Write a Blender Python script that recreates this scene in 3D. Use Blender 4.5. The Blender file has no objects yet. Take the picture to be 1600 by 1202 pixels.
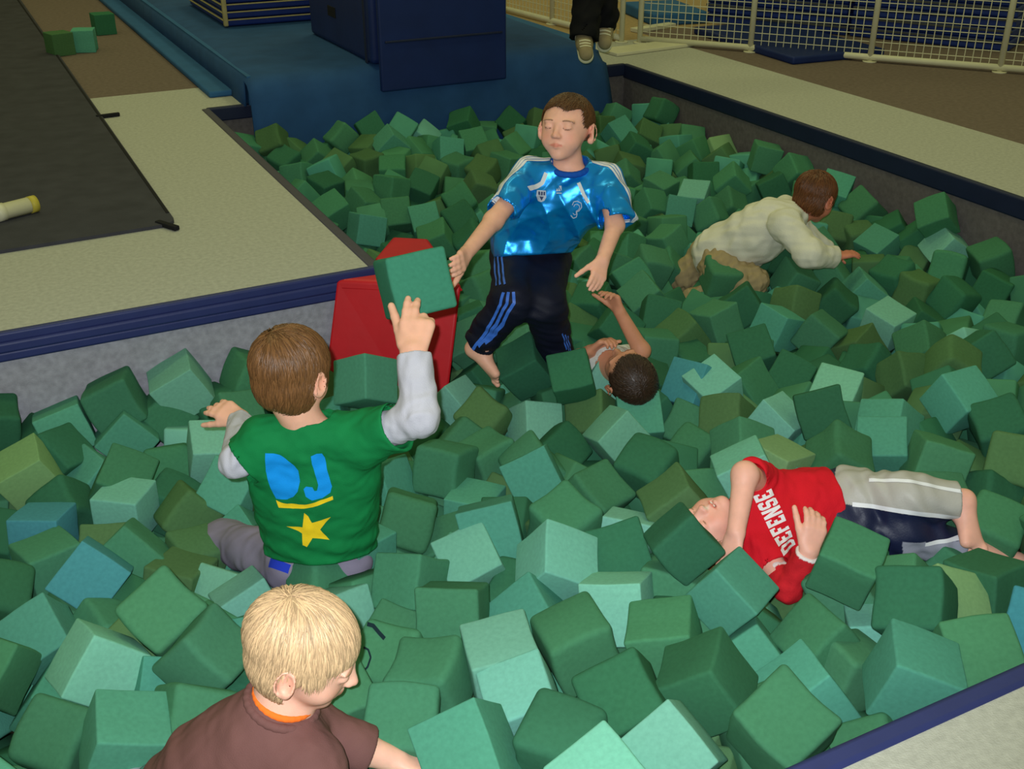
import bpy, bmesh, math, random
import numpy as np
from mathutils import Vector, Matrix, Quaternion
from mathutils.bvhtree import BVHTree

S = bpy.context.scene
COL = S.collection

# ------------------------------------------------------------------ camera
CH, CF, CP, CY = 1.42, 1705.0, math.radians(27.6), math.radians(-26.9)
cam = bpy.data.cameras.new('camera')
cam.sensor_width = 36.0
cam.lens = 36.0 * CF / 1600.0
cam.clip_start = 0.05
cam_o = bpy.data.objects.new('camera', cam)
COL.objects.link(cam_o)
cam_o.location = (0, 0, CH)
cam_o.rotation_euler = (math.radians(90) - CP, 0, CY)
S.camera = cam_o

# ------------------------------------------------------------------ world
w = bpy.data.worlds.new('gym_air'); S.world = w; w.use_nodes = True
bgn = w.node_tree.nodes['Background']
bgn.inputs[0].default_value = (0.60, 0.62, 0.30, 1)
bgn.inputs[1].default_value = 0.40

def lamp(name, kind, loc, target, power, color, size=1.0, sy=None):
    l = bpy.data.lights.new(name, kind); l.energy = power; l.color = color
    if kind == 'AREA':
        l.size = size
        if sy: l.shape = 'RECTANGLE'; l.size_y = sy
    elif kind == 'POINT' or kind == 'SPOT':
        l.shadow_soft_size = size
    o = bpy.data.objects.new(name, l); COL.objects.link(o); o.location = loc
    d = Vector(target) - Vector(loc)
    o.rotation_euler = d.to_track_quat('-Z', 'Y').to_euler()
    return o
# high bay lamps of the gym, far above the frame
for i, (lx, ly) in enumerate(((1.0, 4.5), (4.5, 4.5), (1.0, 9.5), (4.5, 9.5))):
    lamp('ceiling_light', 'AREA', (lx, ly, 6.2), (lx, ly, 0), 38, (0.98, 1.0, 0.50), 1.6, 0.5)
# the photographer's flash, up and to the left of the lens
fl = lamp('camera_flash', 'SPOT', (-0.045, -0.02, CH + 0.075), (1.45, 2.9, 0.0), 265, (0.90, 0.96, 1.0), 0.012)
fl.data.spot_size = math.radians(86); fl.data.spot_blend = 0.75

vs = S.view_settings
S.display_settings.display_device = 'sRGB'
vs.view_transform = 'Standard'; vs.look = 'None'; vs.gamma = 1.0; vs.exposure = 0.0
try: vs.use_curve_mapping = False
except Exception: pass

# ------------------------------------------------------------------ helpers
_f = np.array([-math.sin(CY)*math.cos(CP), math.cos(CY)*math.cos(CP), -math.sin(CP)])
_r = np.array([math.cos(CY), math.sin(CY), 0.0]); _u = np.cross(_r, _f); _c = np.array([0, 0, CH])
def at(x, y, dep):
    """a surveyed point: photo pixel and distance give its place in the world"""
    return _c + (_f + _r*(x-800)/CF - _u*(y-601)/CF)*dep
def atz(x, y, z=0.0):
    d = _f + _r*(x-800)/CF - _u*(y-601)/CF
    return _c + d*(z-CH)/d[2]

def lin(c):
    return tuple(((v/12.92) if v <= 0.04045 else ((v+0.055)/1.055)**2.4) for v in [q/255.0 for q in c]) + (1,)

def mat(name, rgb, rough=0.8, spec=0.3, noise=0.12, nscale=30.0, bump=0.0, bscale=200.0, sheen=0.0, sss=0.0, vcol=None, metallic=0.0, objcol=False, coat=0.0):
    m = bpy.data.materials.new(name); m.use_nodes = True
    nt = m.node_tree; N = nt.nodes; L = nt.links
    b = N['Principled BSDF']
    b.inputs['Roughness'].default_value = rough
    b.inputs['Specular IOR Level'].default_value = spec
    b.inputs['Metallic'].default_value = metallic
    if sheen: b.inputs['Sheen Weight'].default_value = sheen; b.inputs['Sheen Roughness'].default_value = 0.4
    if coat: b.inputs['Coat Weight'].default_value = coat; b.inputs['Coat Roughness'].default_value = 0.25
    if sss:
        b.inputs['Subsurface Weight'].default_value = sss
        b.inputs['Subsurface Radius'].default_value = (0.9, 0.35, 0.2)
        b.inputs['Subsurface Scale'].default_value = 0.008
    tc = N.new('ShaderNodeTexCoord')
    base = None
    if objcol:
        oi = N.new('ShaderNodeObjectInfo'); base = oi.outputs['Color']
    elif vcol:
        at_ = N.new('ShaderNodeAttribute'); at_.attribute_name = vcol; base = at_.outputs['Color']
    col = lin(rgb) if rgb else (0.5, 0.5, 0.5, 1)
    if noise:
        n = N.new('ShaderNodeTexNoise'); n.inputs['Scale'].default_value = nscale; n.inputs['Detail'].default_value = 3
        L.new(tc.outputs['Object'], n.inputs['Vector'])
        mr = N.new('ShaderNodeMapRange'); mr.inputs[1].default_value = 0.3; mr.inputs[2].default_value = 0.7
        mr.inputs[3].default_value = 1-noise; mr.inputs[4].default_value = 1+noise
        L.new(n.outputs['Fac'], mr.inputs[0])
        mx = N.new('ShaderNodeVectorMath'); mx.operation = 'SCALE'
        if base is not None: L.new(base, mx.inputs[0])
        else: mx.inputs[0].default_value = col[:3]
        L.new(mr.outputs[0], mx.inputs['Scale'])
        L.new(mx.outputs[0], b.inputs['Base Color'])
    elif base is not None:
        L.new(base, b.inputs['Base Color'])
    else:
        b.inputs['Base Color'].default_value = col
    if bump:
        n2 = N.new('ShaderNodeTexNoise'); n2.inputs['Scale'].default_value = bscale; n2.inputs['Detail'].default_value = 2
        L.new(tc.outputs['Object'], n2.inputs['Vector'])
        bp = N.new('ShaderNodeBump'); bp.inputs['Strength'].default_value = bump; bp.inputs['Distance'].default_value = 0.002
        L.new(n2.outputs['Fac'], bp.inputs['Height']); L.new(bp.outputs[0], b.inputs['Normal'])
    return m

def tag(o, label=None, cat=None, group=None, kind=None):
    if label: o['label'] = label
    if cat: o['category'] = cat
    if group: o['group'] = group
    if kind: o['kind'] = kind
    return o
def link(name, me, m=None, parent=None):
    o = bpy.data.objects.new(name, me); COL.objects.link(o)
    if m is not None:
        for q in (m if isinstance(m, (list, tuple)) else [m]): me.materials.append(q)
    if parent is not None: o.parent = parent
    return o
def empty(name, loc, label, cat, group=None):
    o = bpy.data.objects.new(name, None); COL.objects.link(o); o.location = loc
    o.empty_display_size = 0.1
    tag(o, label, cat, group); return o
def wloc(o):
    v = Vector((0, 0, 0))
    while o is not None: v += o.location; o = o.parent
    return v
class MB:
    def __init__(s): s.bm = bmesh.new()
    def box(s, lo, hi, bev=0.0, seg=2, R=None, c=None, mi=0):
        lo = Vector(lo); hi = Vector(hi)
        r = bmesh.ops.create_cube(s.bm, size=1.0)
        M = Matrix.Translation((lo+hi)/2) @ Matrix.Diagonal((*(hi-lo), 1))
        if R is not None: M = Matrix.Translation(Vector(c)) @ R.to_4x4() @ Matrix.Translation(-Vector(c)) @ M
        bmesh.ops.transform(s.bm, matrix=M, verts=r['verts'])
        fs = {f for v in r['verts'] for f in v.link_faces}
        for f in fs: f.material_index = mi
        if bev:
            es = {e for v in r['verts'] for e in v.link_edges}
            q = bmesh.ops.bevel(s.bm, geom=list(es), offset=bev, segments=seg, affect='EDGES', profile=0.6)
            for f in q['faces']: f.material_index = mi; f.smooth = True
        return s
    def tube(s, a, b, r, r2=None, n=12, cap=True):
        a = Vector(a); b = Vector(b); d = b-a
        q = bmesh.ops.create_cone(s.bm, cap_ends=cap, segments=n, radius1=r, radius2=r if r2 is None else r2, depth=d.length)
        M = Matrix.Translation((a+b)/2) @ d.to_track_quat('Z', 'Y').to_matrix().to_4x4()
        bmesh.ops.transform(s.bm, matrix=M, verts=q['verts'])
        for v in q['verts']:
            for f in v.link_faces:
                if len(f.verts) == 4: f.smooth = True
        return s
    def prism(s, top, bot, bev=0.0, mi=0):
        tv = [s.bm.verts.new(p) for p in top]; bv = [s.bm.verts.new(p) for p in bot]; n = len(tv)
        fs = [s.bm.faces.new(tv), s.bm.faces.new(bv[::-1])]
        for i in range(n): fs.append(s.bm.faces.new((tv[i], bv[i], bv[(i+1) % n], tv[(i+1) % n])))
        for f in fs: f.material_index = mi
        bmesh.ops.recalc_face_normals(s.bm, faces=fs)
        if bev:
            es = {e for f in fs for e in f.edges}
            q = bmesh.ops.bevel(s.bm, geom=list(es), offset=bev, segments=3, affect='EDGES', profile=0.6)
            for f in q['faces']: f.smooth = True
        return s
    def face(s, pts, mi=0):
        f = s.bm.faces.new([s.bm.verts.new(p) for p in pts]); f.material_index = mi; return s
    def build(s, name, m, parent=None, kind=None, smooth=False):
        me = bpy.data.meshes.new(name); 
        if smooth:
            for f in s.bm.faces: f.smooth = True
        s.bm.to_mesh(me); s.bm.free()
        o = link(name, me, m, parent)
        if kind: o['kind'] = kind
        if parent is not None:
            o.matrix_parent_inverse = Matrix.Identity(4)
            o.location = -wloc(parent)
        return o

# ------------------------------------------------------------------ materials of the place
M_carpet = mat('beige_carpet', (180, 180, 170), 0.95, 0.1, 0.10, 60, 0.6, 260)
M_brown = mat('brown_carpet', (118, 104, 96), 0.95, 0.1, 0.12, 40, 0.6, 260)
M_grey = mat('grey_wall_carpet', (158, 156, 166), 0.95, 0.1, 0.16, 45, 0.7, 300)
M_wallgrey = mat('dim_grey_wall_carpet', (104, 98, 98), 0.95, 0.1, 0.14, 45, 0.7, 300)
M_navy = mat('navy_vinyl', (44, 52, 104), 0.5, 0.35, 0.06, 12, 0.2, 60)
M_navyd = mat('dark_navy_vinyl', (26, 34, 62), 0.5, 0.3, 0.08, 12, 0.2, 60)
M_tramp = mat('black_woven_bed', (64, 64, 72), 0.85, 0.2, 0.14, 9, 0.4, 400)
M_blue = mat('blue_mat_cover', (42, 80, 128), 0.8, 0.2, 0.10, 8, 0.25, 60)
M_bluel = mat('light_blue_mat_cover', (50, 98, 146), 0.8, 0.2, 0.08, 8, 0.2, 60)
M_block = mat('deep_blue_vinyl', (18, 38, 92), 0.55, 0.3, 0.10, 6, 0.3, 30)
M_panel = mat('panel_mat_blue', (26, 50, 122), 0.6, 0.3, 0.10, 10, 0.2, 60)
M_panelg = mat('panel_mat_side_grey', (72, 74, 78), 0.8, 0.2, 0.10, 10)
M_pipe = mat('pale_piping', (172, 160, 112), 0.7, 0.2, 0.08, 20)
M_white = mat('white_paint', (214, 210, 180), 0.5, 0.4, 0.04, 10)
M_red = mat('red_vinyl', (196, 20, 34), 0.42, 0.4, 0.06, 10, 0.25, 24)
M_black = mat('black_webbing', (26, 26, 30), 0.8, 0.2, 0.1, 40)
M_yellow = mat('yellow_cap', (196, 180, 70), 0.5, 0.3, 0.05, 20)
M_tan = mat('tan_wall_paint', (176, 146, 98), 0.9, 0.1, 0.06, 3)

PX0, PX1, PY0, PY1 = -2.2, 3.88, 0.95, 6.05      # pit opening; the deck corner stands at (1.21, 3.45)
CX, CYY = 1.21, 3.45
BOT = -1.15
# deck: one mesh, patches of carpet side by side
fb = MB()
def patch(x0, y0, x1, y1, mi): fb.face(((x0, y0, 0), (x1, y0, 0), (x1, y1, 0), (x0, y1, 0)), mi)
patch(-2.2, -1.2, 8, 0.95, 0)                    # near deck
patch(-3.2, CYY, CX, 6.6, 0)                     # left deck
patch(3.88, 0.95, 4.58, 6.75, 0)                 # right strip
patch(CX, 6.05, 3.88, 6.6, 0)
patch(4.58, 0.95, 14, 7.0, 1)
patch(4.58, 7.0, 14, 16, 2)
patch(-3.2, 6.6, 3.88, 16, 1)
patch(3.88, 6.75, 4.58, 16, 2)
fb.build('floor', [M_carpet, M_brown, mat('tan_carpet', (172, 148, 108), .95, .1, .1, 40, .4, 260)], kind='structure')
b = MB(); b.face(((PX0, PY0, BOT), (PX1, PY0, BOT), (PX1, PY1, BOT), (PX0, PY1, BOT))); b.build('floor', M_wallgrey, kind='structure')
MB().box((-2.2, CYY, BOT), (CX, CYY+.02, -0.004)).build('wall_left_front', M_grey, kind='structure')
MB().box((CX-.02, CYY+.02, BOT), (CX, PY1, -0.004)).build('wall_left', M_grey, kind='structure')
MB().box((PX1, PY0, BOT), (PX1+.02, PY1, -0.004)).build('wall_right', M_wallgrey, kind='structure')
MB().box((CX-.02, PY1, BOT), (PX1, PY1+.02, -0.004)).build('wall_back', M_wallgrey, kind='structure')
MB().box((PX0, PY0-.02, BOT), (PX1, PY0, -0.004)).build('wall_near', M_grey, kind='structure')
MB().box((-2.22, PY0, BOT), (-2.2, CYY, -0.004)).build('wall_far_left', M_grey, kind='structure')
# padded trims round the rim
t = MB()
t.box((-2.2, CYY-.022, -.030), (CX+.012, CYY+.006, .004), .008)
t.box((-2.2, CYY-.030, -.062), (CX+.012, CYY, -.026), .009)
t.box((-2.2, CYY-.026, -.092), (CX+.012, CYY, -.058), .009)
t.build('trim_1', M_navy, kind='structure')
MB().box((CX-.028, CYY, -.06), (CX+.014, PY1, .005), .008).build('trim_2', mat('grey_edge_vinyl', (74, 72, 84), .6, .3, .05), kind='structure')
MB().box((PX1-.012, PY0, -.085), (PX1+.02, PY1, .005), .010).build('trim_3', M_navyd, kind='structure')
MB().box((-2.2, PY0-.022, -.08), (PX1, PY0+.024, .006), .012).build('trim_4', M_navy, kind='structure')
MB().box((CX, PY1-.015, -.07), (PX1, PY1+.02, .005), .008).build('trim_5', M_navyd, kind='structure')
MB().box((-3, 15.9, 0), (14, 16, 4)).build('wall_far', M_tan, kind='structure')

# black trampoline bed on the left deck
tb = MB()
pts = []
x1, y0, y1, x0 = 0.67, 4.20, 13.0, -3.0
for k in range(7):
    a = -math.pi/2 + k*math.pi/12
    pts.append((x1-.06+.06*math.cos(a), y0+.06+.06*math.sin(a)))
pts = [(x0, y0-.12)] + pts + [(x1+.02, y1), (x0, y1)]
tb.prism([(x, y, .014) for x, y in pts], [(x, y, .001) for x, y in pts])
tr = empty('trampoline_bed', (0, 6, 0), 'black woven trampoline bed set in the beige deck at left', 'trampoline')
tb.build('woven_bed', M_tramp, tr)
for (sx, sy, a) in ((.625, 4.205, -1.1), (.69, 6.1, .1)):
    R = Matrix.Rotation(a, 3, 'Z')
    MB().box((sx-.045, sy-.012, .002), (sx+.075, sy+.012, .020), .004, R=R, c=(sx, sy, .01)).build('strap', M_black, tr)
sm = MB(); sm.box((.656, 4.33, .012), (.667, 11.5, .0165))
sm.build('edge_piping', M_black, tr)
# white pipe lying on the bed
p1 = atz(56, 318, .045); p0 = atz(-260, 398, .045)
pp = empty('white_pipe', (p1[0], p1[1], 0), 'white round pipe with a yellow end lying on the black bed', 'pipe')
d = (p1-p0)/np.linalg.norm(p1-p0)
MB().tube(p0, p1-d*.01, .032, n=20).build('tube', M_white, pp)
MB().tube(p1-d*.03, p1, .0335, n=20).build('end_cap', M_yellow, pp)
for q in (.25, .8):
    c = p0+(p1-p0)*q
    MB().tube(c-d*.02, c+d*.02, .035, n=20).build('coupling', M_white, pp)

# big blue landing mat overhanging the far end of the pit
TZ = .17
lm = empty('landing_mat', (2.5, 6.0, 0), 'large blue landing mat draped over the far end of the foam pit', 'mat')
bm = bmesh.new()
nx, rows = 46, []
prof = [(5.99, -.95), (5.93, -.6), (5.90, -.3), (5.895, -.1), (5.90, .04), (5.915, .11), (5.95, .152), (6.01, TZ), (6.3, TZ+.004), (7, TZ), (8.5, TZ), (10.6, TZ)]
for (py, pz) in prof:
    rw = []
    for i in range(nx+1):
        u = i/nx
        xr = 3.66 + max(0, (TZ-pz))*.22 + max(0, py-6)*.05
        x = 1.42 + (xr-1.42)*u
        wob = .006*math.sin(x*9+pz*4)+.004*math.sin(x*23)
        e = max(0, 1-(1-u)*nx/5) ; e2 = max(0, 1-u*nx/2.5)
        z = pz - (.06*e*e + .03*e2*e2)*(1 if pz > .1 else 0)
        rw.append(bm.verts.new((x, py+wob+.06*e*e*(1 if py < 6 else 0), z)))
    rows.append(rw)
for a, c in zip(rows, rows[1:]):
    for i in range(nx):
        f = bm.faces.new((a[i], a[i+1], c[i+1], c[i])); f.smooth = True
# right and left side skirts down to the floor
for side in (nx, 0):
    prev = None
    for rw in rows[7:]:
        v = rw[side]
        lo = bm.verts.new((v.co.x+(.03 if side else -.01), v.co.y, 0.0))
        if prev:
            f = bm.faces.new((prev[0], v, lo, prev[1]) if side == 0 else (prev[0], prev[1], lo, v)); f.smooth = True
        prev = (v, lo)
me = bpy.data.meshes.new('cover'); bm.to_mesh(me); bm.free()
o = link('cover', me, M_blue, lm); o.location = -Vector(lm.location)
sd = o.modifiers.new('s', 'SOLIDIFY'); sd.thickness = .012
MB().box((1.44, 6.02, .003), (3.64, 10.5, TZ-.012)).build('foam_core', M_bluel, lm)
# thin light blue mat beside it
tm = MB(); tm.box((1.285, 6.30, .0), (1.43, 10.6, .035), .012)
tag(tm.build('floor_mat', M_bluel), 'thin light blue floor mat running along the left side of the big landing mat', 'mat')

# navy vaulting block standing on the landing mat
vb = empty('vaulting_block', (2.5, 6.4, TZ), 'tall deep blue vinyl block standing on the blue landing mat', 'block')
B0, B1 = 2.13, 2.93
MB().box((B0, 5.93, TZ+.002), (B1, 7.05, 1.25), .03, 3).build('body', M_block, vb)
MB().box((B0+.02, 5.845, .035), (B1-.0, 5.882, 1.2), .012, 3).build('front_flap', M_block, vb)
MB().box((B0+.05, 5.835, .30), (B1-.03, 5.848, .312), .003).build('seam', M_navyd, vb)
MB().box((B0-.004, 6.52, .34), (B0+.004, 6.66, .40), .002).build('hand_hole', M_black, vb)
MB().box((B0-.006, 6.00, TZ+.0), (B0+.004, 6.03, 1.2), .003).build('seam', M_navyd, vb)

# folded panel mat on the landing mat
pm = empty('panel_mat', (2.0, 7.8, TZ), 'folded navy panel mat with pale piped edges lying on the blue landing mat', 'mat')
for k in range(4):
    z0 = TZ+.006+k*.048
    MB().box((1.70, 7.53, z0), (2.62, 8.6, z0+.043), .014, 3).build('panel', M_panel, pm)
    e = MB(); e.box((1.692, 7.515, z0+.036), (2.62, 7.53, z0+.044), .003)
    e.box((1.684, 7.53, z0+.036), (1.698, 8.6, z0+.044), .003); e.build('piping', M_pipe, pm)
MB().box((1.686, 7.50, TZ+.01), (1.715, 7.535, TZ+.20), .008).build('corner_tape', M_pipe, pm)
MB().box((1.70, 7.53, TZ+.199), (2.62, 8.6, TZ+.206), .003).build('top_cover', M_panelg, pm)

# railing with wire mesh
def railing(a, b_, n, label, zt=1.05, zb=.03):
    a = Vector((a[0], a[1], 0)); b_ = Vector((b_[0], b_[1], 0)); d = (b_-a); Ln = d.length; d.normalize()
    rl = empty('railing', tuple((a+b_)/2), label, 'railing', None)
    Z = Vector((0, 0, 1))
    MB().tube(a+Z*zb, b_+Z*zb, .020, n=12).build('bottom_rail', M_white, rl)
    MB().tube(a+Z*zt, b_+Z*zt, .022, n=12).build('top_rail', M_white, rl)
    for k in range(n+1):
        c = a+d*(Ln*k/n)
        MB().tube(c, c+Z*(zt+.01), .019, n=12).build('post', M_white, rl)
        MB().tube(c, c+Z*.008, .045, n=14).build('foot', M_white, rl)
    for k in range(n):
        c0 = a+d*(Ln*k/n+.02); c1 = a+d*(Ln*(k+1)/n-.02); L_ = (c1-c0).length
        g = MB(); nn = int(L_/.048)
        for i in range(1, nn):
            c = c0+(c1-c0)*(i/nn); g.tube(c+Z*zb, c+Z*zt, .0032, n=5, cap=False)
        for j in range(1, int((zt-zb)/.048)):
            g.tube(c0+Z*(zb+j*.048), c1+Z*(zb+j*.048), .0026, n=5, cap=False)
        g.build('wire_mesh', M_white, rl)
railing((4.02, 9.3), (4.26, 6.70), 3, 'white tube railing with wire mesh running back beside the blue landing mat')
railing((4.36, 6.62), (6.30, 4.17), 4, 'white tube railing with wire mesh along the brown carpet at right')

# things on the floor behind and beside the railing
R1 = Matrix.Rotation(math.radians(-4), 3, 'Z')
pd = MB(); pd.box((4.82, 5.54, .0), (5.55, 6.75, .05), .015, 3, R=R1, c=(4.82, 5.54, 0))
tag(pd.build('blue_pad', M_block), 'flat dark blue pad poking out under the white railing', 'pad')
bd = MB(); bd.box((3.95, 6.30, .001), (4.62, 6.50, .022), .005, R=Matrix.Rotation(.1, 3, 'Z'), c=(4.2, 6.4, 0))
tag(bd.build('cream_board', M_white), 'thin cream board lying at the foot of the railing corner', 'board')
bd = MB(); bd.box((4.55, 6.98, .001), (4.95, 7.06, .03), .005, R=Matrix.Rotation(.2, 3, 'Z'), c=(4.7, 7, 0))
tag(bd.build('cream_board', M_white), 'cream board lying behind the railing beside the blue mats', 'board')
fm = MB(); fm.box((4.85, 7.12, 0), (5.30, 7.75, .09), .02, 3, R=Matrix.Rotation(-.2, 3, 'Z'), c=(5.0, 7.3, 0))
tag(fm.build('folded_mat', M_bluel), 'low light blue folded mat on the floor behind the railing', 'mat')
words = ['bottom', 'second', 'third', 'fourth', 'fifth', 'sixth', 'seventh', 'eighth', 'ninth', 'tenth', 'eleventh', 'topmost']
M_layer = [M_panel, M_block]
ca, sa = math.cos(-.85), math.sin(-.85)
first = None
for s_, (ox, oy, nm) in enumerate(((5.99, 6.90, 'left'), (6.55, 5.93, 'right'))):
    for k in range(12):
        if first is None:
            mb = MB(); mb.box((-.545, -.5, .0), (.545, .5, .070), .018, 3)
            o = mb.build('stacked_mat', M_panel); first = o
            e = MB(); e.box((-.545, -.510, .050), (.545, -.498, .066), .003); ep = e.build('edge_flap', M_panelg, o); ep.location = (0, 0, 0)
            ch = ep
        else:
            o = first.copy(); COL.objects.link(o); c2 = ch.copy(); c2.parent = o; COL.objects.link(c2)
        o.location = (ox, oy, .002+k*.072); o.rotation_euler = (0, 0, -1.047+random.Random(k*7+s_).uniform(-.012, .012))
        tag(o, '%s blue gym mat from the floor in the %s stack behind the railing' % (words[k], nm), 'mat', 'gym mats stacked behind the railing')

# red corner pad in the pit
Ztop = -.012
tp = [(1.050, 3.425), (1.42, 3.18), (1.50, 3.66), (1.385, 3.74), (1.245, 3.56), (1.245, 3.405)]
btm = [(.90, 3.34), (1.29, 3.10), (1.40, 3.58), (1.385, 3.72), (1.245, 3.56), (1.20, 3.40)]
rc = empty('corner_pad', (1.3, 3.4, -.6), 'red vinyl corner pad standing in the cubes against the deck corner', 'pad')
MB().prism([(x, y, Ztop) for x, y in tp], [(x, y, -.60) for x, y in btm], .014).build('padded_body', M_red, rc)
q = MB()
for (a, c) in ((0, 1), (1, 2)):
    A_ = Vector((*tp[a], Ztop-.03)); B_ = Vector((*tp[c], Ztop-.03))
    n_ = Vector((B_.y-A_.y, A_.x-B_.x, 0)).normalized()*.004
    if a == 0: n_ = Vector((-.002, -.004, 0))
    q.tube(A_+n_+(B_-A_)*.05, A_+n_+(B_-A_)*.95, .0035, n=6)
q.build('welt_seam', M_red, rc)

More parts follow.
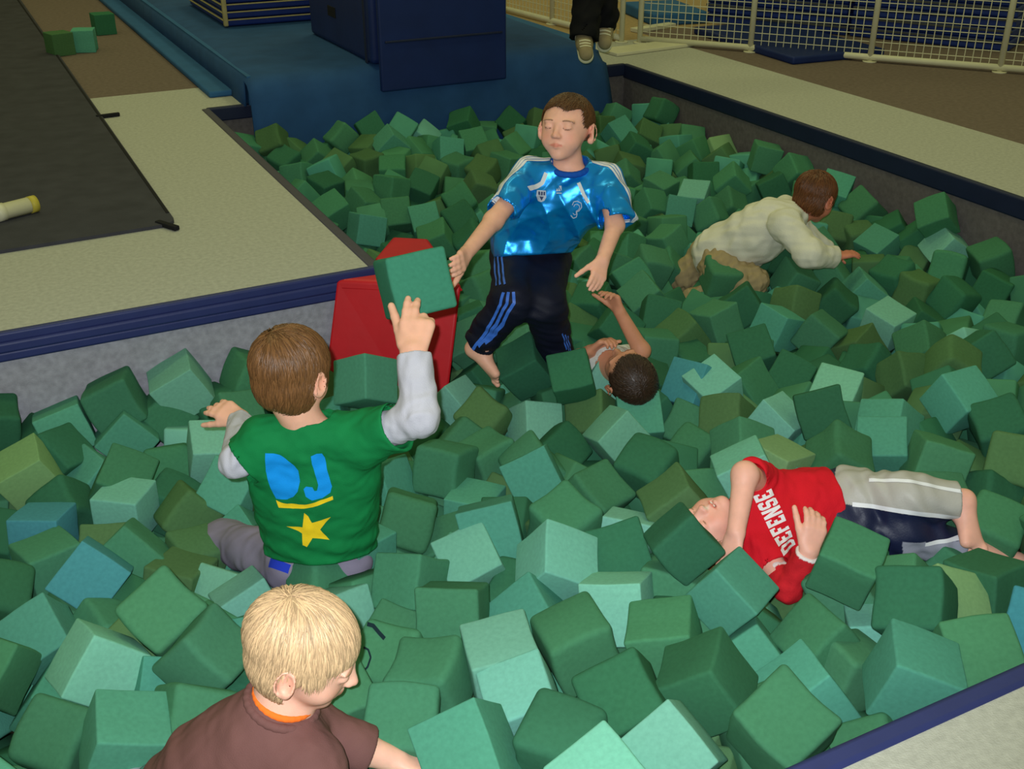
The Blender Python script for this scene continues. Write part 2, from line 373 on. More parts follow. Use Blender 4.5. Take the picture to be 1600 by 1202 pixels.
# ------------------------------------------------------------------ foam cubes
CUBES = """T 1.446 1.103 -0.090 0.542 0.726 0.333 0.260 0.140
G 1.123 1.110 -0.087 -0.106 -0.140 -0.179 0.968 0.141
D 1.096 1.301 -0.123 -0.369 0.298 -0.120 -0.872 0.140
T 0.034 1.757 -0.205 0.174 -0.732 -0.652 0.093 0.140
G 0.427 1.644 -0.182 0.619 0.785 0.018 0.001 0.140
T 0.599 1.361 -0.131 0.099 -0.290 -0.246 0.919 0.141
P 0.021 2.049 -0.239 -0.531 0.768 -0.227 -0.276 0.141
G 0.235 1.945 -0.218 0.869 0.116 0.341 -0.339 0.140
G 0.946 1.560 -0.160 -0.052 -0.149 -0.661 0.733 0.141
G 0.528 1.523 -0.191 -0.848 -0.101 0.133 -0.503 0.140
G 0.168 1.779 -0.233 -0.418 0.869 -0.147 -0.219 0.140
D 0.769 1.310 -0.143 0.569 0.696 -0.325 -0.294 0.140
D 1.620 1.269 -0.095 0.574 -0.662 -0.482 -0.004 0.140
G 1.579 1.436 -0.077 -0.037 0.452 0.878 0.153 0.127
G 0.182 2.112 -0.203 0.195 0.159 0.282 -0.926 0.147
G 1.620 1.100 -0.112 0.757 0.305 0.577 0.032 0.140
D 0.931 1.341 -0.131 0.273 0.075 0.938 0.202 0.140
G -0.079 1.887 -0.260 -0.349 0.038 0.327 -0.878 0.135
P 0.934 1.187 -0.130 -0.031 -0.324 -0.242 0.914 0.137
T 1.291 1.486 -0.096 0.933 0.264 0.108 0.218 0.125
G 0.636 1.623 -0.188 -0.573 0.700 0.355 -0.237 0.140
P 1.056 1.845 -0.185 0.790 -0.332 -0.387 0.340 0.144
P 0.546 2.014 -0.287 -0.264 -0.942 -0.198 0.058 0.140
D 1.303 1.685 -0.095 0.136 0.309 0.513 -0.789 0.124
G 2.063 1.974 -0.230 0.336 -0.491 0.001 0.804 0.140
G 1.124 1.480 -0.167 -0.125 0.320 0.632 -0.694 0.138
B 0.056 2.480 -0.304 0.269 0.229 0.455 -0.817 0.142
P 0.782 1.587 -0.169 -0.005 0.991 -0.119 0.063 0.141
D 0.400 1.879 -0.296 0.386 0.219 -0.498 -0.745 0.138
G 0.762 1.798 -0.195 -0.243 0.178 0.455 -0.838 0.142
T -0.084 2.286 -0.307 0.714 0.326 0.051 -0.617 0.140
T 1.039 3.142 -0.282 0.786 -0.040 -0.516 0.339 0.152
P 0.770 1.464 -0.173 -0.038 -0.213 -0.746 0.630 0.135
G 2.019 1.669 -0.281 -0.307 0.606 0.605 0.416 0.138
P 1.742 1.992 -0.207 -0.064 0.509 -0.823 0.243 0.140
G 2.216 1.554 -0.266 -0.295 0.566 0.087 0.765 0.138
G 1.077 2.562 -0.312 0.347 -0.264 -0.511 0.741 0.143
G 1.433 1.345 -0.187 -0.282 -0.681 -0.648 -0.191 0.133
P 0.475 3.373 -0.273 0.116 0.209 0.699 -0.674 0.152
G 0.740 2.007 -0.238 -0.332 0.829 -0.340 0.294 0.131
T 2.576 2.020 -0.186 0.499 0.867 -0.016 -0.003 0.140
G 1.727 1.833 -0.306 0.625 0.333 -0.578 0.405 0.138
G 0.262 3.358 -0.270 -0.050 -0.207 -0.633 0.744 0.152
P 0.923 2.042 -0.262 0.709 0.006 -0.288 0.643 0.139
T 0.701 2.274 -0.317 0.726 0.132 -0.655 0.166 0.140
P 1.114 1.658 -0.197 -0.159 0.376 -0.508 0.758 0.140
Y -0.036 3.111 -0.326 -0.129 -0.154 -0.731 0.652 0.146
O 1.498 1.974 -0.222 -0.176 0.432 0.591 0.658 0.140
G 2.172 1.703 -0.267 0.467 0.684 0.322 0.459 0.138
T 0.493 2.773 -0.338 -0.089 -0.439 -0.790 -0.419 0.140
D 1.556 2.963 -0.262 -0.460 0.665 0.569 -0.152 0.144
G 0.866 2.342 -0.300 -0.526 0.797 -0.298 0.016 0.140
G 1.184 2.035 -0.224 -0.150 -0.072 -0.135 0.977 0.143
P 0.196 2.864 -0.373 -0.226 0.202 0.668 -0.680 0.137
D 1.889 1.305 -0.170 0.731 -0.044 -0.668 0.133 0.134
P 0.784 1.176 -0.136 0.406 -0.539 -0.634 0.378 0.140
T 1.297 1.231 -0.187 0.733 0.328 0.329 0.496 0.138
D 1.554 2.202 -0.249 -0.551 0.210 0.626 0.510 0.140
D 1.234 1.836 -0.215 -0.275 0.792 0.088 -0.538 0.140
G 2.277 1.816 -0.222 -0.150 0.293 0.939 -0.104 0.140
G -0.034 2.682 -0.373 -0.134 -0.690 -0.082 0.706 0.140
G 1.907 1.789 -0.281 0.189 0.964 0.102 -0.155 0.138
T 1.000 2.089 -0.218 -0.100 0.188 0.494 -0.843 0.144
P 0.492 3.049 -0.356 -0.816 0.570 -0.095 0.000 0.141
T 0.884 2.593 -0.339 0.268 0.914 0.300 -0.044 0.140
G 0.561 2.190 -0.317 0.090 0.500 0.710 -0.487 0.127
G 1.450 1.273 -0.206 -0.709 0.685 -0.130 -0.106 0.128
G -0.197 2.179 -0.267 -0.438 0.067 -0.759 0.477 0.140
T 2.244 1.988 -0.252 0.447 0.293 -0.803 0.265 0.138
G 0.705 3.374 -0.288 -0.228 0.114 0.692 0.675 0.140
T 1.265 2.351 -0.278 0.125 -0.628 -0.585 -0.497 0.140
G 0.328 1.494 -0.232 -0.280 0.531 -0.798 0.055 0.138
D 2.589 1.870 -0.215 0.926 0.159 -0.256 -0.227 0.140
G 0.616 3.242 -0.362 -0.150 0.685 -0.623 -0.346 0.140
P 0.392 2.235 -0.346 -0.576 0.799 0.141 0.096 0.130
B -0.031 2.846 -0.374 0.612 -0.754 0.186 -0.150 0.137
D 1.618 2.756 -0.219 -0.095 0.764 0.536 0.346 0.131
G 1.367 2.184 -0.279 -0.138 0.052 -0.245 0.958 0.139
T 0.470 2.638 -0.434 0.615 -0.014 -0.395 0.682 0.138
G 0.600 1.768 -0.241 -0.406 0.152 0.225 -0.873 0.135
G 1.519 3.314 -0.316 0.093 0.600 -0.624 -0.492 0.140
O 0.354 2.785 -0.390 0.306 0.207 0.568 -0.735 0.134
D 1.280 3.619 -0.356 0.282 -0.682 0.246 -0.628 0.140
G 0.164 2.590 -0.349 -0.385 -0.467 0.771 0.199 0.140
D 2.181 2.192 -0.216 0.847 0.427 -0.273 -0.159 0.140
P 1.658 2.526 -0.342 0.532 -0.793 -0.207 -0.212 0.138
G 1.333 1.067 -0.232 -0.704 -0.463 -0.073 -0.534 0.138
G 0.212 2.983 -0.346 0.488 0.049 0.334 -0.805 0.143
T 0.942 1.752 -0.241 -0.288 0.192 -0.586 -0.732 0.140
D -0.169 2.570 -0.341 0.400 -0.696 -0.597 0.021 0.140
D 0.034 2.984 -0.396 0.182 0.430 -0.723 0.509 0.140
O 1.656 1.683 -0.356 0.104 -0.633 -0.741 0.201 0.138
O 2.732 2.378 -0.312 0.727 0.135 -0.584 -0.335 0.140
O 0.329 2.598 -0.412 -0.756 0.637 0.002 -0.149 0.129
D 0.590 2.565 -0.412 -0.744 0.101 -0.470 0.465 0.138
G 1.601 1.883 -0.302 -0.687 -0.533 -0.263 -0.418 0.138
D 0.056 3.221 -0.348 -0.240 -0.848 0.325 -0.342 0.140
T 0.268 3.278 -0.365 0.231 0.253 0.580 -0.738 0.140
O 2.832 2.280 -0.242 0.858 0.301 -0.026 0.415 0.140
T 0.399 2.062 -0.327 0.290 -0.039 0.303 0.907 0.138
T 0.967 3.004 -0.435 0.017 -0.098 -0.990 -0.098 0.138
O 2.444 1.696 -0.190 0.600 -0.696 -0.031 0.393 0.140
D 3.479 2.859 -0.343 0.670 -0.477 -0.332 -0.461 0.140
Y 1.896 2.047 -0.259 -0.620 -0.074 -0.072 -0.778 0.140
G 2.780 3.489 -0.347 -0.800 0.578 -0.133 0.093 0.140
P 1.490 2.768 -0.380 0.128 0.648 0.668 -0.344 0.136
G 2.498 3.141 -0.364 0.985 -0.120 -0.117 0.045 0.140
G 3.775 3.280 -0.163 0.863 0.375 0.325 -0.090 0.140
D 2.106 3.255 -0.354 0.238 0.861 -0.178 -0.412 0.140
O 2.019 2.436 -0.331 0.193 -0.339 -0.271 -0.880 0.140
G 1.454 3.606 -0.375 0.191 -0.409 -0.882 0.133 0.140
O 1.354 2.869 -0.371 0.151 0.294 0.208 -0.920 0.140
P 2.077 2.594 -0.299 -0.052 -0.668 -0.705 -0.232 0.139
D 2.414 2.804 -0.334 0.006 0.793 0.524 0.310 0.145
O 0.242 1.849 -0.374 -0.403 0.047 0.025 -0.914 0.138
G 3.779 2.956 -0.262 -0.532 0.122 0.823 0.155 0.140
T 0.764 3.137 -0.435 -0.457 -0.453 -0.477 -0.599 0.138
T 1.297 1.408 -0.221 -0.031 -0.329 -0.410 0.850 0.128
P 2.126 2.325 -0.314 -0.561 0.213 0.607 -0.521 0.137
G 2.150 3.058 -0.369 -0.765 0.140 0.626 0.052 0.140
G 1.244 2.614 -0.358 -0.087 -0.765 -0.019 0.638 0.140
P 3.073 2.812 -0.354 0.044 -0.628 -0.767 -0.127 0.138
G 2.783 2.866 -0.362 0.311 0.769 -0.384 0.405 0.140
O 0.263 2.466 -0.396 0.643 -0.639 -0.204 0.369 0.138
T 2.669 2.980 -0.354 0.636 0.162 0.102 0.748 0.140
G 1.914 2.223 -0.293 0.180 -0.172 -0.903 -0.352 0.140
T 0.096 3.370 -0.333 -0.069 -0.091 -0.602 0.790 0.145
Y 1.758 1.298 -0.169 -0.053 -0.247 -0.453 -0.855 0.133
D 3.012 2.315 -0.261 0.457 -0.850 -0.049 -0.258 0.140
T 1.806 2.626 -0.362 -0.379 0.738 0.121 -0.546 0.140
G 0.617 2.408 -0.386 -0.051 0.157 -0.546 -0.821 0.138
D 1.480 2.585 -0.379 -0.398 0.885 0.242 0.017 0.134
G 0.781 2.996 -0.435 0.330 0.254 -0.108 0.903 0.138
G 2.264 2.653 -0.362 -0.876 -0.448 -0.008 -0.177 0.140
D 2.710 2.530 -0.338 -0.769 -0.068 0.327 0.546 0.140
P 2.411 2.370 -0.300 -0.283 -0.181 -0.077 0.939 0.141
D 3.047 3.077 -0.363 -0.065 -0.522 -0.482 0.701 0.139
D 1.183 2.926 -0.435 0.354 0.084 -0.930 -0.052 0.138
D 2.157 3.516 -0.361 -0.136 0.872 -0.437 0.171 0.140
O 1.305 4.044 -0.435 0.899 0.289 -0.173 0.280 0.138
D 0.795 3.359 -0.404 0.052 -0.430 -0.694 0.575 0.140
G 1.871 4.464 -0.350 -0.525 -0.225 0.104 0.814 0.140
P 1.320 3.024 -0.385 0.662 -0.497 0.553 -0.093 0.135
B 2.053 2.661 -0.320 -0.311 0.715 -0.523 0.344 0.150
O 2.867 3.112 -0.354 0.142 -0.160 -0.814 -0.541 0.140
T 1.104 2.416 -0.390 -0.257 -0.650 -0.242 0.673 0.138
T 2.335 2.059 -0.246 0.468 -0.364 -0.230 0.772 0.141
G 0.721 2.539 -0.408 0.357 -0.195 0.541 -0.736 0.138
D 2.440 2.632 -0.361 0.222 0.318 0.263 -0.883 0.138
T 1.892 1.908 -0.301 0.042 0.949 0.055 0.308 0.138
T 1.610 4.697 -0.324 0.706 -0.182 0.027 -0.683 0.140
G 2.980 2.542 -0.324 0.327 -0.895 0.159 0.256 0.140
O 0.597 2.709 -0.435 -0.485 -0.457 -0.615 0.422 0.138
G 1.798 3.858 -0.366 -0.248 0.726 -0.480 -0.425 0.140
O 1.684 2.721 -0.378 0.391 0.382 -0.065 -0.835 0.140
G 3.051 3.335 -0.364 -0.603 0.068 -0.233 0.760 0.140
T 0.908 3.172 -0.435 -0.280 0.809 0.132 -0.500 0.138
O 3.422 2.995 -0.349 -0.776 0.018 -0.087 0.624 0.140
D 2.333 1.668 -0.283 0.852 -0.294 -0.409 0.143 0.138
D -0.102 3.377 -0.270 -0.067 0.626 0.053 -0.775 0.140
G 0.729 2.747 -0.435 0.280 0.156 -0.937 0.139 0.138
G 1.279 1.684 -0.236 0.091 -0.446 -0.879 0.142 0.140
G 2.602 3.767 -0.364 -0.444 0.406 -0.695 0.393 0.140
T 3.605 3.428 -0.334 -0.022 0.857 0.081 -0.509 0.140
G 0.056 2.310 -0.369 0.575 0.687 -0.245 0.372 0.138
D 3.398 3.120 -0.335 -0.525 0.618 -0.362 -0.459 0.140
G 1.870 2.405 -0.387 0.096 0.572 0.772 0.260 0.128
O 2.324 3.121 -0.375 -0.942 -0.012 0.331 0.046 0.140
P 1.791 2.851 -0.354 -0.496 0.449 -0.073 0.740 0.140
G 2.379 3.478 -0.357 -0.292 0.215 -0.531 -0.766 0.140
T 3.742 3.891 -0.217 0.284 0.236 0.180 -0.912 0.140
G 0.404 3.363 -0.356 -0.238 -0.113 -0.591 0.762 0.141
G 3.266 4.237 -0.372 0.809 -0.335 -0.187 -0.445 0.140
T 0.695 2.881 -0.435 0.466 -0.701 0.150 -0.518 0.138
D 3.683 2.834 -0.335 -0.625 -0.751 -0.212 -0.026 0.140
G 3.784 3.735 -0.267 0.233 0.366 0.731 -0.527 0.147
D 2.016 4.376 -0.350 -0.132 0.359 -0.003 -0.924 0.140
G 3.649 3.058 -0.312 0.111 -0.483 -0.850 0.180 0.140
G 1.537 4.955 -0.303 -0.297 -0.707 0.462 0.445 0.140
G 3.797 4.255 -0.226 0.944 0.304 0.120 -0.039 0.140
G 0.368 3.142 -0.435 0.876 0.474 -0.049 -0.071 0.138
O 1.475 3.587 -0.567 0.402 -0.426 -0.161 0.794 0.138
D 2.051 2.943 -0.435 -0.941 -0.226 -0.248 0.049 0.138
G 1.929 4.109 -0.363 -0.709 0.172 0.676 -0.103 0.140
G 3.783 4.479 -0.203 0.169 0.756 -0.194 0.602 0.140
D 2.330 3.293 -0.364 -0.034 -0.520 0.349 0.779 0.140
G 2.826 3.968 -0.361 0.440 -0.693 0.401 0.407 0.140
G 3.353 3.559 -0.345 -0.183 0.691 0.323 -0.620 0.140
D 3.688 4.276 -0.307 -0.189 0.546 0.549 0.603 0.140
G 2.438 3.831 -0.369 -0.244 0.638 -0.564 0.464 0.140
D 2.065 5.107 -0.307 0.156 0.370 -0.457 -0.794 0.140
D 0.855 2.817 -0.436 0.706 0.303 0.358 -0.531 0.138
D 2.679 3.215 -0.357 -0.273 0.261 -0.219 -0.900 0.140
P 3.777 3.199 -0.289 -0.857 0.002 0.473 0.204 0.140
G 3.502 4.384 -0.279 0.273 0.824 0.402 0.290 0.140
G 3.027 4.421 -0.348 0.449 0.880 0.083 -0.133 0.140
G 1.812 4.814 -0.320 0.119 0.133 0.883 0.434 0.140
G 0.664 1.898 -0.316 -0.450 0.655 -0.158 -0.586 0.138
G 1.325 2.480 -0.331 0.165 0.281 0.625 -0.710 0.139
G 3.203 2.359 -0.280 0.457 -0.568 0.487 -0.481 0.140
D 1.494 3.208 -0.420 0.520 -0.658 0.084 -0.537 0.128
P 0.365 2.368 -0.407 0.341 0.806 -0.462 -0.141 0.140
D 3.162 3.482 -0.355 0.138 0.436 -0.047 -0.888 0.140
G 1.645 2.068 -0.301 0.269 0.578 -0.304 -0.708 0.140
G 1.981 3.110 -0.435 -0.356 0.852 -0.204 -0.326 0.138
T 3.226 3.112 -0.365 -0.229 0.461 -0.774 0.370 0.140
G 1.899 5.885 -0.194 -0.705 0.268 -0.273 0.597 0.140
T 0.145 3.138 -0.413 0.142 0.326 0.068 -0.932 0.140
G 1.971 2.562 -0.410 0.781 0.358 -0.149 -0.489 0.140
O 2.327 4.962 -0.305 0.530 0.636 -0.490 0.274 0.140
O 1.506 5.853 -0.172 0.156 -0.265 -0.348 0.886 0.140
G 1.662 1.518 -0.236 -0.792 -0.058 -0.444 0.415 0.138
G 1.885 5.084 -0.278 0.041 -0.529 -0.833 0.155 0.140
D 3.793 5.475 -0.176 0.057 0.959 -0.013 -0.276 0.140
G 3.542 2.653 -0.375 -0.217 0.512 0.702 -0.445 0.130
G 3.111 4.806 -0.318 0.382 0.244 0.883 0.121 0.140
G 2.621 4.015 -0.370 0.742 0.360 -0.400 -0.400 0.140
D 0.328 2.933 -0.435 0.460 -0.686 -0.168 -0.538 0.138
O 1.317 4.375 -0.429 0.619 -0.650 0.066 0.437 0.138
G 2.956 4.574 -0.340 0.723 -0.355 -0.556 -0.204 0.140
G 2.057 1.525 -0.333 -0.256 0.505 0.824 0.018 0.138
G 1.789 3.535 -0.370 0.174 0.695 -0.697 0.040 0.140
G 0.205 1.635 -0.347 0.069 -0.087 -0.716 0.689 0.138
O 3.561 3.678 -0.318 0.402 -0.333 -0.081 -0.849 0.140
T 1.431 4.073 -0.435 0.388 0.431 -0.563 0.589 0.138
D 1.005 1.925 -0.311 0.877 0.171 -0.152 -0.423 0.138
O 2.869 2.742 -0.394 -0.940 0.254 0.172 -0.149 0.140
B 1.784 1.079 -0.091 0.122 0.889 0.228 -0.378 0.140
P 1.637 1.366 -0.267 -0.190 0.252 0.577 -0.753 0.128
D 2.065 4.628 -0.336 -0.913 -0.365 0.171 -0.057 0.140
D 0.499 2.455 -0.498 -0.556 0.323 0.140 -0.753 0.138
T -0.075 2.162 -0.405 -0.855 0.088 0.441 0.259 0.138
D 3.153 3.628 -0.379 0.195 -0.567 -0.196 0.776 0.140
T 2.917 3.837 -0.435 -0.057 0.178 0.920 0.345 0.138
O 1.201 3.270 -0.435 -0.165 0.980 -0.019 0.107 0.138
G 2.415 4.067 -0.435 0.195 -0.190 0.940 -0.206 0.138
G 2.790 4.248 -0.371 0.459 -0.305 -0.520 0.652 0.140
D 1.597 5.255 -0.286 -0.336 -0.634 0.467 -0.517 0.140
G 0.983 2.264 -0.373 -0.920 -0.054 0.265 0.283 0.138
D 1.528 4.303 -0.435 0.685 -0.078 -0.260 0.677 0.138
O 0.115 2.742 -0.435 0.657 -0.456 -0.517 0.306 0.138
G 3.227 3.300 -0.372 0.342 0.797 -0.419 0.266 0.140
G 2.243 4.102 -0.435 0.211 0.670 -0.427 0.569 0.138
T 2.411 4.500 -0.419 0.644 -0.326 0.648 -0.243 0.138
D 2.632 5.812 -0.197 -0.469 0.118 0.816 0.316 0.140
G 2.444 3.673 -0.360 0.861 0.448 -0.239 0.039 0.140
T 1.916 4.711 -0.339 0.188 -0.702 -0.592 -0.349 0.137
D 3.361 5.091 -0.263 0.616 -0.590 -0.213 -0.476 0.140
T 2.098 5.614 -0.200 -0.741 0.570 -0.267 -0.236 0.140
G 3.218 4.619 -0.341 0.091 0.139 -0.605 -0.779 0.140
T 3.144 4.338 -0.365 -0.027 0.562 -0.312 -0.766 0.140
G 3.420 4.284 -0.367 -0.557 0.126 -0.454 -0.684 0.140
D 1.525 5.720 -0.262 -0.274 0.031 -0.785 0.555 0.140
O 0.974 2.830 -0.435 -0.386 -0.630 0.073 0.670 0.138
O 2.458 5.183 -0.293 0.737 -0.598 -0.313 0.038 0.140
G 1.698 4.986 -0.308 -0.168 0.954 0.140 -0.205 0.140
T 1.796 4.161 -0.435 -0.007 -0.388 -0.756 0.527 0.138
O 1.921 5.530 -0.274 0.162 0.029 0.025 -0.986 0.140
D 1.298 4.288 -0.597 -0.222 0.117 -0.903 0.350 0.138
O 0.966 3.344 -0.435 0.105 -0.284 0.883 0.358 0.138
G 1.240 2.785 -0.392 0.432 0.659 0.615 0.014 0.140
D 1.908 3.404 -0.435 0.388 0.889 -0.220 -0.106 0.138
G 3.775 4.125 -0.326 -0.519 0.691 0.088 -0.496 0.140
P 3.298 4.422 -0.341 0.065 -0.914 -0.348 -0.199 0.140
G 2.750 3.843 -0.435 0.553 -0.059 0.424 -0.714 0.138
G 2.613 5.224 -0.291 0.575 -0.615 0.435 -0.318 0.140
T 0.136 2.002 -0.320 -0.482 -0.381 -0.756 -0.227 0.140
G 2.166 4.848 -0.312 0.509 -0.624 0.584 0.106 0.140
D 2.273 2.997 -0.435 0.558 -0.454 -0.467 -0.514 0.138
D 0.270 1.994 -0.371 0.014 -0.772 0.634 0.049 0.138
O 2.062 4.034 -0.435 -0.313 -0.434 -0.470 -0.702 0.138
G 2.553 4.504 -0.418 0.535 0.843 -0.008 0.060 0.138
O 2.257 4.418 -0.425 0.618 0.424 0.420 0.513 0.138
G 1.143 3.042 -0.482 0.324 -0.175 0.929 -0.040 0.138
P 1.347 1.975 -0.285 0.325 -0.213 -0.524 0.757 0.131
O 2.137 3.763 -0.444 -0.696 -0.395 -0.576 0.166 0.138
T 3.451 5.408 -0.256 0.166 -0.691 -0.359 0.605 0.140
D 3.487 4.612 -0.301 0.638 -0.020 0.709 -0.298 0.140
O 2.046 3.484 -0.435 0.837 0.393 0.098 -0.367 0.138
G 0.356 1.777 -0.429 0.465 0.306 0.339 -0.758 0.138
G 1.968 3.757 -0.437 -0.761 0.096 0.296 -0.570 0.138
T 2.401 5.529 -0.263 0.167 0.595 -0.190 -0.762 0.140
D 1.525 3.895 -0.435 -0.455 -0.134 0.863 -0.176 0.138
G 1.671 3.849 -0.435 0.007 -0.806 0.586 -0.086 0.138
O 3.627 3.577 -0.342 0.029 -0.809 -0.582 -0.077 0.140
G 1.371 3.647 -0.514 -0.058 -0.880 -0.419 0.216 0.138
G 2.010 5.376 -0.281 -0.083 0.820 0.551 0.130 0.140
G 2.339 5.267 -0.284 -0.537 -0.008 0.066 -0.841 0.140
G 2.280 4.646 -0.407 0.025 -0.425 -0.040 0.904 0.138
D 2.969 5.866 -0.246 0.431 0.338 -0.827 -0.125 0.140
D 2.077 5.875 -0.171 -0.828 0.126 -0.513 0.189 0.140
G 2.573 5.562 -0.248 -0.037 0.072 0.352 -0.933 0.140
G 1.697 5.690 -0.249 -0.169 0.920 -0.014 -0.353 0.140
O 3.604 5.356 -0.277 0.495 0.562 -0.659 0.075 0.140
D 3.318 2.863 -0.423 0.268 -0.412 0.756 -0.432 0.138
G 1.526 5.478 -0.277 0.476 0.580 -0.121 0.650 0.140
G 1.684 3.239 -0.360 0.319 0.274 0.899 0.125 0.140
D 2.824 4.644 -0.407 0.769 0.310 0.558 -0.026 0.138
D 1.630 3.574 -0.369 -0.018 0.585 -0.783 0.209 0.140
O 3.417 5.577 -0.260 -0.050 0.173 -0.555 0.812 0.140"""
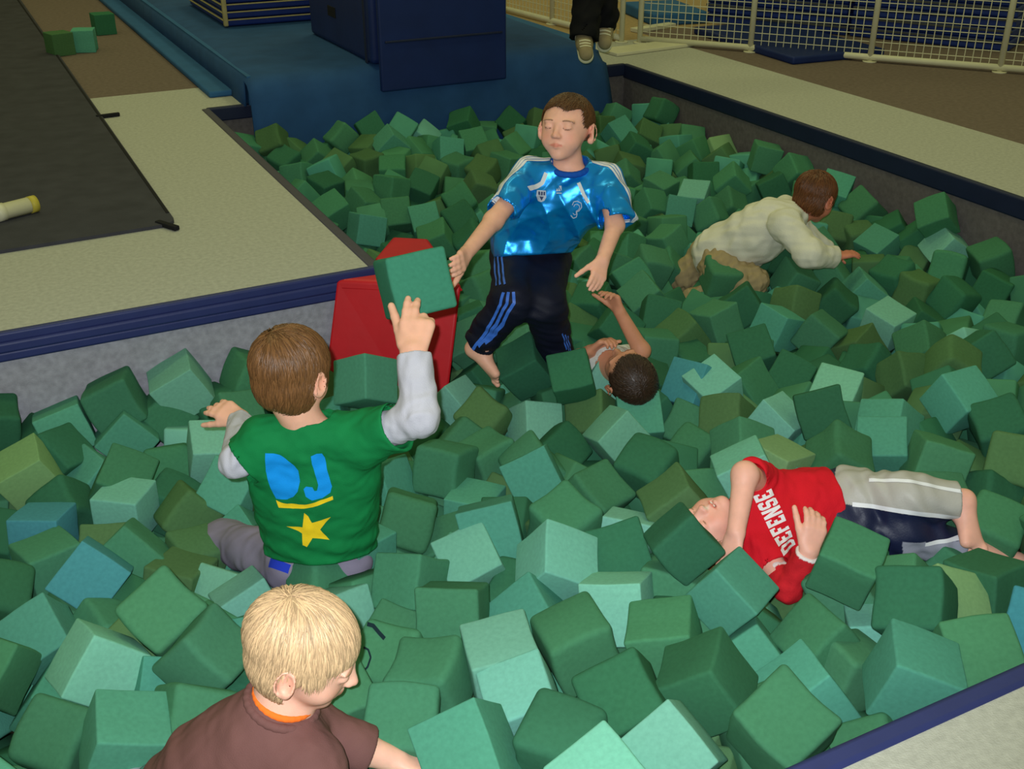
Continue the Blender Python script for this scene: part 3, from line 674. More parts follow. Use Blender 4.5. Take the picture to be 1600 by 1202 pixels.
REST = """O 2.182 5.228 -0.288 0.798 0.392 -0.057 -0.454 0.140
G 2.760 5.447 -0.275 0.384 0.874 0.269 0.128 0.140
T 1.659 5.408 -0.247 0.361 -0.278 0.462 -0.761 0.140
T 2.937 5.574 -0.262 0.205 0.321 -0.923 0.059 0.140
T 2.054 3.885 -0.435 -0.801 -0.511 -0.277 0.142 0.138
O 3.152 5.868 -0.264 0.329 0.672 -0.662 0.045 0.140
T 3.505 3.940 -0.407 0.902 -0.015 -0.197 0.384 0.138
G 3.664 4.947 -0.282 -0.358 -0.684 0.059 0.633 0.140
D 1.718 2.324 -0.372 -0.446 -0.525 0.712 -0.138 0.138
G 2.935 4.132 -0.362 -0.024 -0.015 0.606 -0.795 0.140
G 1.690 3.392 -0.367 -0.501 -0.462 0.447 -0.579 0.140
D 1.316 3.895 -0.502 -0.241 0.299 0.140 0.913 0.138
O 1.713 4.013 -0.435 0.291 0.908 0.266 -0.144 0.138
D 3.773 3.514 -0.315 0.003 0.445 0.623 -0.643 0.137
D 2.731 2.210 -0.302 0.593 0.045 0.449 -0.667 0.140
T 0.698 3.259 -0.527 0.170 0.203 0.876 -0.404 0.138
T 2.207 3.884 -0.435 -0.202 0.219 0.366 0.882 0.138
G 0.653 2.086 -0.321 -0.642 0.314 -0.695 0.084 0.140
T 2.257 5.857 -0.201 -0.582 0.512 0.040 -0.630 0.140
T 3.446 3.708 -0.334 0.279 -0.729 -0.303 -0.546 0.140
D -0.139 2.961 -0.435 0.485 0.412 -0.741 0.214 0.138
D 1.140 2.264 -0.361 -0.516 0.029 -0.624 0.586 0.138
D 3.772 3.368 -0.311 -0.023 -0.409 -0.536 0.739 0.139
T 1.299 4.686 -0.575 0.640 0.248 -0.130 -0.715 0.138
G 1.568 4.059 -0.435 0.011 0.405 0.623 -0.670 0.138
G 2.222 1.815 -0.350 0.137 0.969 -0.204 0.019 0.138
D 2.664 2.747 -0.435 -0.604 0.282 0.081 -0.741 0.138
D 1.698 4.285 -0.443 -0.225 0.383 0.852 0.276 0.138
G 1.706 4.466 -0.436 0.458 -0.302 -0.456 0.701 0.138
G 2.434 4.642 -0.407 -0.645 0.082 -0.466 0.599 0.138
P 0.446 3.276 -0.441 -0.568 0.805 -0.167 0.041 0.128
O 2.397 2.947 -0.435 0.301 0.921 -0.229 -0.092 0.138
D 2.004 3.359 -0.453 0.612 -0.279 0.618 0.407 0.138
D 2.650 4.861 -0.389 -0.276 -0.233 0.921 -0.147 0.138
D 2.460 2.018 -0.323 0.656 -0.223 -0.599 0.401 0.138
D 2.381 4.213 -0.435 -0.151 0.165 -0.667 0.710 0.138
G 3.491 5.012 -0.306 0.330 -0.440 -0.776 -0.310 0.140
D 3.248 3.980 -0.429 0.051 0.138 0.619 0.772 0.138
O 3.198 5.101 -0.294 0.107 0.271 0.943 -0.163 0.140
G 2.575 3.350 -0.421 0.043 -0.886 -0.294 0.357 0.140
G 1.449 5.211 -0.299 0.072 0.313 -0.073 -0.944 0.140
G 1.221 3.113 -0.456 -0.306 0.035 -0.886 0.347 0.138
T 3.348 4.827 -0.314 -0.709 0.330 0.612 0.117 0.140
D 2.667 4.344 -0.431 -0.370 0.201 0.766 0.486 0.138
O 2.650 4.668 -0.409 -0.491 -0.387 -0.707 -0.331 0.138
O 3.705 3.301 -0.391 -0.279 0.453 0.772 -0.348 0.128
G 3.506 4.113 -0.407 -0.501 -0.430 0.715 0.230 0.138
G 1.817 1.474 -0.265 0.873 -0.160 -0.341 0.310 0.128
D 1.929 3.587 -0.435 0.288 0.101 0.481 -0.822 0.138
O 3.416 3.278 -0.363 -0.219 0.283 0.603 -0.713 0.135
G 2.981 5.302 -0.353 -0.851 0.304 -0.005 0.428 0.138
G 3.514 4.770 -0.312 -0.166 0.390 0.560 0.712 0.140
G 2.717 5.100 -0.369 -0.004 -0.452 0.140 -0.881 0.138
G 2.917 2.150 -0.342 0.297 0.835 -0.459 -0.061 0.138
O 2.604 2.122 -0.293 0.069 0.463 0.284 0.837 0.136
G 3.311 2.675 -0.419 0.095 -0.565 -0.348 -0.742 0.138
O 2.942 5.125 -0.367 0.128 0.818 0.395 -0.399 0.138
T 3.159 3.010 -0.435 -0.387 -0.127 -0.142 0.902 0.138
G 2.232 5.600 -0.267 -0.032 0.484 0.340 -0.806 0.140
G 0.824 2.450 -0.395 -0.673 -0.168 0.537 0.480 0.138
G 2.925 4.962 -0.381 -0.197 -0.739 -0.390 0.513 0.138
T 3.093 3.977 -0.435 -0.248 -0.340 0.688 0.591 0.138
D 1.909 2.703 -0.406 0.169 0.222 0.649 -0.707 0.132
O 3.035 5.039 -0.374 -0.438 0.067 -0.759 0.477 0.138
O 1.052 3.150 -0.468 0.106 -0.614 -0.455 -0.636 0.138
D 1.831 3.276 -0.437 0.636 0.410 0.630 0.173 0.138
G 3.643 4.022 -0.395 0.749 0.207 -0.611 -0.152 0.138
O 1.570 4.413 -0.426 -0.568 -0.667 0.283 -0.390 0.138
D 1.803 4.731 -0.468 0.406 -0.220 0.878 0.124 0.138
O 1.336 4.203 -0.451 0.267 -0.112 0.200 0.936 0.138
G 3.627 5.732 -0.250 0.131 -0.248 -0.757 -0.590 0.140
G 2.328 4.793 -0.395 -0.292 0.212 -0.433 -0.826 0.138
O 3.216 4.933 -0.314 -0.585 -0.153 -0.797 -0.009 0.140
G 1.300 4.060 -0.609 -0.533 0.222 -0.151 -0.802 0.138
G 3.360 4.111 -0.420 -0.329 -0.195 -0.851 0.361 0.138
D 0.134 2.421 -0.419 0.175 -0.313 -0.927 -0.112 0.138
G 1.435 2.427 -0.401 0.539 -0.728 -0.333 -0.261 0.138
O 2.601 5.411 -0.287 -0.255 0.597 0.695 0.310 0.140
D 2.739 4.764 -0.397 -0.523 -0.696 0.328 0.367 0.138
D 2.489 4.798 -0.394 -0.659 -0.473 -0.564 -0.154 0.138
D 0.671 3.096 -0.561 0.371 0.421 -0.484 0.671 0.138
G 2.348 2.478 -0.397 -0.624 -0.530 0.550 0.165 0.138
T 3.100 2.262 -0.368 0.095 0.356 0.325 0.871 0.128
D 1.173 1.074 -0.251 -0.610 0.764 -0.125 0.170 0.138
G 3.756 2.703 -0.307 -0.763 0.036 0.590 -0.262 0.140
O 0.099 2.170 -0.351 0.143 0.268 -0.576 -0.759 0.138
Y 3.812 4.916 -0.286 -0.032 -0.006 -0.927 -0.372 0.140
G 1.703 4.840 -0.353 0.242 -0.004 0.384 0.891 0.140
O 2.561 2.411 -0.386 0.515 0.155 0.463 -0.705 0.138
O 2.006 5.725 -0.254 -0.803 0.207 -0.530 -0.174 0.140
G 0.146 1.768 -0.416 0.541 -0.342 -0.670 -0.375 0.138
O 1.765 5.531 -0.271 0.542 0.784 -0.042 0.301 0.140
O 1.345 4.596 -0.703 0.225 -0.035 0.912 -0.341 0.138
D 1.392 1.519 -0.279 0.346 -0.179 -0.916 0.092 0.138
G 2.071 3.631 -0.435 0.367 0.409 -0.061 0.833 0.138
D 3.363 3.863 -0.419 0.006 -0.851 0.153 -0.503 0.138
G 0.355 1.634 -0.346 -0.244 -0.231 -0.932 0.134 0.138
D 1.646 2.895 -0.392 0.394 -0.628 -0.420 0.524 0.140
G 1.343 5.876 -0.203 0.598 0.782 0.152 -0.083 0.140
G 2.917 3.485 -0.435 -0.569 -0.191 -0.786 0.151 0.138
P 2.393 5.856 -0.259 -0.564 0.592 0.034 0.575 0.138
O 2.158 5.381 -0.283 -0.176 -0.052 0.804 0.566 0.140
O 2.477 4.280 -0.435 0.172 0.298 -0.926 -0.154 0.138
O 1.056 1.226 -0.321 0.699 -0.524 0.156 -0.461 0.138
G 3.187 5.533 -0.334 -0.562 -0.653 -0.167 -0.479 0.138
G 2.681 4.535 -0.416 0.700 -0.196 0.684 -0.065 0.138
O 2.465 1.862 -0.335 -0.181 0.922 0.340 -0.046 0.128
O 3.714 4.754 -0.284 0.085 -0.508 -0.471 0.716 0.142
D 0.572 3.364 -0.389 -0.606 0.541 -0.309 0.495 0.140
D 2.553 4.944 -0.382 0.410 0.150 0.706 0.557 0.138
G 3.788 5.156 -0.281 0.362 -0.654 -0.014 0.664 0.140
G 3.046 5.486 -0.343 0.975 0.005 -0.124 0.183 0.138
G 2.320 2.202 -0.308 -0.240 0.794 0.436 0.350 0.136
G 3.200 3.837 -0.439 -0.083 0.069 -0.808 0.580 0.138
G 3.604 4.376 -0.372 -0.140 -0.817 0.061 0.555 0.140
T 3.647 5.100 -0.283 -0.013 0.721 0.231 0.653 0.139
D 0.015 3.373 -0.379 0.742 0.208 -0.272 -0.577 0.140
D 3.041 3.716 -0.435 -0.504 -0.292 0.186 0.791 0.138
G 1.516 1.738 -0.317 -0.030 -0.914 0.143 0.378 0.138
G 1.729 5.123 -0.306 -0.433 0.417 -0.601 0.527 0.140
D 2.621 2.634 -0.424 0.026 -0.782 0.017 0.623 0.138
G 1.310 4.405 -0.696 0.458 0.087 0.773 0.430 0.138
G 2.768 5.244 -0.357 0.349 -0.270 -0.761 -0.476 0.138
T -0.272 2.247 -0.447 0.367 0.476 0.022 0.799 0.138
T 1.354 5.029 -0.803 0.658 -0.685 -0.270 0.155 0.138
T 3.789 5.620 -0.229 -0.558 0.500 0.590 0.301 0.144
D 1.300 4.507 -0.840 -0.400 -0.568 -0.709 -0.121 0.138
D 3.005 3.553 -0.445 0.670 -0.639 -0.187 0.328 0.138
O 2.581 5.088 -0.389 0.886 -0.334 -0.256 -0.194 0.138
D 3.461 3.410 -0.411 -0.147 -0.873 -0.462 -0.065 0.138
O 1.298 4.511 -0.454 -0.755 -0.393 0.442 0.283 0.138
O 1.231 2.463 -0.437 0.148 0.451 -0.574 0.667 0.138
G 1.766 5.260 -0.309 0.445 -0.500 0.724 -0.165 0.140
G 2.863 4.826 -0.392 -0.251 -0.107 -0.004 -0.962 0.138
G 1.434 3.079 -0.439 -0.777 -0.240 0.489 -0.315 0.138
T 3.205 5.246 -0.299 -0.739 -0.472 0.411 -0.249 0.140
D 2.224 4.229 -0.447 0.138 -0.332 0.679 -0.640 0.138
T 3.664 3.840 -0.350 -0.295 0.295 0.715 -0.561 0.140
T 3.464 2.752 -0.433 -0.228 0.114 0.692 0.675 0.138
G 1.174 1.212 -0.221 0.625 -0.010 -0.165 -0.763 0.138
O 1.550 3.428 -0.527 -0.724 -0.378 -0.347 0.461 0.138
D 3.059 3.836 -0.435 0.125 -0.190 -0.839 -0.494 0.138
O 3.774 5.312 -0.300 -0.918 0.167 -0.266 -0.244 0.140
G 1.543 3.460 -0.385 0.917 -0.231 -0.264 -0.191 0.140
D 3.400 2.562 -0.393 0.729 -0.520 0.355 0.268 0.138
G 1.301 4.328 -0.832 -0.490 0.440 -0.196 -0.727 0.138
G 1.305 4.852 -0.619 0.612 -0.719 0.264 -0.196 0.138
G 1.543 2.992 -0.468 -0.304 -0.364 -0.880 0.031 0.138
D 2.085 4.172 -0.435 0.489 0.249 -0.288 -0.785 0.138
D 1.700 4.634 -0.471 -0.260 0.894 0.311 -0.188 0.138
D 1.355 4.868 -0.838 0.208 -0.168 0.735 0.623 0.138
D 1.907 2.953 -0.443 0.213 0.630 0.707 -0.243 0.138
G 2.258 5.111 -0.370 0.528 0.222 0.251 -0.781 0.138
T 3.643 4.609 -0.299 0.926 -0.038 0.208 0.311 0.140
O 1.604 4.181 -0.459 -0.328 -0.147 0.533 0.766 0.138
G 2.080 5.510 -0.276 0.130 -0.875 0.464 -0.047 0.140
D 2.522 3.510 -0.462 0.008 0.136 -0.883 -0.450 0.140
G 2.627 4.209 -0.441 0.482 0.856 -0.143 -0.119 0.138
O 3.079 5.182 -0.363 -0.435 0.024 0.811 -0.389 0.138
O 1.627 5.859 -0.262 -0.376 -0.048 0.497 0.781 0.140
O 3.519 5.870 -0.320 -0.164 0.455 0.176 0.857 0.138
D 2.057 1.785 -0.337 -0.551 0.783 -0.289 0.013 0.138
P 3.211 2.543 -0.383 -0.293 0.535 0.218 -0.762 0.131
G 2.289 2.012 -0.382 -0.492 -0.348 0.771 -0.207 0.138
O 3.125 5.653 -0.324 0.294 -0.038 0.414 0.861 0.138
G 3.333 5.785 -0.320 0.803 -0.337 -0.005 0.492 0.138
D 2.806 3.291 -0.436 0.754 0.351 -0.229 0.507 0.138
T 3.794 4.643 -0.291 -0.703 -0.102 0.657 -0.253 0.139
D 1.302 5.117 -0.667 -0.467 0.031 -0.046 0.883 0.138
O 2.767 4.958 -0.398 0.342 0.509 0.106 0.783 0.138
D 2.119 4.295 -0.435 0.191 -0.099 -0.928 0.305 0.138
D 3.108 5.365 -0.370 0.024 -0.728 0.598 0.334 0.138
D 1.949 3.223 -0.467 0.146 -0.212 -0.380 -0.889 0.138
D 1.301 4.176 -0.686 -0.360 0.781 -0.430 -0.276 0.138
G 2.492 2.244 -0.358 -0.250 0.917 -0.106 0.292 0.138
G 1.792 4.385 -0.469 -0.820 -0.386 0.115 0.407 0.138
G 2.798 5.874 -0.280 -0.704 0.666 -0.212 0.131 0.134
D 2.202 4.557 -0.460 0.341 0.806 -0.462 -0.141 0.138
D -0.250 2.306 -0.668 0.147 0.392 -0.590 0.690 0.138
G 2.367 5.674 -0.275 0.078 0.801 0.122 0.581 0.140
G 1.601 2.217 -0.378 -0.062 -0.508 -0.322 -0.797 0.138
D 2.906 5.446 -0.377 -0.320 -0.665 -0.569 0.363 0.138
T 2.835 3.760 -0.555 -0.484 0.332 -0.298 0.753 0.138
D 0.538 3.132 -0.481 -0.232 -0.449 0.606 -0.614 0.138
G 3.310 3.719 -0.424 0.789 -0.492 0.055 -0.363 0.138
D 2.522 4.122 -0.448 -0.246 -0.252 0.420 0.836 0.138
G 2.760 5.728 -0.320 -0.057 0.705 0.575 0.411 0.138
G 3.007 2.024 -0.321 0.373 0.867 -0.067 -0.322 0.138
T 0.542 1.611 -0.333 -0.098 -0.865 0.487 0.068 0.138
D 3.288 5.648 -0.324 -0.286 -0.181 -0.741 -0.580 0.138
T 3.717 4.510 -0.353 0.692 0.574 0.053 0.434 0.140
G 1.721 3.705 -0.435 -0.710 -0.337 0.064 -0.615 0.138
O 2.053 4.912 -0.385 0.774 0.573 -0.267 -0.023 0.138
G 0.274 2.129 -0.346 -0.606 0.541 -0.309 0.495 0.138
G 2.169 1.929 -0.439 -0.007 -0.066 -0.064 -0.996 0.138
G -0.009 2.529 -0.469 -0.296 -0.565 -0.682 -0.357 0.138
G 3.084 4.198 -0.483 -0.385 -0.467 0.771 0.199 0.138
G 1.409 3.818 -0.440 -0.482 0.423 0.764 0.071 0.138
D 1.797 1.612 -0.307 -0.544 0.835 -0.062 0.054 0.138
D 3.777 3.072 -0.384 0.787 0.508 -0.171 -0.306 0.140
G 2.414 4.426 -0.491 0.351 0.873 0.325 -0.092 0.138
T 1.495 1.602 -0.395 -0.395 -0.017 0.890 0.227 0.138
G 1.224 1.551 -0.241 -0.557 0.380 -0.695 -0.250 0.138
D 1.533 3.714 -0.435 0.187 0.925 -0.190 0.271 0.138
D -0.161 2.042 -0.476 0.096 -0.719 -0.437 -0.531 0.138
G 1.423 4.520 -0.425 -0.244 0.064 0.419 0.872 0.138
G -0.201 3.124 -0.435 0.154 0.011 -0.722 -0.675 0.138
G 1.350 4.751 -0.730 -0.054 0.318 -0.356 -0.877 0.138
D 2.711 1.972 -0.294 -0.303 0.600 0.521 0.526 0.131
G 3.356 5.297 -0.349 -0.455 -0.395 0.239 0.761 0.138
G 1.953 5.214 -0.321 0.281 0.327 0.367 -0.825 0.140
T 3.131 2.675 -0.391 0.789 0.494 0.363 0.048 0.140
T 2.555 5.857 -0.290 0.202 -0.335 -0.564 0.727 0.140
G 2.663 3.762 -0.527 0.747 -0.064 -0.327 0.576 0.138
T 2.234 2.298 -0.418 0.031 -0.663 -0.538 0.520 0.128
T -0.225 1.780 -0.280 0.726 -0.068 0.604 0.321 0.138
O 2.955 5.732 -0.320 -0.819 -0.200 -0.526 -0.110 0.138
G 2.807 3.606 -0.514 -0.281 0.462 0.688 -0.484 0.138
D 1.590 2.671 -0.492 0.728 -0.109 -0.303 -0.605 0.138
D 1.563 2.474 -0.478 0.005 0.991 -0.001 -0.134 0.138
T 3.605 2.816 -0.463 -0.842 0.506 -0.182 -0.046 0.138
G -0.216 1.900 -0.402 -0.333 0.899 0.057 -0.277 0.138
D 2.256 1.481 -0.431 -0.331 -0.674 0.546 -0.370 0.138
G 1.520 4.637 -0.462 0.454 0.786 -0.256 -0.332 0.138
D 3.798 3.630 -0.345 -0.624 -0.415 0.461 0.474 0.140
G 2.579 1.958 -0.404 -0.701 0.159 -0.683 -0.131 0.138
O 1.158 1.348 -0.285 -0.301 -0.447 0.479 -0.693 0.138
T 2.226 4.802 -0.441 0.148 -0.230 0.107 0.956 0.138
O 2.399 1.509 -0.296 0.223 0.154 0.611 0.744 0.138
G 1.428 4.867 -0.388 0.079 0.702 -0.401 0.583 0.138
G 2.419 4.979 -0.411 -0.305 0.511 -0.722 0.353 0.138
G 1.111 2.587 -0.468 -0.310 0.757 -0.052 -0.573 0.138
G 2.290 1.398 -0.215 0.377 0.450 -0.702 -0.403 0.138
D 2.000 1.910 -0.410 0.651 -0.439 -0.607 -0.125 0.138
D 3.056 4.873 -0.463 -0.601 -0.307 -0.298 -0.675 0.138
D 0.996 2.662 -0.429 -0.937 -0.000 0.025 0.348 0.138
D 3.345 5.472 -0.354 0.879 -0.315 -0.222 0.281 0.138
G 3.366 4.654 -0.394 -0.095 0.625 -0.775 0.019 0.138
O 3.143 2.121 -0.337 -0.325 -0.701 0.027 0.634 0.138
G 0.950 2.488 -0.448 -0.617 0.489 0.087 0.610 0.138
G 3.584 3.273 -0.411 -0.299 0.025 -0.945 0.133 0.138
D 2.886 4.456 -0.454 0.233 0.648 -0.675 0.266 0.138
D 3.445 4.463 -0.390 0.088 0.619 0.575 0.528 0.140
T 3.247 5.401 -0.363 -0.894 0.282 -0.275 -0.213 0.138
D 2.856 2.100 -0.462 -0.067 -0.794 -0.117 -0.593 0.138
G 0.218 2.265 -0.362 0.560 0.477 -0.671 0.090 0.138
G 1.780 5.870 -0.307 0.696 0.527 0.186 0.451 0.140
G 0.828 2.291 -0.432 0.283 0.474 -0.829 -0.090 0.138
G 2.976 4.736 -0.417 0.604 -0.066 -0.787 0.108 0.138
T 1.567 3.142 -0.511 -0.595 0.570 -0.566 0.003 0.138
D 0.457 1.726 -0.292 0.719 -0.578 0.312 -0.227 0.138
D 2.890 5.246 -0.447 -0.803 0.215 0.523 -0.190 0.138
T 2.749 4.095 -0.435 -0.317 0.572 -0.742 0.149 0.138
O 1.970 4.467 -0.459 -0.289 -0.178 0.872 -0.351 0.138
G 1.307 3.733 -0.440 0.224 -0.123 -0.338 0.906 0.138
G 0.528 2.295 -0.490 0.239 0.890 0.389 0.017 0.138
G 0.880 3.002 -0.551 -0.017 0.964 -0.244 -0.101 0.138
G 1.968 5.062 -0.431 0.164 -0.883 -0.438 0.023 0.138
G 1.578 4.781 -0.471 -0.567 -0.413 -0.661 0.266 0.138
G 1.129 1.612 -0.346 -0.061 0.546 -0.820 0.163 0.138
G 1.968 2.807 -0.459 -0.143 -0.039 -0.192 -0.970 0.138
T -0.105 2.292 -0.495 0.101 0.727 -0.508 0.451 0.138
G 2.557 3.890 -0.463 0.023 -0.668 -0.733 0.130 0.138
G 2.668 2.874 -0.492 0.927 -0.239 0.008 0.288 0.138
D 1.547 4.932 -0.494 0.036 -0.715 -0.459 -0.526 0.138
G 1.085 3.309 -0.483 0.000 0.550 -0.124 -0.826 0.138
O 2.528 4.649 -0.457 0.549 0.644 -0.432 0.311 0.138
O 2.170 2.550 -0.435 0.734 0.356 -0.005 -0.579 0.138
O 3.772 4.377 -0.339 0.425 -0.794 -0.433 0.043 0.140
D 3.472 5.737 -0.320 0.157 -0.974 0.165 0.015 0.138
G 3.093 4.676 -0.414 0.087 0.083 0.449 -0.885 0.138
G 1.574 4.548 -0.478 -0.331 0.181 -0.895 -0.239 0.138
O -0.068 3.196 -0.475 -0.110 0.096 0.963 0.227 0.138
T 2.912 3.248 -0.436 -0.368 0.711 0.597 0.060 0.138
T 2.539 5.706 -0.320 -0.193 0.249 0.944 0.096 0.138
G 2.516 2.945 -0.435 0.253 0.956 -0.101 -0.113 0.138
T 3.519 4.320 -0.468 0.780 0.237 -0.288 -0.502 0.138
G 1.442 5.862 -0.319 0.412 -0.031 0.491 0.767 0.140
D 2.974 4.595 -0.488 0.711 -0.636 -0.230 0.191 0.138
O 1.823 4.549 -0.509 0.825 -0.146 -0.502 -0.216 0.138
G 2.057 2.007 -0.506 0.170 0.833 0.425 -0.310 0.138
O 3.179 4.990 -0.432 0.174 -0.732 -0.652 0.093 0.138
O 3.010 4.310 -0.446 -0.076 -0.639 -0.727 -0.239 0.138
T 1.430 5.567 -0.331 -0.616 0.275 0.694 0.251 0.138
T 2.504 3.763 -0.586 0.835 -0.086 0.450 0.306 0.138
D 1.835 1.896 -0.546 0.787 -0.207 -0.001 -0.580 0.138
G 2.707 3.396 -0.464 0.574 -0.301 0.760 0.043 0.138
O 2.080 2.047 -0.693 0.844 0.207 0.491 -0.058 0.138
T 0.925 2.164 -0.380 0.138 0.767 -0.379 0.498 0.138
G 1.457 2.289 -0.366 -0.707 -0.033 0.512 -0.486 0.138
D 1.803 3.131 -0.438 -0.950 -0.161 0.061 0.260 0.138
G 3.176 4.296 -0.533 -0.467 -0.035 -0.738 -0.486 0.138
D 2.774 2.652 -0.454 -0.380 0.612 -0.237 -0.652 0.138
D 2.320 3.556 -0.494 0.188 -0.307 0.686 -0.632 0.138
O 0.847 1.666 -0.298 0.458 0.796 -0.379 -0.116 0.138
G 1.383 1.206 -0.319 -0.019 0.244 0.147 0.958 0.138
O 3.540 4.903 -0.432 -0.417 0.296 -0.747 0.425 0.138
T 0.991 1.640 -0.375 0.752 -0.423 -0.165 -0.478 0.138
G 1.389 5.211 -0.827 -0.389 -0.711 0.489 -0.323 0.138
G 2.181 5.002 -0.400 -0.899 0.134 0.269 -0.318 0.138
G 3.629 4.211 -0.465 -0.089 -0.439 -0.790 -0.419 0.138
G 2.405 3.950 -0.536 -0.922 0.252 -0.123 0.268 0.138
G 1.911 4.656 -0.519 -0.613 -0.628 0.207 0.433 0.138
D 1.616 5.611 -0.333 -0.509 0.242 -0.524 -0.639 0.138
D 1.282 4.645 -0.407 -0.627 0.404 0.327 0.580 0.138
T 1.892 3.976 -0.458 0.253 -0.372 -0.523 -0.724 0.138
G 0.272 2.727 -0.508 -0.048 0.836 0.396 0.378 0.138
G 1.407 4.495 -0.598 0.927 0.304 -0.017 -0.221 0.138
T 2.321 3.879 -0.488 -0.735 -0.444 0.333 0.389 0.138
O 2.759 2.969 -0.520 0.553 0.402 -0.696 -0.218 0.138
G 3.546 3.114 -0.404 0.307 0.111 -0.920 -0.218 0.138
D 0.307 2.906 -0.600 -0.375 0.495 0.724 -0.301 0.138
G 2.128 1.619 -0.399 0.584 0.672 0.014 -0.455 0.138
T 2.781 5.611 -0.354 0.378 0.738 -0.530 0.176 0.138
D 1.651 5.064 -0.507 -0.307 -0.282 0.379 -0.826 0.138
D 3.790 3.946 -0.347 -0.033 -0.823 -0.554 0.118 0.140
G 2.665 3.095 -0.502 -0.500 0.668 -0.208 -0.512 0.138
G 1.419 4.330 -0.524 -0.629 0.632 -0.447 0.071 0.138
G 1.301 1.932 -0.343 0.451 -0.336 -0.445 0.697 0.128
D 1.935 4.809 -0.464 0.376 0.033 -0.520 -0.766 0.138
D 2.302 3.737 -0.451 0.062 -0.776 0.299 0.552 0.138
T 3.776 5.471 -0.309 0.906 0.090 -0.395 0.123 0.140
D 1.362 5.447 -0.341 0.679 0.458 -0.538 -0.201 0.138
O 2.032 2.063 -0.328 0.871 0.420 0.018 0.254 0.138
G 2.832 5.100 -0.468 -0.120 0.760 -0.295 0.566 0.138
G 3.792 4.499 -0.499 0.120 -0.214 0.906 0.344 0.138
G 1.072 2.892 -0.516 0.887 0.262 0.120 0.362 0.138
D 0.018 2.041 -0.469 0.018 0.320 0.921 0.221 0.138
O 2.474 3.876 -0.591 -0.151 -0.160 -0.614 -0.758 0.138
T 3.034 3.063 -0.523 0.617 -0.712 -0.227 0.248 0.138
G 3.505 3.613 -0.479 0.023 -0.111 0.860 -0.498 0.138
T 2.682 3.521 -0.506 0.718 0.360 0.338 -0.491 0.140
T 3.207 2.762 -0.497 -0.807 -0.054 -0.229 0.542 0.138
D 1.833 2.562 -0.508 0.256 0.870 0.421 0.015 0.138
D 2.115 5.149 -0.438 0.269 0.564 -0.556 -0.548 0.138
D 2.075 2.768 -0.457 0.347 0.550 -0.738 0.180 0.138
G 2.268 5.490 -0.362 -0.523 -0.146 0.795 0.271 0.138
T 3.194 3.690 -0.511 0.521 0.308 -0.796 -0.002 0.138
G 2.113 3.166 -0.518 -0.508 -0.654 -0.324 -0.457 0.138
O 3.134 2.862 -0.420 0.099 0.672 0.560 0.474 0.130
G 2.141 3.330 -0.519 0.291 0.692 0.255 -0.610 0.138
G 3.683 5.867 -0.320 0.658 -0.018 0.723 -0.212 0.138
O 3.365 4.455 -0.589 -0.215 -0.682 -0.445 -0.538 0.138
G 2.812 2.251 -0.429 0.284 0.291 0.096 -0.909 0.138
G 0.751 2.166 -0.389 0.842 0.309 -0.434 0.083 0.138
G 2.261 3.243 -0.487 0.180 -0.518 -0.071 0.833 0.138
D 2.542 4.371 -0.494 0.491 -0.101 -0.255 -0.827 0.138
G 3.330 4.298 -0.530 -0.524 -0.594 -0.439 0.423 0.138
D 3.072 3.648 -0.549 0.245 -0.578 -0.442 0.641 0.138
G 0.430 2.792 -0.530 0.872 0.115 -0.435 -0.193 0.138
G 1.758 2.477 -0.450 0.672 0.645 0.265 0.248 0.138
G 1.002 1.078 -0.243 -0.014 -0.901 -0.318 0.295 0.138
T 1.705 4.917 -0.463 0.198 0.600 -0.678 0.376 0.138
T 1.493 2.867 -0.484 0.563 -0.445 0.304 0.627 0.138
G 0.282 2.784 -0.725 0.732 0.302 0.448 0.416 0.138
D 0.548 2.848 -0.439 -0.265 0.229 -0.882 -0.317 0.138
T 1.122 2.753 -0.476 0.338 -0.003 -0.875 0.346 0.138
D 3.454 2.623 -0.536 0.865 -0.389 -0.108 -0.298 0.138
G 3.627 2.542 -0.580 -0.773 0.052 0.579 0.254 0.138
D 3.680 2.633 -0.439 0.981 0.009 0.181 -0.069 0.138
O 3.781 2.611 -0.512 0.452 0.821 -0.054 -0.344 0.138
O -0.400 2.776 -0.457 -0.556 -0.601 0.270 0.507 0.138
G -0.138 2.791 -0.504 0.656 0.026 -0.611 0.443 0.138
G 0.003 2.858 -0.554 -0.315 0.801 -0.413 -0.297 0.138
D 2.526 2.689 -0.507 0.566 0.308 -0.223 -0.732 0.138
O 2.845 2.530 -0.437 0.132 0.044 -0.986 -0.088 0.138
D 3.039 2.667 -0.512 0.300 0.934 -0.144 -0.132 0.138
G 3.186 2.601 -0.566 0.120 -0.800 0.464 -0.360 0.138
G 3.326 2.627 -0.658 -0.625 0.297 0.005 -0.722 0.138
O 1.690 2.671 -0.639 -0.031 -0.227 0.201 -0.953 0.138
O 1.796 2.620 -0.595 -0.171 0.355 0.245 -0.886 0.138
D 1.978 2.735 -0.618 0.138 0.901 -0.342 0.227 0.138
D 2.081 2.652 -0.561 -0.196 0.908 0.073 -0.362 0.138
O 2.153 2.675 -0.683 -0.517 0.727 -0.442 0.093 0.138
D 2.225 2.609 -0.556 -0.777 0.457 -0.304 -0.307 0.138
G 2.364 2.720 -0.525 0.931 -0.268 -0.026 0.247 0.138
O 0.164 2.837 -0.547 0.321 0.410 0.557 0.647 0.138
G 0.464 2.966 -0.507 -0.969 0.044 0.058 -0.235 0.138
D 0.639 2.951 -0.538 0.406 0.778 0.094 0.470 0.138
G 0.769 2.877 -0.562 -0.189 0.884 -0.178 -0.389 0.138
D 0.845 2.852 -0.674 -0.702 -0.594 -0.113 0.376 0.138
G 0.949 2.892 -0.602 -0.639 0.001 0.499 0.585 0.138
D 3.366 2.753 -0.563 -0.607 0.157 -0.653 0.425 0.138
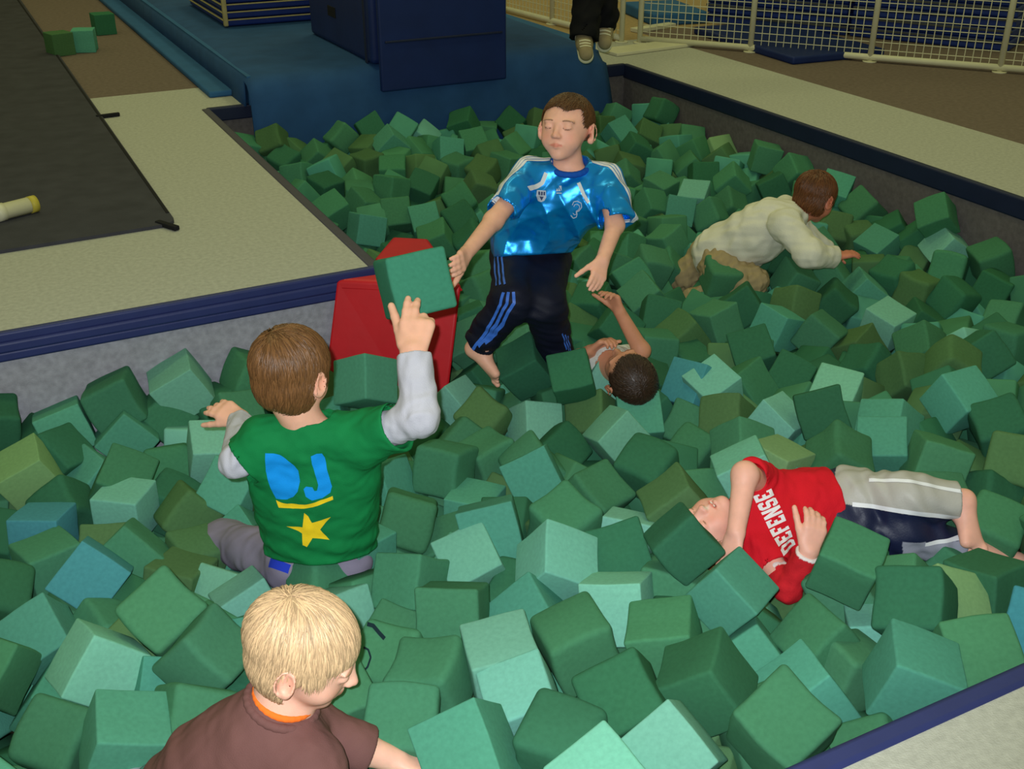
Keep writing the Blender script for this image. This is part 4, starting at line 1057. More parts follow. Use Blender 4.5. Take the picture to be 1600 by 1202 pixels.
G 3.589 2.708 -0.557 -0.150 0.685 -0.623 -0.346 0.138
D 3.747 2.743 -0.587 -0.240 -0.848 0.325 -0.342 0.138
G -0.342 2.923 -0.435 -0.067 0.626 0.053 -0.775 0.138
G -0.214 2.893 -0.546 0.052 -0.430 -0.694 0.575 0.138
O -0.031 2.957 -0.659 0.435 0.529 0.562 0.463 0.138
G 2.214 2.735 -0.469 -0.215 0.382 0.259 -0.861 0.138
T 2.254 2.771 -0.618 0.275 -0.606 -0.644 0.377 0.138
G 2.455 2.801 -0.598 -0.888 0.436 0.120 -0.083 0.138
G 2.760 2.762 -0.585 -0.102 -0.914 0.339 0.200 0.138
O 2.879 2.675 -0.579 -0.207 0.526 -0.816 0.121 0.138
G 3.013 2.777 -0.569 0.442 0.782 0.089 0.430 0.138
O 3.153 2.716 -0.651 0.355 -0.393 -0.579 0.620 0.138
D 1.143 2.826 -0.646 -0.092 -0.731 -0.663 -0.130 0.138
D 1.343 2.792 -0.515 0.417 -0.770 -0.017 0.483 0.138
T 1.421 2.836 -0.641 0.235 -0.772 0.458 -0.374 0.138
G 1.546 2.766 -0.605 0.263 0.879 0.319 -0.238 0.138
O 1.719 2.812 -0.620 -0.475 -0.063 -0.876 0.051 0.138
T 1.792 2.766 -0.511 0.928 -0.045 0.209 -0.304 0.138
T 0.037 3.085 -0.537 0.779 -0.474 0.045 0.408 0.138
T 0.119 2.986 -0.603 0.602 0.057 0.751 0.265 0.138
G 0.267 3.040 -0.521 0.801 0.508 0.276 0.155 0.138
D 0.408 3.067 -0.570 0.068 0.828 -0.549 0.094 0.138
T 0.550 3.043 -0.648 0.667 0.382 -0.190 0.611 0.138
O 3.030 2.928 -0.543 0.091 0.946 -0.019 0.312 0.138
G 3.164 2.920 -0.584 0.062 0.105 0.780 0.614 0.138
G 3.281 2.884 -0.606 0.708 0.681 -0.187 -0.005 0.138
G 3.492 2.898 -0.547 0.218 0.852 -0.475 -0.023 0.138
D 3.689 2.894 -0.587 -0.063 -0.615 -0.671 -0.410 0.138
G -0.355 3.096 -0.435 -0.218 0.511 0.766 0.322 0.138
T 2.156 2.882 -0.515 0.442 -0.654 -0.423 -0.445 0.138
G 2.298 2.887 -0.556 0.238 0.719 0.580 0.300 0.138
D 2.808 2.911 -0.639 0.178 -0.435 -0.220 0.855 0.138
O 2.896 2.872 -0.504 0.487 0.595 0.484 0.418 0.138
G 1.249 2.873 -0.587 0.705 0.429 0.396 -0.402 0.138
T 1.378 2.971 -0.562 -0.894 -0.114 0.433 -0.026 0.138
T 1.662 2.958 -0.573 0.812 0.266 0.520 0.007 0.138
G 1.798 2.949 -0.469 0.048 0.713 0.268 0.646 0.138
O 0.704 2.665 -0.559 0.078 0.797 0.444 -0.401 0.138
O 0.825 2.639 -0.476 0.171 0.947 -0.025 0.272 0.138
G 1.152 2.658 -0.612 -0.643 0.028 0.571 -0.510 0.138
D 1.285 2.651 -0.511 -0.676 0.416 -0.350 -0.497 0.138
G 1.445 2.654 -0.516 0.680 -0.437 -0.156 0.567 0.138
G 3.785 2.520 -0.353 -0.077 -0.363 -0.347 -0.861 0.138
G -0.284 2.670 -0.430 0.578 -0.620 0.348 -0.401 0.138
G -0.174 2.645 -0.555 -0.801 0.432 -0.383 -0.160 0.138
G 0.013 2.682 -0.536 -0.703 0.396 0.543 -0.232 0.138
G 0.148 2.669 -0.604 0.589 0.265 -0.708 -0.286 0.138
O 0.409 2.711 -0.659 -0.844 0.184 -0.352 -0.360 0.138
D 2.775 2.539 -0.578 -0.867 0.246 0.263 0.344 0.138
D 2.899 2.539 -0.661 0.154 -0.372 0.312 -0.860 0.138
D 2.956 2.550 -0.500 0.017 0.047 -0.456 0.889 0.138
G 3.083 2.516 -0.458 0.810 -0.583 -0.050 -0.028 0.138
D 3.319 2.518 -0.538 0.292 -0.371 -0.085 -0.877 0.138
G 3.530 2.458 -0.434 0.742 0.568 -0.251 -0.253 0.138
O 3.688 2.391 -0.421 -0.038 -0.829 0.533 0.167 0.138
G 1.960 2.593 -0.585 -0.450 0.614 0.603 0.240 0.138
G 2.099 2.497 -0.628 -0.060 0.600 -0.502 0.620 0.138
O 2.341 2.586 -0.482 0.255 0.944 -0.210 -0.008 0.138
D 2.400 2.617 -0.656 0.654 0.630 0.410 -0.091 0.138
T 2.551 2.569 -0.606 -0.251 0.506 -0.825 -0.003 0.138
T 2.652 2.500 -0.482 -0.130 0.286 0.061 0.947 0.138
D 3.654 3.011 -0.523 0.731 -0.669 -0.055 0.126 0.138
O 3.780 2.886 -0.476 -0.199 -0.351 -0.184 -0.896 0.138
G -0.361 3.195 -0.529 0.033 0.134 -0.907 -0.397 0.138
D 0.174 3.140 -0.567 0.070 0.282 -0.642 0.710 0.138
D 0.280 3.154 -0.623 -0.086 0.220 0.237 0.942 0.138
D 2.877 3.013 -0.505 -0.657 -0.672 0.200 -0.275 0.138
D 3.165 3.033 -0.639 0.401 0.742 0.463 0.273 0.138
D 3.316 3.006 -0.496 -0.347 0.530 0.762 0.135 0.138
T 3.463 3.045 -0.548 0.124 0.876 0.450 0.123 0.138
D 3.563 2.964 -0.424 0.117 0.484 0.760 -0.417 0.138
G 1.744 3.075 -0.561 0.117 0.536 -0.313 0.775 0.138
G 2.004 3.012 -0.573 -0.687 -0.319 -0.380 -0.531 0.138
G 2.141 3.021 -0.528 -0.277 0.552 0.734 -0.284 0.138
O 2.419 3.010 -0.595 -0.237 0.616 0.555 -0.506 0.138
G 2.530 3.048 -0.499 0.648 0.508 -0.567 0.002 0.138
T 2.633 2.983 -0.601 -0.445 -0.049 0.874 0.188 0.138
O 1.224 3.096 -0.632 -0.465 -0.709 0.306 0.432 0.138
G 1.273 2.975 -0.700 -0.748 -0.341 0.302 0.483 0.138
T 1.673 3.054 -0.437 0.167 -0.773 0.054 0.609 0.138
D 3.478 3.219 -0.496 0.531 0.011 -0.355 -0.769 0.138
D 3.648 3.146 -0.498 -0.008 0.160 -0.847 0.507 0.138
T 3.788 3.061 -0.581 -0.075 0.735 -0.591 0.324 0.138
D -0.352 3.348 -0.435 0.790 -0.397 -0.305 0.353 0.138
G -0.217 3.288 -0.473 0.035 0.619 0.666 -0.414 0.138
G -0.149 3.236 -0.600 0.885 0.290 0.251 -0.266 0.138
D 0.088 3.287 -0.515 0.063 0.452 -0.847 0.274 0.138
O 2.535 3.167 -0.563 -0.338 -0.750 -0.087 -0.562 0.138
D 2.788 3.123 -0.466 0.574 0.176 0.119 0.791 0.138
D 2.875 3.175 -0.566 -0.166 0.890 -0.107 0.410 0.138
G 3.024 3.195 -0.499 0.750 0.640 -0.059 -0.156 0.138
O 3.135 3.161 -0.721 -0.213 -0.777 -0.590 -0.053 0.138
T 3.271 3.156 -0.666 0.107 0.648 -0.725 0.207 0.138
D 3.322 3.166 -0.512 -0.558 0.761 -0.317 -0.092 0.138
D 1.672 3.218 -0.555 -0.165 0.871 -0.369 -0.280 0.138
G 1.898 3.137 -0.601 0.388 -0.302 0.181 0.852 0.138
G 2.042 3.137 -0.672 0.223 -0.540 -0.809 0.059 0.138
G 2.264 3.120 -0.554 -0.335 0.621 -0.624 0.335 0.138
O 2.395 3.145 -0.541 -0.060 -0.668 -0.174 -0.721 0.138
D 0.717 3.199 -0.645 0.241 -0.578 -0.698 -0.347 0.138
G 1.007 3.126 -0.659 -0.288 -0.433 0.429 -0.738 0.138
D 1.386 3.094 -0.604 -0.798 0.548 0.208 0.141 0.138
G 3.128 3.251 -0.601 0.212 0.627 0.447 0.602 0.138
O 3.167 3.197 -0.481 0.390 0.756 0.371 -0.371 0.138
D 3.334 3.311 -0.537 0.412 0.398 -0.180 0.800 0.138
O 3.523 3.290 -0.655 0.200 -0.641 0.707 0.222 0.138
D 3.779 3.215 -0.483 0.247 -0.865 0.436 -0.035 0.138
T -0.044 3.343 -0.568 -0.132 0.828 -0.393 -0.379 0.138
O 0.167 3.344 -0.590 -0.019 0.522 -0.453 -0.723 0.138
G 2.299 3.283 -0.687 0.434 -0.007 -0.394 0.810 0.138
G 2.387 3.267 -0.572 -0.887 0.028 -0.447 0.116 0.138
D 2.529 3.293 -0.568 0.622 -0.776 -0.055 -0.083 0.138
O 2.681 3.235 -0.524 -0.605 0.769 0.139 -0.153 0.138
D 2.994 3.328 -0.551 -0.899 -0.012 -0.307 0.312 0.138
G 1.343 3.218 -0.549 0.804 0.575 -0.061 0.142 0.138
O 1.495 3.249 -0.627 0.576 0.463 -0.103 -0.666 0.138
D 1.588 3.313 -0.479 -0.131 0.281 0.638 0.705 0.138
D 1.734 3.343 -0.520 -0.042 -0.719 -0.428 -0.545 0.138
O 2.013 3.248 -0.592 -0.219 -0.410 -0.761 0.452 0.138
D 0.291 3.266 -0.532 -0.169 -0.000 0.577 -0.799 0.138
D 0.438 3.230 -0.587 0.302 0.617 -0.092 0.721 0.138
O 0.535 3.360 -0.557 0.027 -0.860 0.507 0.050 0.138
G 0.586 3.236 -0.596 0.667 -0.506 -0.095 0.538 0.138
G 0.826 3.264 -0.521 0.785 -0.081 0.568 -0.233 0.138
G 0.956 3.238 -0.550 -0.021 0.205 -0.481 -0.852 0.138
D 0.819 2.568 -0.646 0.671 -0.130 0.373 -0.628 0.138
G 0.978 2.568 -0.584 0.009 0.678 -0.329 0.658 0.138
T 1.061 2.457 -0.555 -0.734 -0.531 -0.369 -0.209 0.138
D 1.228 2.492 -0.615 0.064 0.444 0.276 0.850 0.138
D 1.346 2.517 -0.537 -0.532 0.059 -0.685 -0.495 0.138
D 1.441 2.492 -0.604 0.317 -0.275 -0.880 -0.222 0.138
T 1.550 2.576 -0.624 -0.759 -0.315 -0.536 0.195 0.138
G 1.674 2.540 -0.533 0.227 -0.170 0.386 -0.878 0.138
G -0.157 2.459 -0.482 0.707 -0.552 -0.147 0.416 0.138
G 0.113 2.515 -0.535 -0.874 -0.250 -0.311 0.277 0.138
T 0.264 2.568 -0.584 -0.662 -0.105 0.671 0.317 0.138
G 0.416 2.576 -0.563 0.176 0.900 -0.019 0.399 0.138
G 0.549 2.592 -0.611 -0.760 0.283 0.447 -0.377 0.138
G 2.855 2.410 -0.437 0.433 -0.398 -0.507 -0.630 0.138
T 2.981 2.398 -0.400 0.534 0.503 -0.223 -0.643 0.138
G 3.118 2.380 -0.483 0.142 0.326 0.068 -0.932 0.138
G 3.337 2.420 -0.380 0.268 0.784 -0.092 0.553 0.138
D 3.435 2.299 -0.392 0.098 -0.239 -0.112 -0.960 0.138
D 3.582 2.301 -0.333 -0.364 -0.727 0.327 0.481 0.138
G 3.751 2.242 -0.324 0.910 0.195 0.354 0.094 0.138
T -0.357 2.506 -0.402 0.805 0.345 -0.334 0.348 0.138
G 1.905 2.440 -0.609 0.234 -0.812 0.298 0.445 0.138
G 2.087 2.464 -0.484 -0.467 0.465 -0.285 -0.696 0.138
G 2.234 2.423 -0.541 0.076 0.097 0.766 0.631 0.138
O 2.421 2.452 -0.566 0.782 0.505 -0.015 0.365 0.138
D 2.497 2.516 -0.444 0.359 0.070 0.376 -0.851 0.138
G 2.670 2.452 -0.640 0.247 0.764 -0.300 0.515 0.138
D 2.745 2.387 -0.513 0.604 0.401 -0.027 -0.688 0.138
G 3.777 3.375 -0.547 0.477 0.310 0.821 -0.040 0.138
G 1.316 3.618 -0.676 -0.075 0.494 0.581 -0.642 0.138
T 1.818 3.468 -0.494 0.381 0.659 -0.181 0.622 0.138
G 2.147 3.519 -0.543 0.041 -0.504 -0.723 0.470 0.138
G 2.802 3.333 -0.612 0.294 0.610 -0.734 -0.058 0.138
G 3.029 3.448 -0.563 -0.046 -0.829 0.424 0.362 0.138
G 3.165 3.355 -0.508 -0.484 -0.610 -0.368 -0.508 0.138
D 3.280 3.409 -0.619 0.817 -0.001 -0.324 0.478 0.138
T 3.438 3.379 -0.551 -0.408 0.856 0.297 -0.111 0.138
D 3.606 3.341 -0.537 0.423 -0.629 -0.202 0.620 0.138
G 1.758 3.406 -0.679 0.747 -0.230 -0.262 -0.566 0.138
G 1.875 3.338 -0.585 0.843 -0.260 0.212 0.421 0.138
G 2.045 3.398 -0.585 0.957 0.045 -0.093 -0.271 0.138
G 2.256 3.424 -0.473 0.268 0.688 0.578 0.348 0.138
O 2.415 3.397 -0.487 -0.497 0.304 0.580 -0.570 0.138
G 2.623 3.397 -0.614 -0.617 -0.522 -0.574 -0.130 0.138
O 0.250 3.345 -0.736 0.353 0.823 -0.414 0.165 0.138
G 0.367 3.362 -0.607 0.147 0.070 0.973 0.164 0.138
G 0.702 3.381 -0.544 0.326 -0.597 0.672 -0.294 0.138
D 0.822 3.358 -0.649 0.655 -0.318 -0.184 -0.660 0.138
T 1.333 3.230 -0.699 0.045 0.459 -0.741 -0.487 0.138
O 1.647 3.418 -0.618 -0.802 -0.125 0.540 0.223 0.138
G 2.909 3.651 -0.435 -0.636 0.170 -0.722 -0.213 0.138
D 3.146 3.663 -0.709 0.855 -0.144 0.456 -0.200 0.138
D 3.279 3.604 -0.647 -0.812 -0.501 -0.050 0.295 0.138
G 3.363 3.663 -0.549 0.807 0.031 -0.136 -0.574 0.138
O 3.640 3.579 -0.622 0.418 0.841 -0.344 0.009 0.138
O 1.847 3.628 -0.555 0.460 0.225 -0.795 -0.325 0.138
T 2.220 3.650 -0.489 -0.527 0.287 -0.671 -0.435 0.138
D 2.347 3.740 -0.598 -0.913 -0.365 -0.017 -0.180 0.138
G 2.419 3.610 -0.590 0.275 -0.106 0.091 -0.951 0.138
G 2.555 3.644 -0.537 0.801 -0.583 -0.131 0.039 0.138
D 2.706 3.628 -0.639 -0.532 -0.322 0.567 -0.541 0.138
G 3.372 3.508 -0.503 -0.785 0.388 0.447 0.181 0.138
T 3.457 3.478 -0.670 0.884 -0.409 0.212 -0.070 0.138
D 3.561 3.495 -0.530 -0.869 -0.011 -0.489 -0.078 0.138
G 3.691 3.476 -0.471 0.366 -0.324 0.222 0.844 0.138
O 1.585 3.716 -0.563 0.149 -0.665 -0.567 0.463 0.138
O 1.734 3.674 -0.610 0.005 -0.661 0.502 0.558 0.138
G 2.371 3.447 -0.617 -0.010 0.036 0.834 0.550 0.138
G 2.523 3.497 -0.625 -0.622 -0.348 -0.663 0.230 0.138
T 2.681 3.489 -0.694 0.055 -0.107 -0.818 0.562 0.138
G 2.877 3.482 -0.600 0.298 -0.631 0.717 0.003 0.138
D 3.170 3.518 -0.575 -0.117 -0.204 -0.808 0.540 0.138
O 3.310 3.425 -0.434 -0.883 0.231 0.085 0.400 0.138
G 1.356 2.352 -0.564 -0.607 0.278 0.464 0.583 0.138
D 1.636 2.418 -0.650 -0.613 0.085 0.785 0.038 0.138
D 0.023 2.376 -0.530 -0.800 0.486 0.346 -0.058 0.138
D 0.363 2.433 -0.555 -0.036 -0.748 -0.629 -0.211 0.138
G 0.866 2.429 -0.558 -0.478 -0.750 0.394 0.233 0.138
D 2.668 2.306 -0.432 -0.511 0.827 -0.208 0.106 0.138
O 2.962 2.285 -0.465 0.552 -0.437 0.465 0.538 0.138
D 3.174 2.261 -0.561 0.818 -0.449 -0.197 0.301 0.138
G 3.340 2.167 -0.453 0.082 0.055 0.972 0.215 0.138
G 3.479 2.166 -0.335 -0.198 -0.402 -0.893 -0.039 0.138
T -0.341 2.373 -0.521 -0.291 0.285 -0.404 -0.819 0.138
D -0.196 2.375 -0.393 -0.833 0.257 -0.101 -0.479 0.138
G 1.811 2.340 -0.494 0.071 -0.282 0.575 0.765 0.138
G 1.956 2.427 -0.505 0.070 -0.287 0.331 -0.896 0.138
T 1.998 2.308 -0.442 -0.533 0.407 -0.705 -0.232 0.138
G 2.135 2.311 -0.552 0.490 0.434 -0.596 -0.465 0.138
G 2.331 2.327 -0.372 -0.292 -0.010 0.368 -0.883 0.138
G 2.441 2.318 -0.481 0.125 0.441 0.566 -0.686 0.138
G 2.562 2.360 -0.561 0.402 0.534 -0.096 -0.737 0.138
O 1.814 3.815 -0.511 0.363 0.486 0.744 -0.281 0.138
D 1.940 3.862 -0.555 -0.406 0.197 0.504 0.736 0.138
G 3.034 3.789 -0.591 -0.135 0.415 0.246 -0.866 0.138
D 3.236 3.763 -0.639 0.350 0.594 -0.672 -0.272 0.138
T 3.600 3.749 -0.574 0.717 -0.049 -0.542 -0.437 0.138
O 3.639 3.687 -0.451 0.154 0.388 -0.849 0.324 0.138
G 2.087 3.697 -0.601 -0.363 0.438 -0.284 0.771 0.138
O 2.580 3.662 -0.685 -0.903 -0.328 0.113 0.252 0.138
T 2.730 3.745 -0.680 -0.637 0.469 -0.566 -0.233 0.138
G 3.734 3.689 -0.674 -0.000 0.712 0.460 0.531 0.138
D 3.774 3.506 -0.641 -0.323 -0.269 -0.865 0.274 0.138
G 1.306 3.786 -0.624 -0.859 0.254 0.212 0.391 0.138
D 1.452 3.756 -0.600 0.653 -0.323 0.414 -0.546 0.138
G 1.789 3.754 -0.685 -0.323 0.889 0.086 -0.314 0.138
D 1.933 3.717 -0.612 -0.318 0.403 -0.849 -0.122 0.138
G 0.949 2.318 -0.538 0.537 0.639 -0.323 0.446 0.138
G 1.203 2.275 -0.523 -0.872 -0.066 -0.433 0.220 0.138
O 1.288 2.315 -0.419 0.373 0.270 0.175 0.870 0.138
G 1.487 2.270 -0.569 -0.497 0.656 0.031 -0.566 0.138
G 1.574 2.341 -0.461 0.913 -0.313 -0.246 -0.094 0.138
G -0.399 2.331 -0.373 -0.409 -0.755 0.095 -0.503 0.138
D 0.205 2.266 -0.519 -0.238 0.520 -0.820 -0.023 0.138
T 0.365 2.284 -0.571 0.675 -0.133 -0.570 0.449 0.138
D 0.695 2.333 -0.492 0.152 -0.184 0.428 0.872 0.138
D 2.610 2.188 -0.457 0.471 0.187 -0.444 -0.739 0.138
D 3.022 2.126 -0.484 0.409 -0.826 0.108 -0.374 0.138
G 3.204 2.094 -0.541 0.619 -0.445 -0.466 -0.449 0.138
D 3.345 2.077 -0.316 -0.704 -0.016 0.423 0.570 0.138
O -0.489 2.189 -0.349 0.388 -0.543 0.674 0.316 0.138
D 1.701 2.187 -0.421 0.086 0.548 -0.759 -0.340 0.138
G 1.816 2.199 -0.550 0.552 0.501 0.188 0.639 0.138
T 1.913 2.182 -0.485 -0.115 -0.046 -0.810 -0.573 0.138
D 2.020 2.166 -0.433 -0.235 -0.670 -0.704 -0.016 0.138
D 2.130 2.201 -0.440 0.556 -0.480 0.268 -0.624 0.138
D 2.241 2.104 -0.504 0.421 -0.715 -0.557 -0.005 0.138
G 2.333 2.219 -0.517 -0.340 0.878 0.328 -0.082 0.138
G 2.689 3.930 -0.511 -0.134 0.795 -0.480 -0.345 0.138
G 2.795 4.073 -0.620 -0.766 -0.008 0.610 -0.204 0.138
D 2.841 3.940 -0.565 0.394 -0.747 0.521 -0.122 0.138
G 2.992 3.937 -0.560 0.446 0.305 -0.824 -0.173 0.138
G 3.335 3.881 -0.561 0.636 -0.705 0.193 -0.247 0.138
D 3.442 3.994 -0.522 0.687 0.225 0.532 -0.441 0.138
T 1.807 3.910 -0.643 0.457 -0.516 -0.436 0.578 0.138
G 2.173 3.964 -0.528 0.888 -0.175 -0.191 -0.381 0.138
G 2.291 4.013 -0.508 0.927 -0.015 0.062 0.369 0.138
D 2.403 4.056 -0.632 -0.590 0.233 -0.670 0.385 0.138
D 2.564 4.011 -0.565 0.655 0.633 -0.403 0.086 0.138
D 3.452 3.774 -0.519 0.290 0.663 0.373 -0.580 0.138
G 3.546 3.810 -0.427 -0.050 0.279 0.880 0.381 0.138
D 3.694 3.821 -0.520 0.720 0.411 -0.487 -0.273 0.138
G 3.805 3.834 -0.592 0.784 -0.611 0.074 0.083 0.138
D 1.413 3.954 -0.557 0.237 0.344 -0.852 0.317 0.138
D 1.553 3.993 -0.583 -0.876 -0.367 -0.279 -0.142 0.138
D 2.943 3.833 -0.667 -0.257 0.836 -0.160 0.457 0.138
D 0.618 2.179 -0.475 -0.853 -0.225 -0.466 0.072 0.138
T 0.888 2.170 -0.568 -0.648 0.405 -0.512 -0.393 0.138
D 1.060 2.214 -0.526 -0.558 -0.461 -0.636 0.268 0.138
D 1.338 2.209 -0.423 0.724 0.089 0.648 0.221 0.138
G 3.254 2.003 -0.410 -0.258 0.289 -0.892 0.234 0.138
G -0.332 2.155 -0.366 0.367 0.720 0.571 0.146 0.138
D 0.031 2.204 -0.522 -0.119 -0.917 0.068 0.375 0.138
D 0.355 2.109 -0.545 -0.033 -0.707 -0.271 0.652 0.138
T 0.471 2.150 -0.561 -0.104 -0.084 0.026 0.991 0.138
T 2.149 2.099 -0.338 -0.388 -0.767 0.244 0.449 0.138
T 2.408 2.113 -0.421 0.319 -0.071 -0.661 0.676 0.138
D 2.532 2.068 -0.503 0.490 -0.003 -0.702 0.516 0.138
G 2.712 2.040 -0.499 -0.025 -0.708 -0.228 -0.668 0.138
G 2.859 1.971 -0.390 0.211 0.314 -0.077 -0.923 0.138
O 1.235 2.150 -0.342 -0.046 -0.097 0.265 0.958 0.138
T 1.332 2.130 -0.530 -0.244 0.948 0.175 -0.106 0.138
G 1.479 2.123 -0.419 0.068 -0.589 -0.765 0.252 0.138
G 1.572 2.092 -0.506 0.137 -0.009 -0.691 0.710 0.138
O 1.674 2.133 -0.580 -0.806 -0.101 0.581 -0.044 0.138
G 1.805 2.094 -0.415 -0.104 0.529 -0.610 0.580 0.138
G 1.913 2.035 -0.465 -0.181 -0.096 0.748 -0.631 0.138
G 1.463 4.193 -0.572 0.147 -0.646 -0.481 -0.575 0.138
G 1.844 4.217 -0.582 -0.421 0.106 0.231 0.871 0.138
G 1.953 4.229 -0.478 -0.234 0.202 -0.633 -0.710 0.138
G 2.860 4.154 -0.505 0.152 0.401 -0.892 0.141 0.138
O 2.960 4.054 -0.505 -0.681 0.570 -0.440 0.131 0.138
D 3.115 4.081 -0.540 -0.478 0.023 -0.872 0.100 0.138
G 3.307 4.054 -0.577 0.311 -0.067 0.933 0.167 0.138
G 3.740 4.111 -0.514 -0.125 0.845 -0.466 0.231 0.138
G 1.977 4.086 -0.568 0.140 0.952 -0.099 -0.253 0.138
O 2.331 4.172 -0.574 -0.099 -0.855 0.299 0.413 0.138
D 2.663 4.121 -0.577 0.681 0.179 -0.105 0.702 0.138
D 3.600 3.937 -0.545 -0.598 -0.390 -0.489 0.501 0.138
G 3.774 3.960 -0.504 0.007 -0.905 0.231 0.358 0.138
G 1.679 4.136 -0.573 -0.342 -0.890 -0.267 -0.141 0.138
O 1.806 4.044 -0.536 0.118 0.389 0.743 -0.531 0.138
G 2.894 4.296 -0.499 -0.593 0.794 -0.124 0.051 0.138
D 2.962 4.402 -0.590 0.632 0.539 -0.543 0.124 0.138
O 3.089 4.353 -0.620 -0.230 -0.111 0.136 -0.957 0.138
G 3.478 4.317 -0.600 -0.484 -0.369 -0.262 0.748 0.138
T 1.759 4.307 -0.608 0.756 0.401 0.502 -0.126 0.138
G 1.933 4.377 -0.529 -0.475 0.425 0.292 0.713 0.138
D 2.046 4.263 -0.580 0.858 0.277 -0.333 -0.275 0.138
O 2.412 4.350 -0.608 -0.834 -0.097 -0.483 -0.250 0.138
G 3.256 4.156 -0.524 -0.134 -0.690 -0.082 0.706 0.138
G 3.369 4.192 -0.651 0.182 0.430 -0.723 0.509 0.138
D 3.457 4.170 -0.531 0.400 -0.696 -0.597 0.021 0.138
T 3.755 4.227 -0.594 -0.747 -0.650 0.079 -0.114 0.138
G 2.284 4.310 -0.524 -0.096 0.362 0.434 -0.819 0.138
D 2.746 4.241 -0.592 -0.923 0.269 0.145 -0.233 0.138
T 2.876 4.273 -0.653 -0.463 0.690 -0.161 0.533 0.138
G 3.004 4.222 -0.598 -0.537 -0.100 0.623 -0.560 0.138
O 0.502 2.077 -0.415 0.364 0.920 0.070 -0.130 0.138
O 0.547 1.997 -0.579 0.593 0.766 -0.247 0.034 0.138
T 0.693 2.035 -0.497 0.843 0.118 -0.522 0.051 0.138
G 0.819 2.079 -0.425 0.325 0.802 -0.210 -0.455 0.138
G 0.982 2.059 -0.446 0.263 0.113 -0.562 0.776 0.138
D 1.114 2.135 -0.426 -0.025 -0.063 0.320 -0.945 0.138
G 2.750 1.911 -0.480 -0.257 0.735 -0.394 0.489 0.138
D 2.828 1.803 -0.400 -0.305 0.275 -0.754 -0.512 0.138
G 2.947 1.860 -0.293 0.912 0.161 0.033 -0.376 0.138
D 3.111 1.879 -0.340 -0.241 0.754 0.605 0.085 0.138
D -0.370 2.020 -0.320 -0.758 -0.637 -0.065 -0.125 0.138
D 0.189 2.094 -0.475 0.742 0.208 -0.272 -0.577 0.138
G 1.667 1.972 -0.424 0.462 -0.500 0.711 0.178 0.138
T 1.782 1.983 -0.351 0.147 0.866 -0.159 -0.450 0.138
G 2.383 1.905 -0.450 0.748 -0.629 0.162 -0.135 0.138
D 0.681 1.901 -0.457 0.467 0.396 -0.601 0.514 0.138
G 0.839 1.935 -0.379 0.142 -0.434 -0.855 0.246 0.138
G 1.136 1.944 -0.377 -0.539 0.391 0.396 -0.633 0.138
G 1.243 2.027 -0.439 -0.629 0.627 -0.131 0.441 0.138
D 1.389 1.982 -0.502 -0.426 -0.468 -0.494 0.596 0.138
G 1.522 1.976 -0.394 -0.228 -0.011 -0.236 -0.945 0.138
D 1.596 1.961 -0.561 0.247 0.648 0.663 0.283 0.138
G 1.985 4.571 -0.609 0.368 0.268 0.747 -0.484 0.138
D 2.063 4.590 -0.488 0.253 0.785 0.566 0.019 0.138
G 3.043 4.489 -0.509 0.188 -0.372 -0.350 0.839 0.138
G 3.176 4.447 -0.464 0.360 0.805 -0.440 -0.168 0.138
G 3.244 4.422 -0.619 -0.076 -0.589 -0.058 0.803 0.138
D 3.531 4.453 -0.594 -0.048 -0.297 -0.770 -0.563 0.138
G 3.678 4.465 -0.621 -0.229 0.949 -0.116 -0.182 0.138
T 2.068 4.433 -0.604 0.532 -0.505 -0.404 -0.546 0.138
G 2.125 4.416 -0.471 -0.551 -0.363 0.539 0.523 0.138
O 2.274 4.454 -0.638 -0.372 -0.171 0.562 0.718 0.138
G 2.568 4.461 -0.591 -0.088 0.883 0.323 -0.330 0.138
T 2.662 4.371 -0.629 0.328 -0.806 0.450 0.204 0.138
T 2.779 4.396 -0.501 -0.652 0.138 -0.005 0.745 0.138
G 3.625 4.334 -0.586 -0.131 0.099 0.789 -0.592 0.138
D 3.783 4.345 -0.528 0.006 0.250 0.683 0.686 0.138
D 1.682 4.439 -0.585 0.067 0.781 0.484 -0.389 0.138
G -0.326 1.894 -0.299 -0.114 -0.335 0.632 -0.689 0.138
G -0.066 1.887 -0.454 0.107 -0.686 0.660 0.287 0.138
D 0.113 1.905 -0.492 -0.211 -0.752 0.570 0.254 0.138
D 0.495 1.909 -0.436 -0.660 0.675 -0.300 -0.138 0.138
G 2.282 1.790 -0.507 -0.130 0.437 -0.768 -0.450 0.138
O 2.423 1.729 -0.431 0.053 -0.735 0.062 0.673 0.138
D 2.662 1.819 -0.343 0.485 -0.286 -0.807 -0.181 0.138
G 2.748 1.715 -0.269 0.170 0.402 -0.854 -0.282 0.138
G 2.924 1.682 -0.263 0.209 -0.231 0.025 0.950 0.138
T -0.506 1.938 -0.344 0.539 0.811 -0.126 0.191 0.138
G 1.094 1.790 -0.361 0.775 0.106 -0.069 0.619 0.138
O 1.219 1.792 -0.383 -0.357 -0.440 0.578 0.587 0.138
G 1.329 1.832 -0.496 -0.435 0.022 0.875 0.213 0.138
O 1.451 1.834 -0.387 0.116 0.154 -0.890 -0.413 0.138
O 0.480 1.764 -0.419 0.607 0.788 -0.021 -0.096 0.138
G 0.613 1.777 -0.414 0.589 -0.272 0.574 0.500 0.138
G 0.740 1.721 -0.460 -0.373 -0.044 -0.064 0.925 0.138
G 0.838 1.809 -0.368 0.750 -0.029 0.004 -0.661 0.138
G 0.971 1.822 -0.394 -0.157 0.005 0.797 -0.583 0.138
O 2.787 4.719 -0.527 0.374 -0.672 0.119 0.628 0.138
O 3.272 4.695 -0.531 -0.324 0.775 0.254 -0.479 0.138
O 3.515 4.683 -0.500 0.501 0.656 -0.161 -0.542 0.138
T 2.036 4.725 -0.577 0.943 0.031 0.216 -0.250 0.138
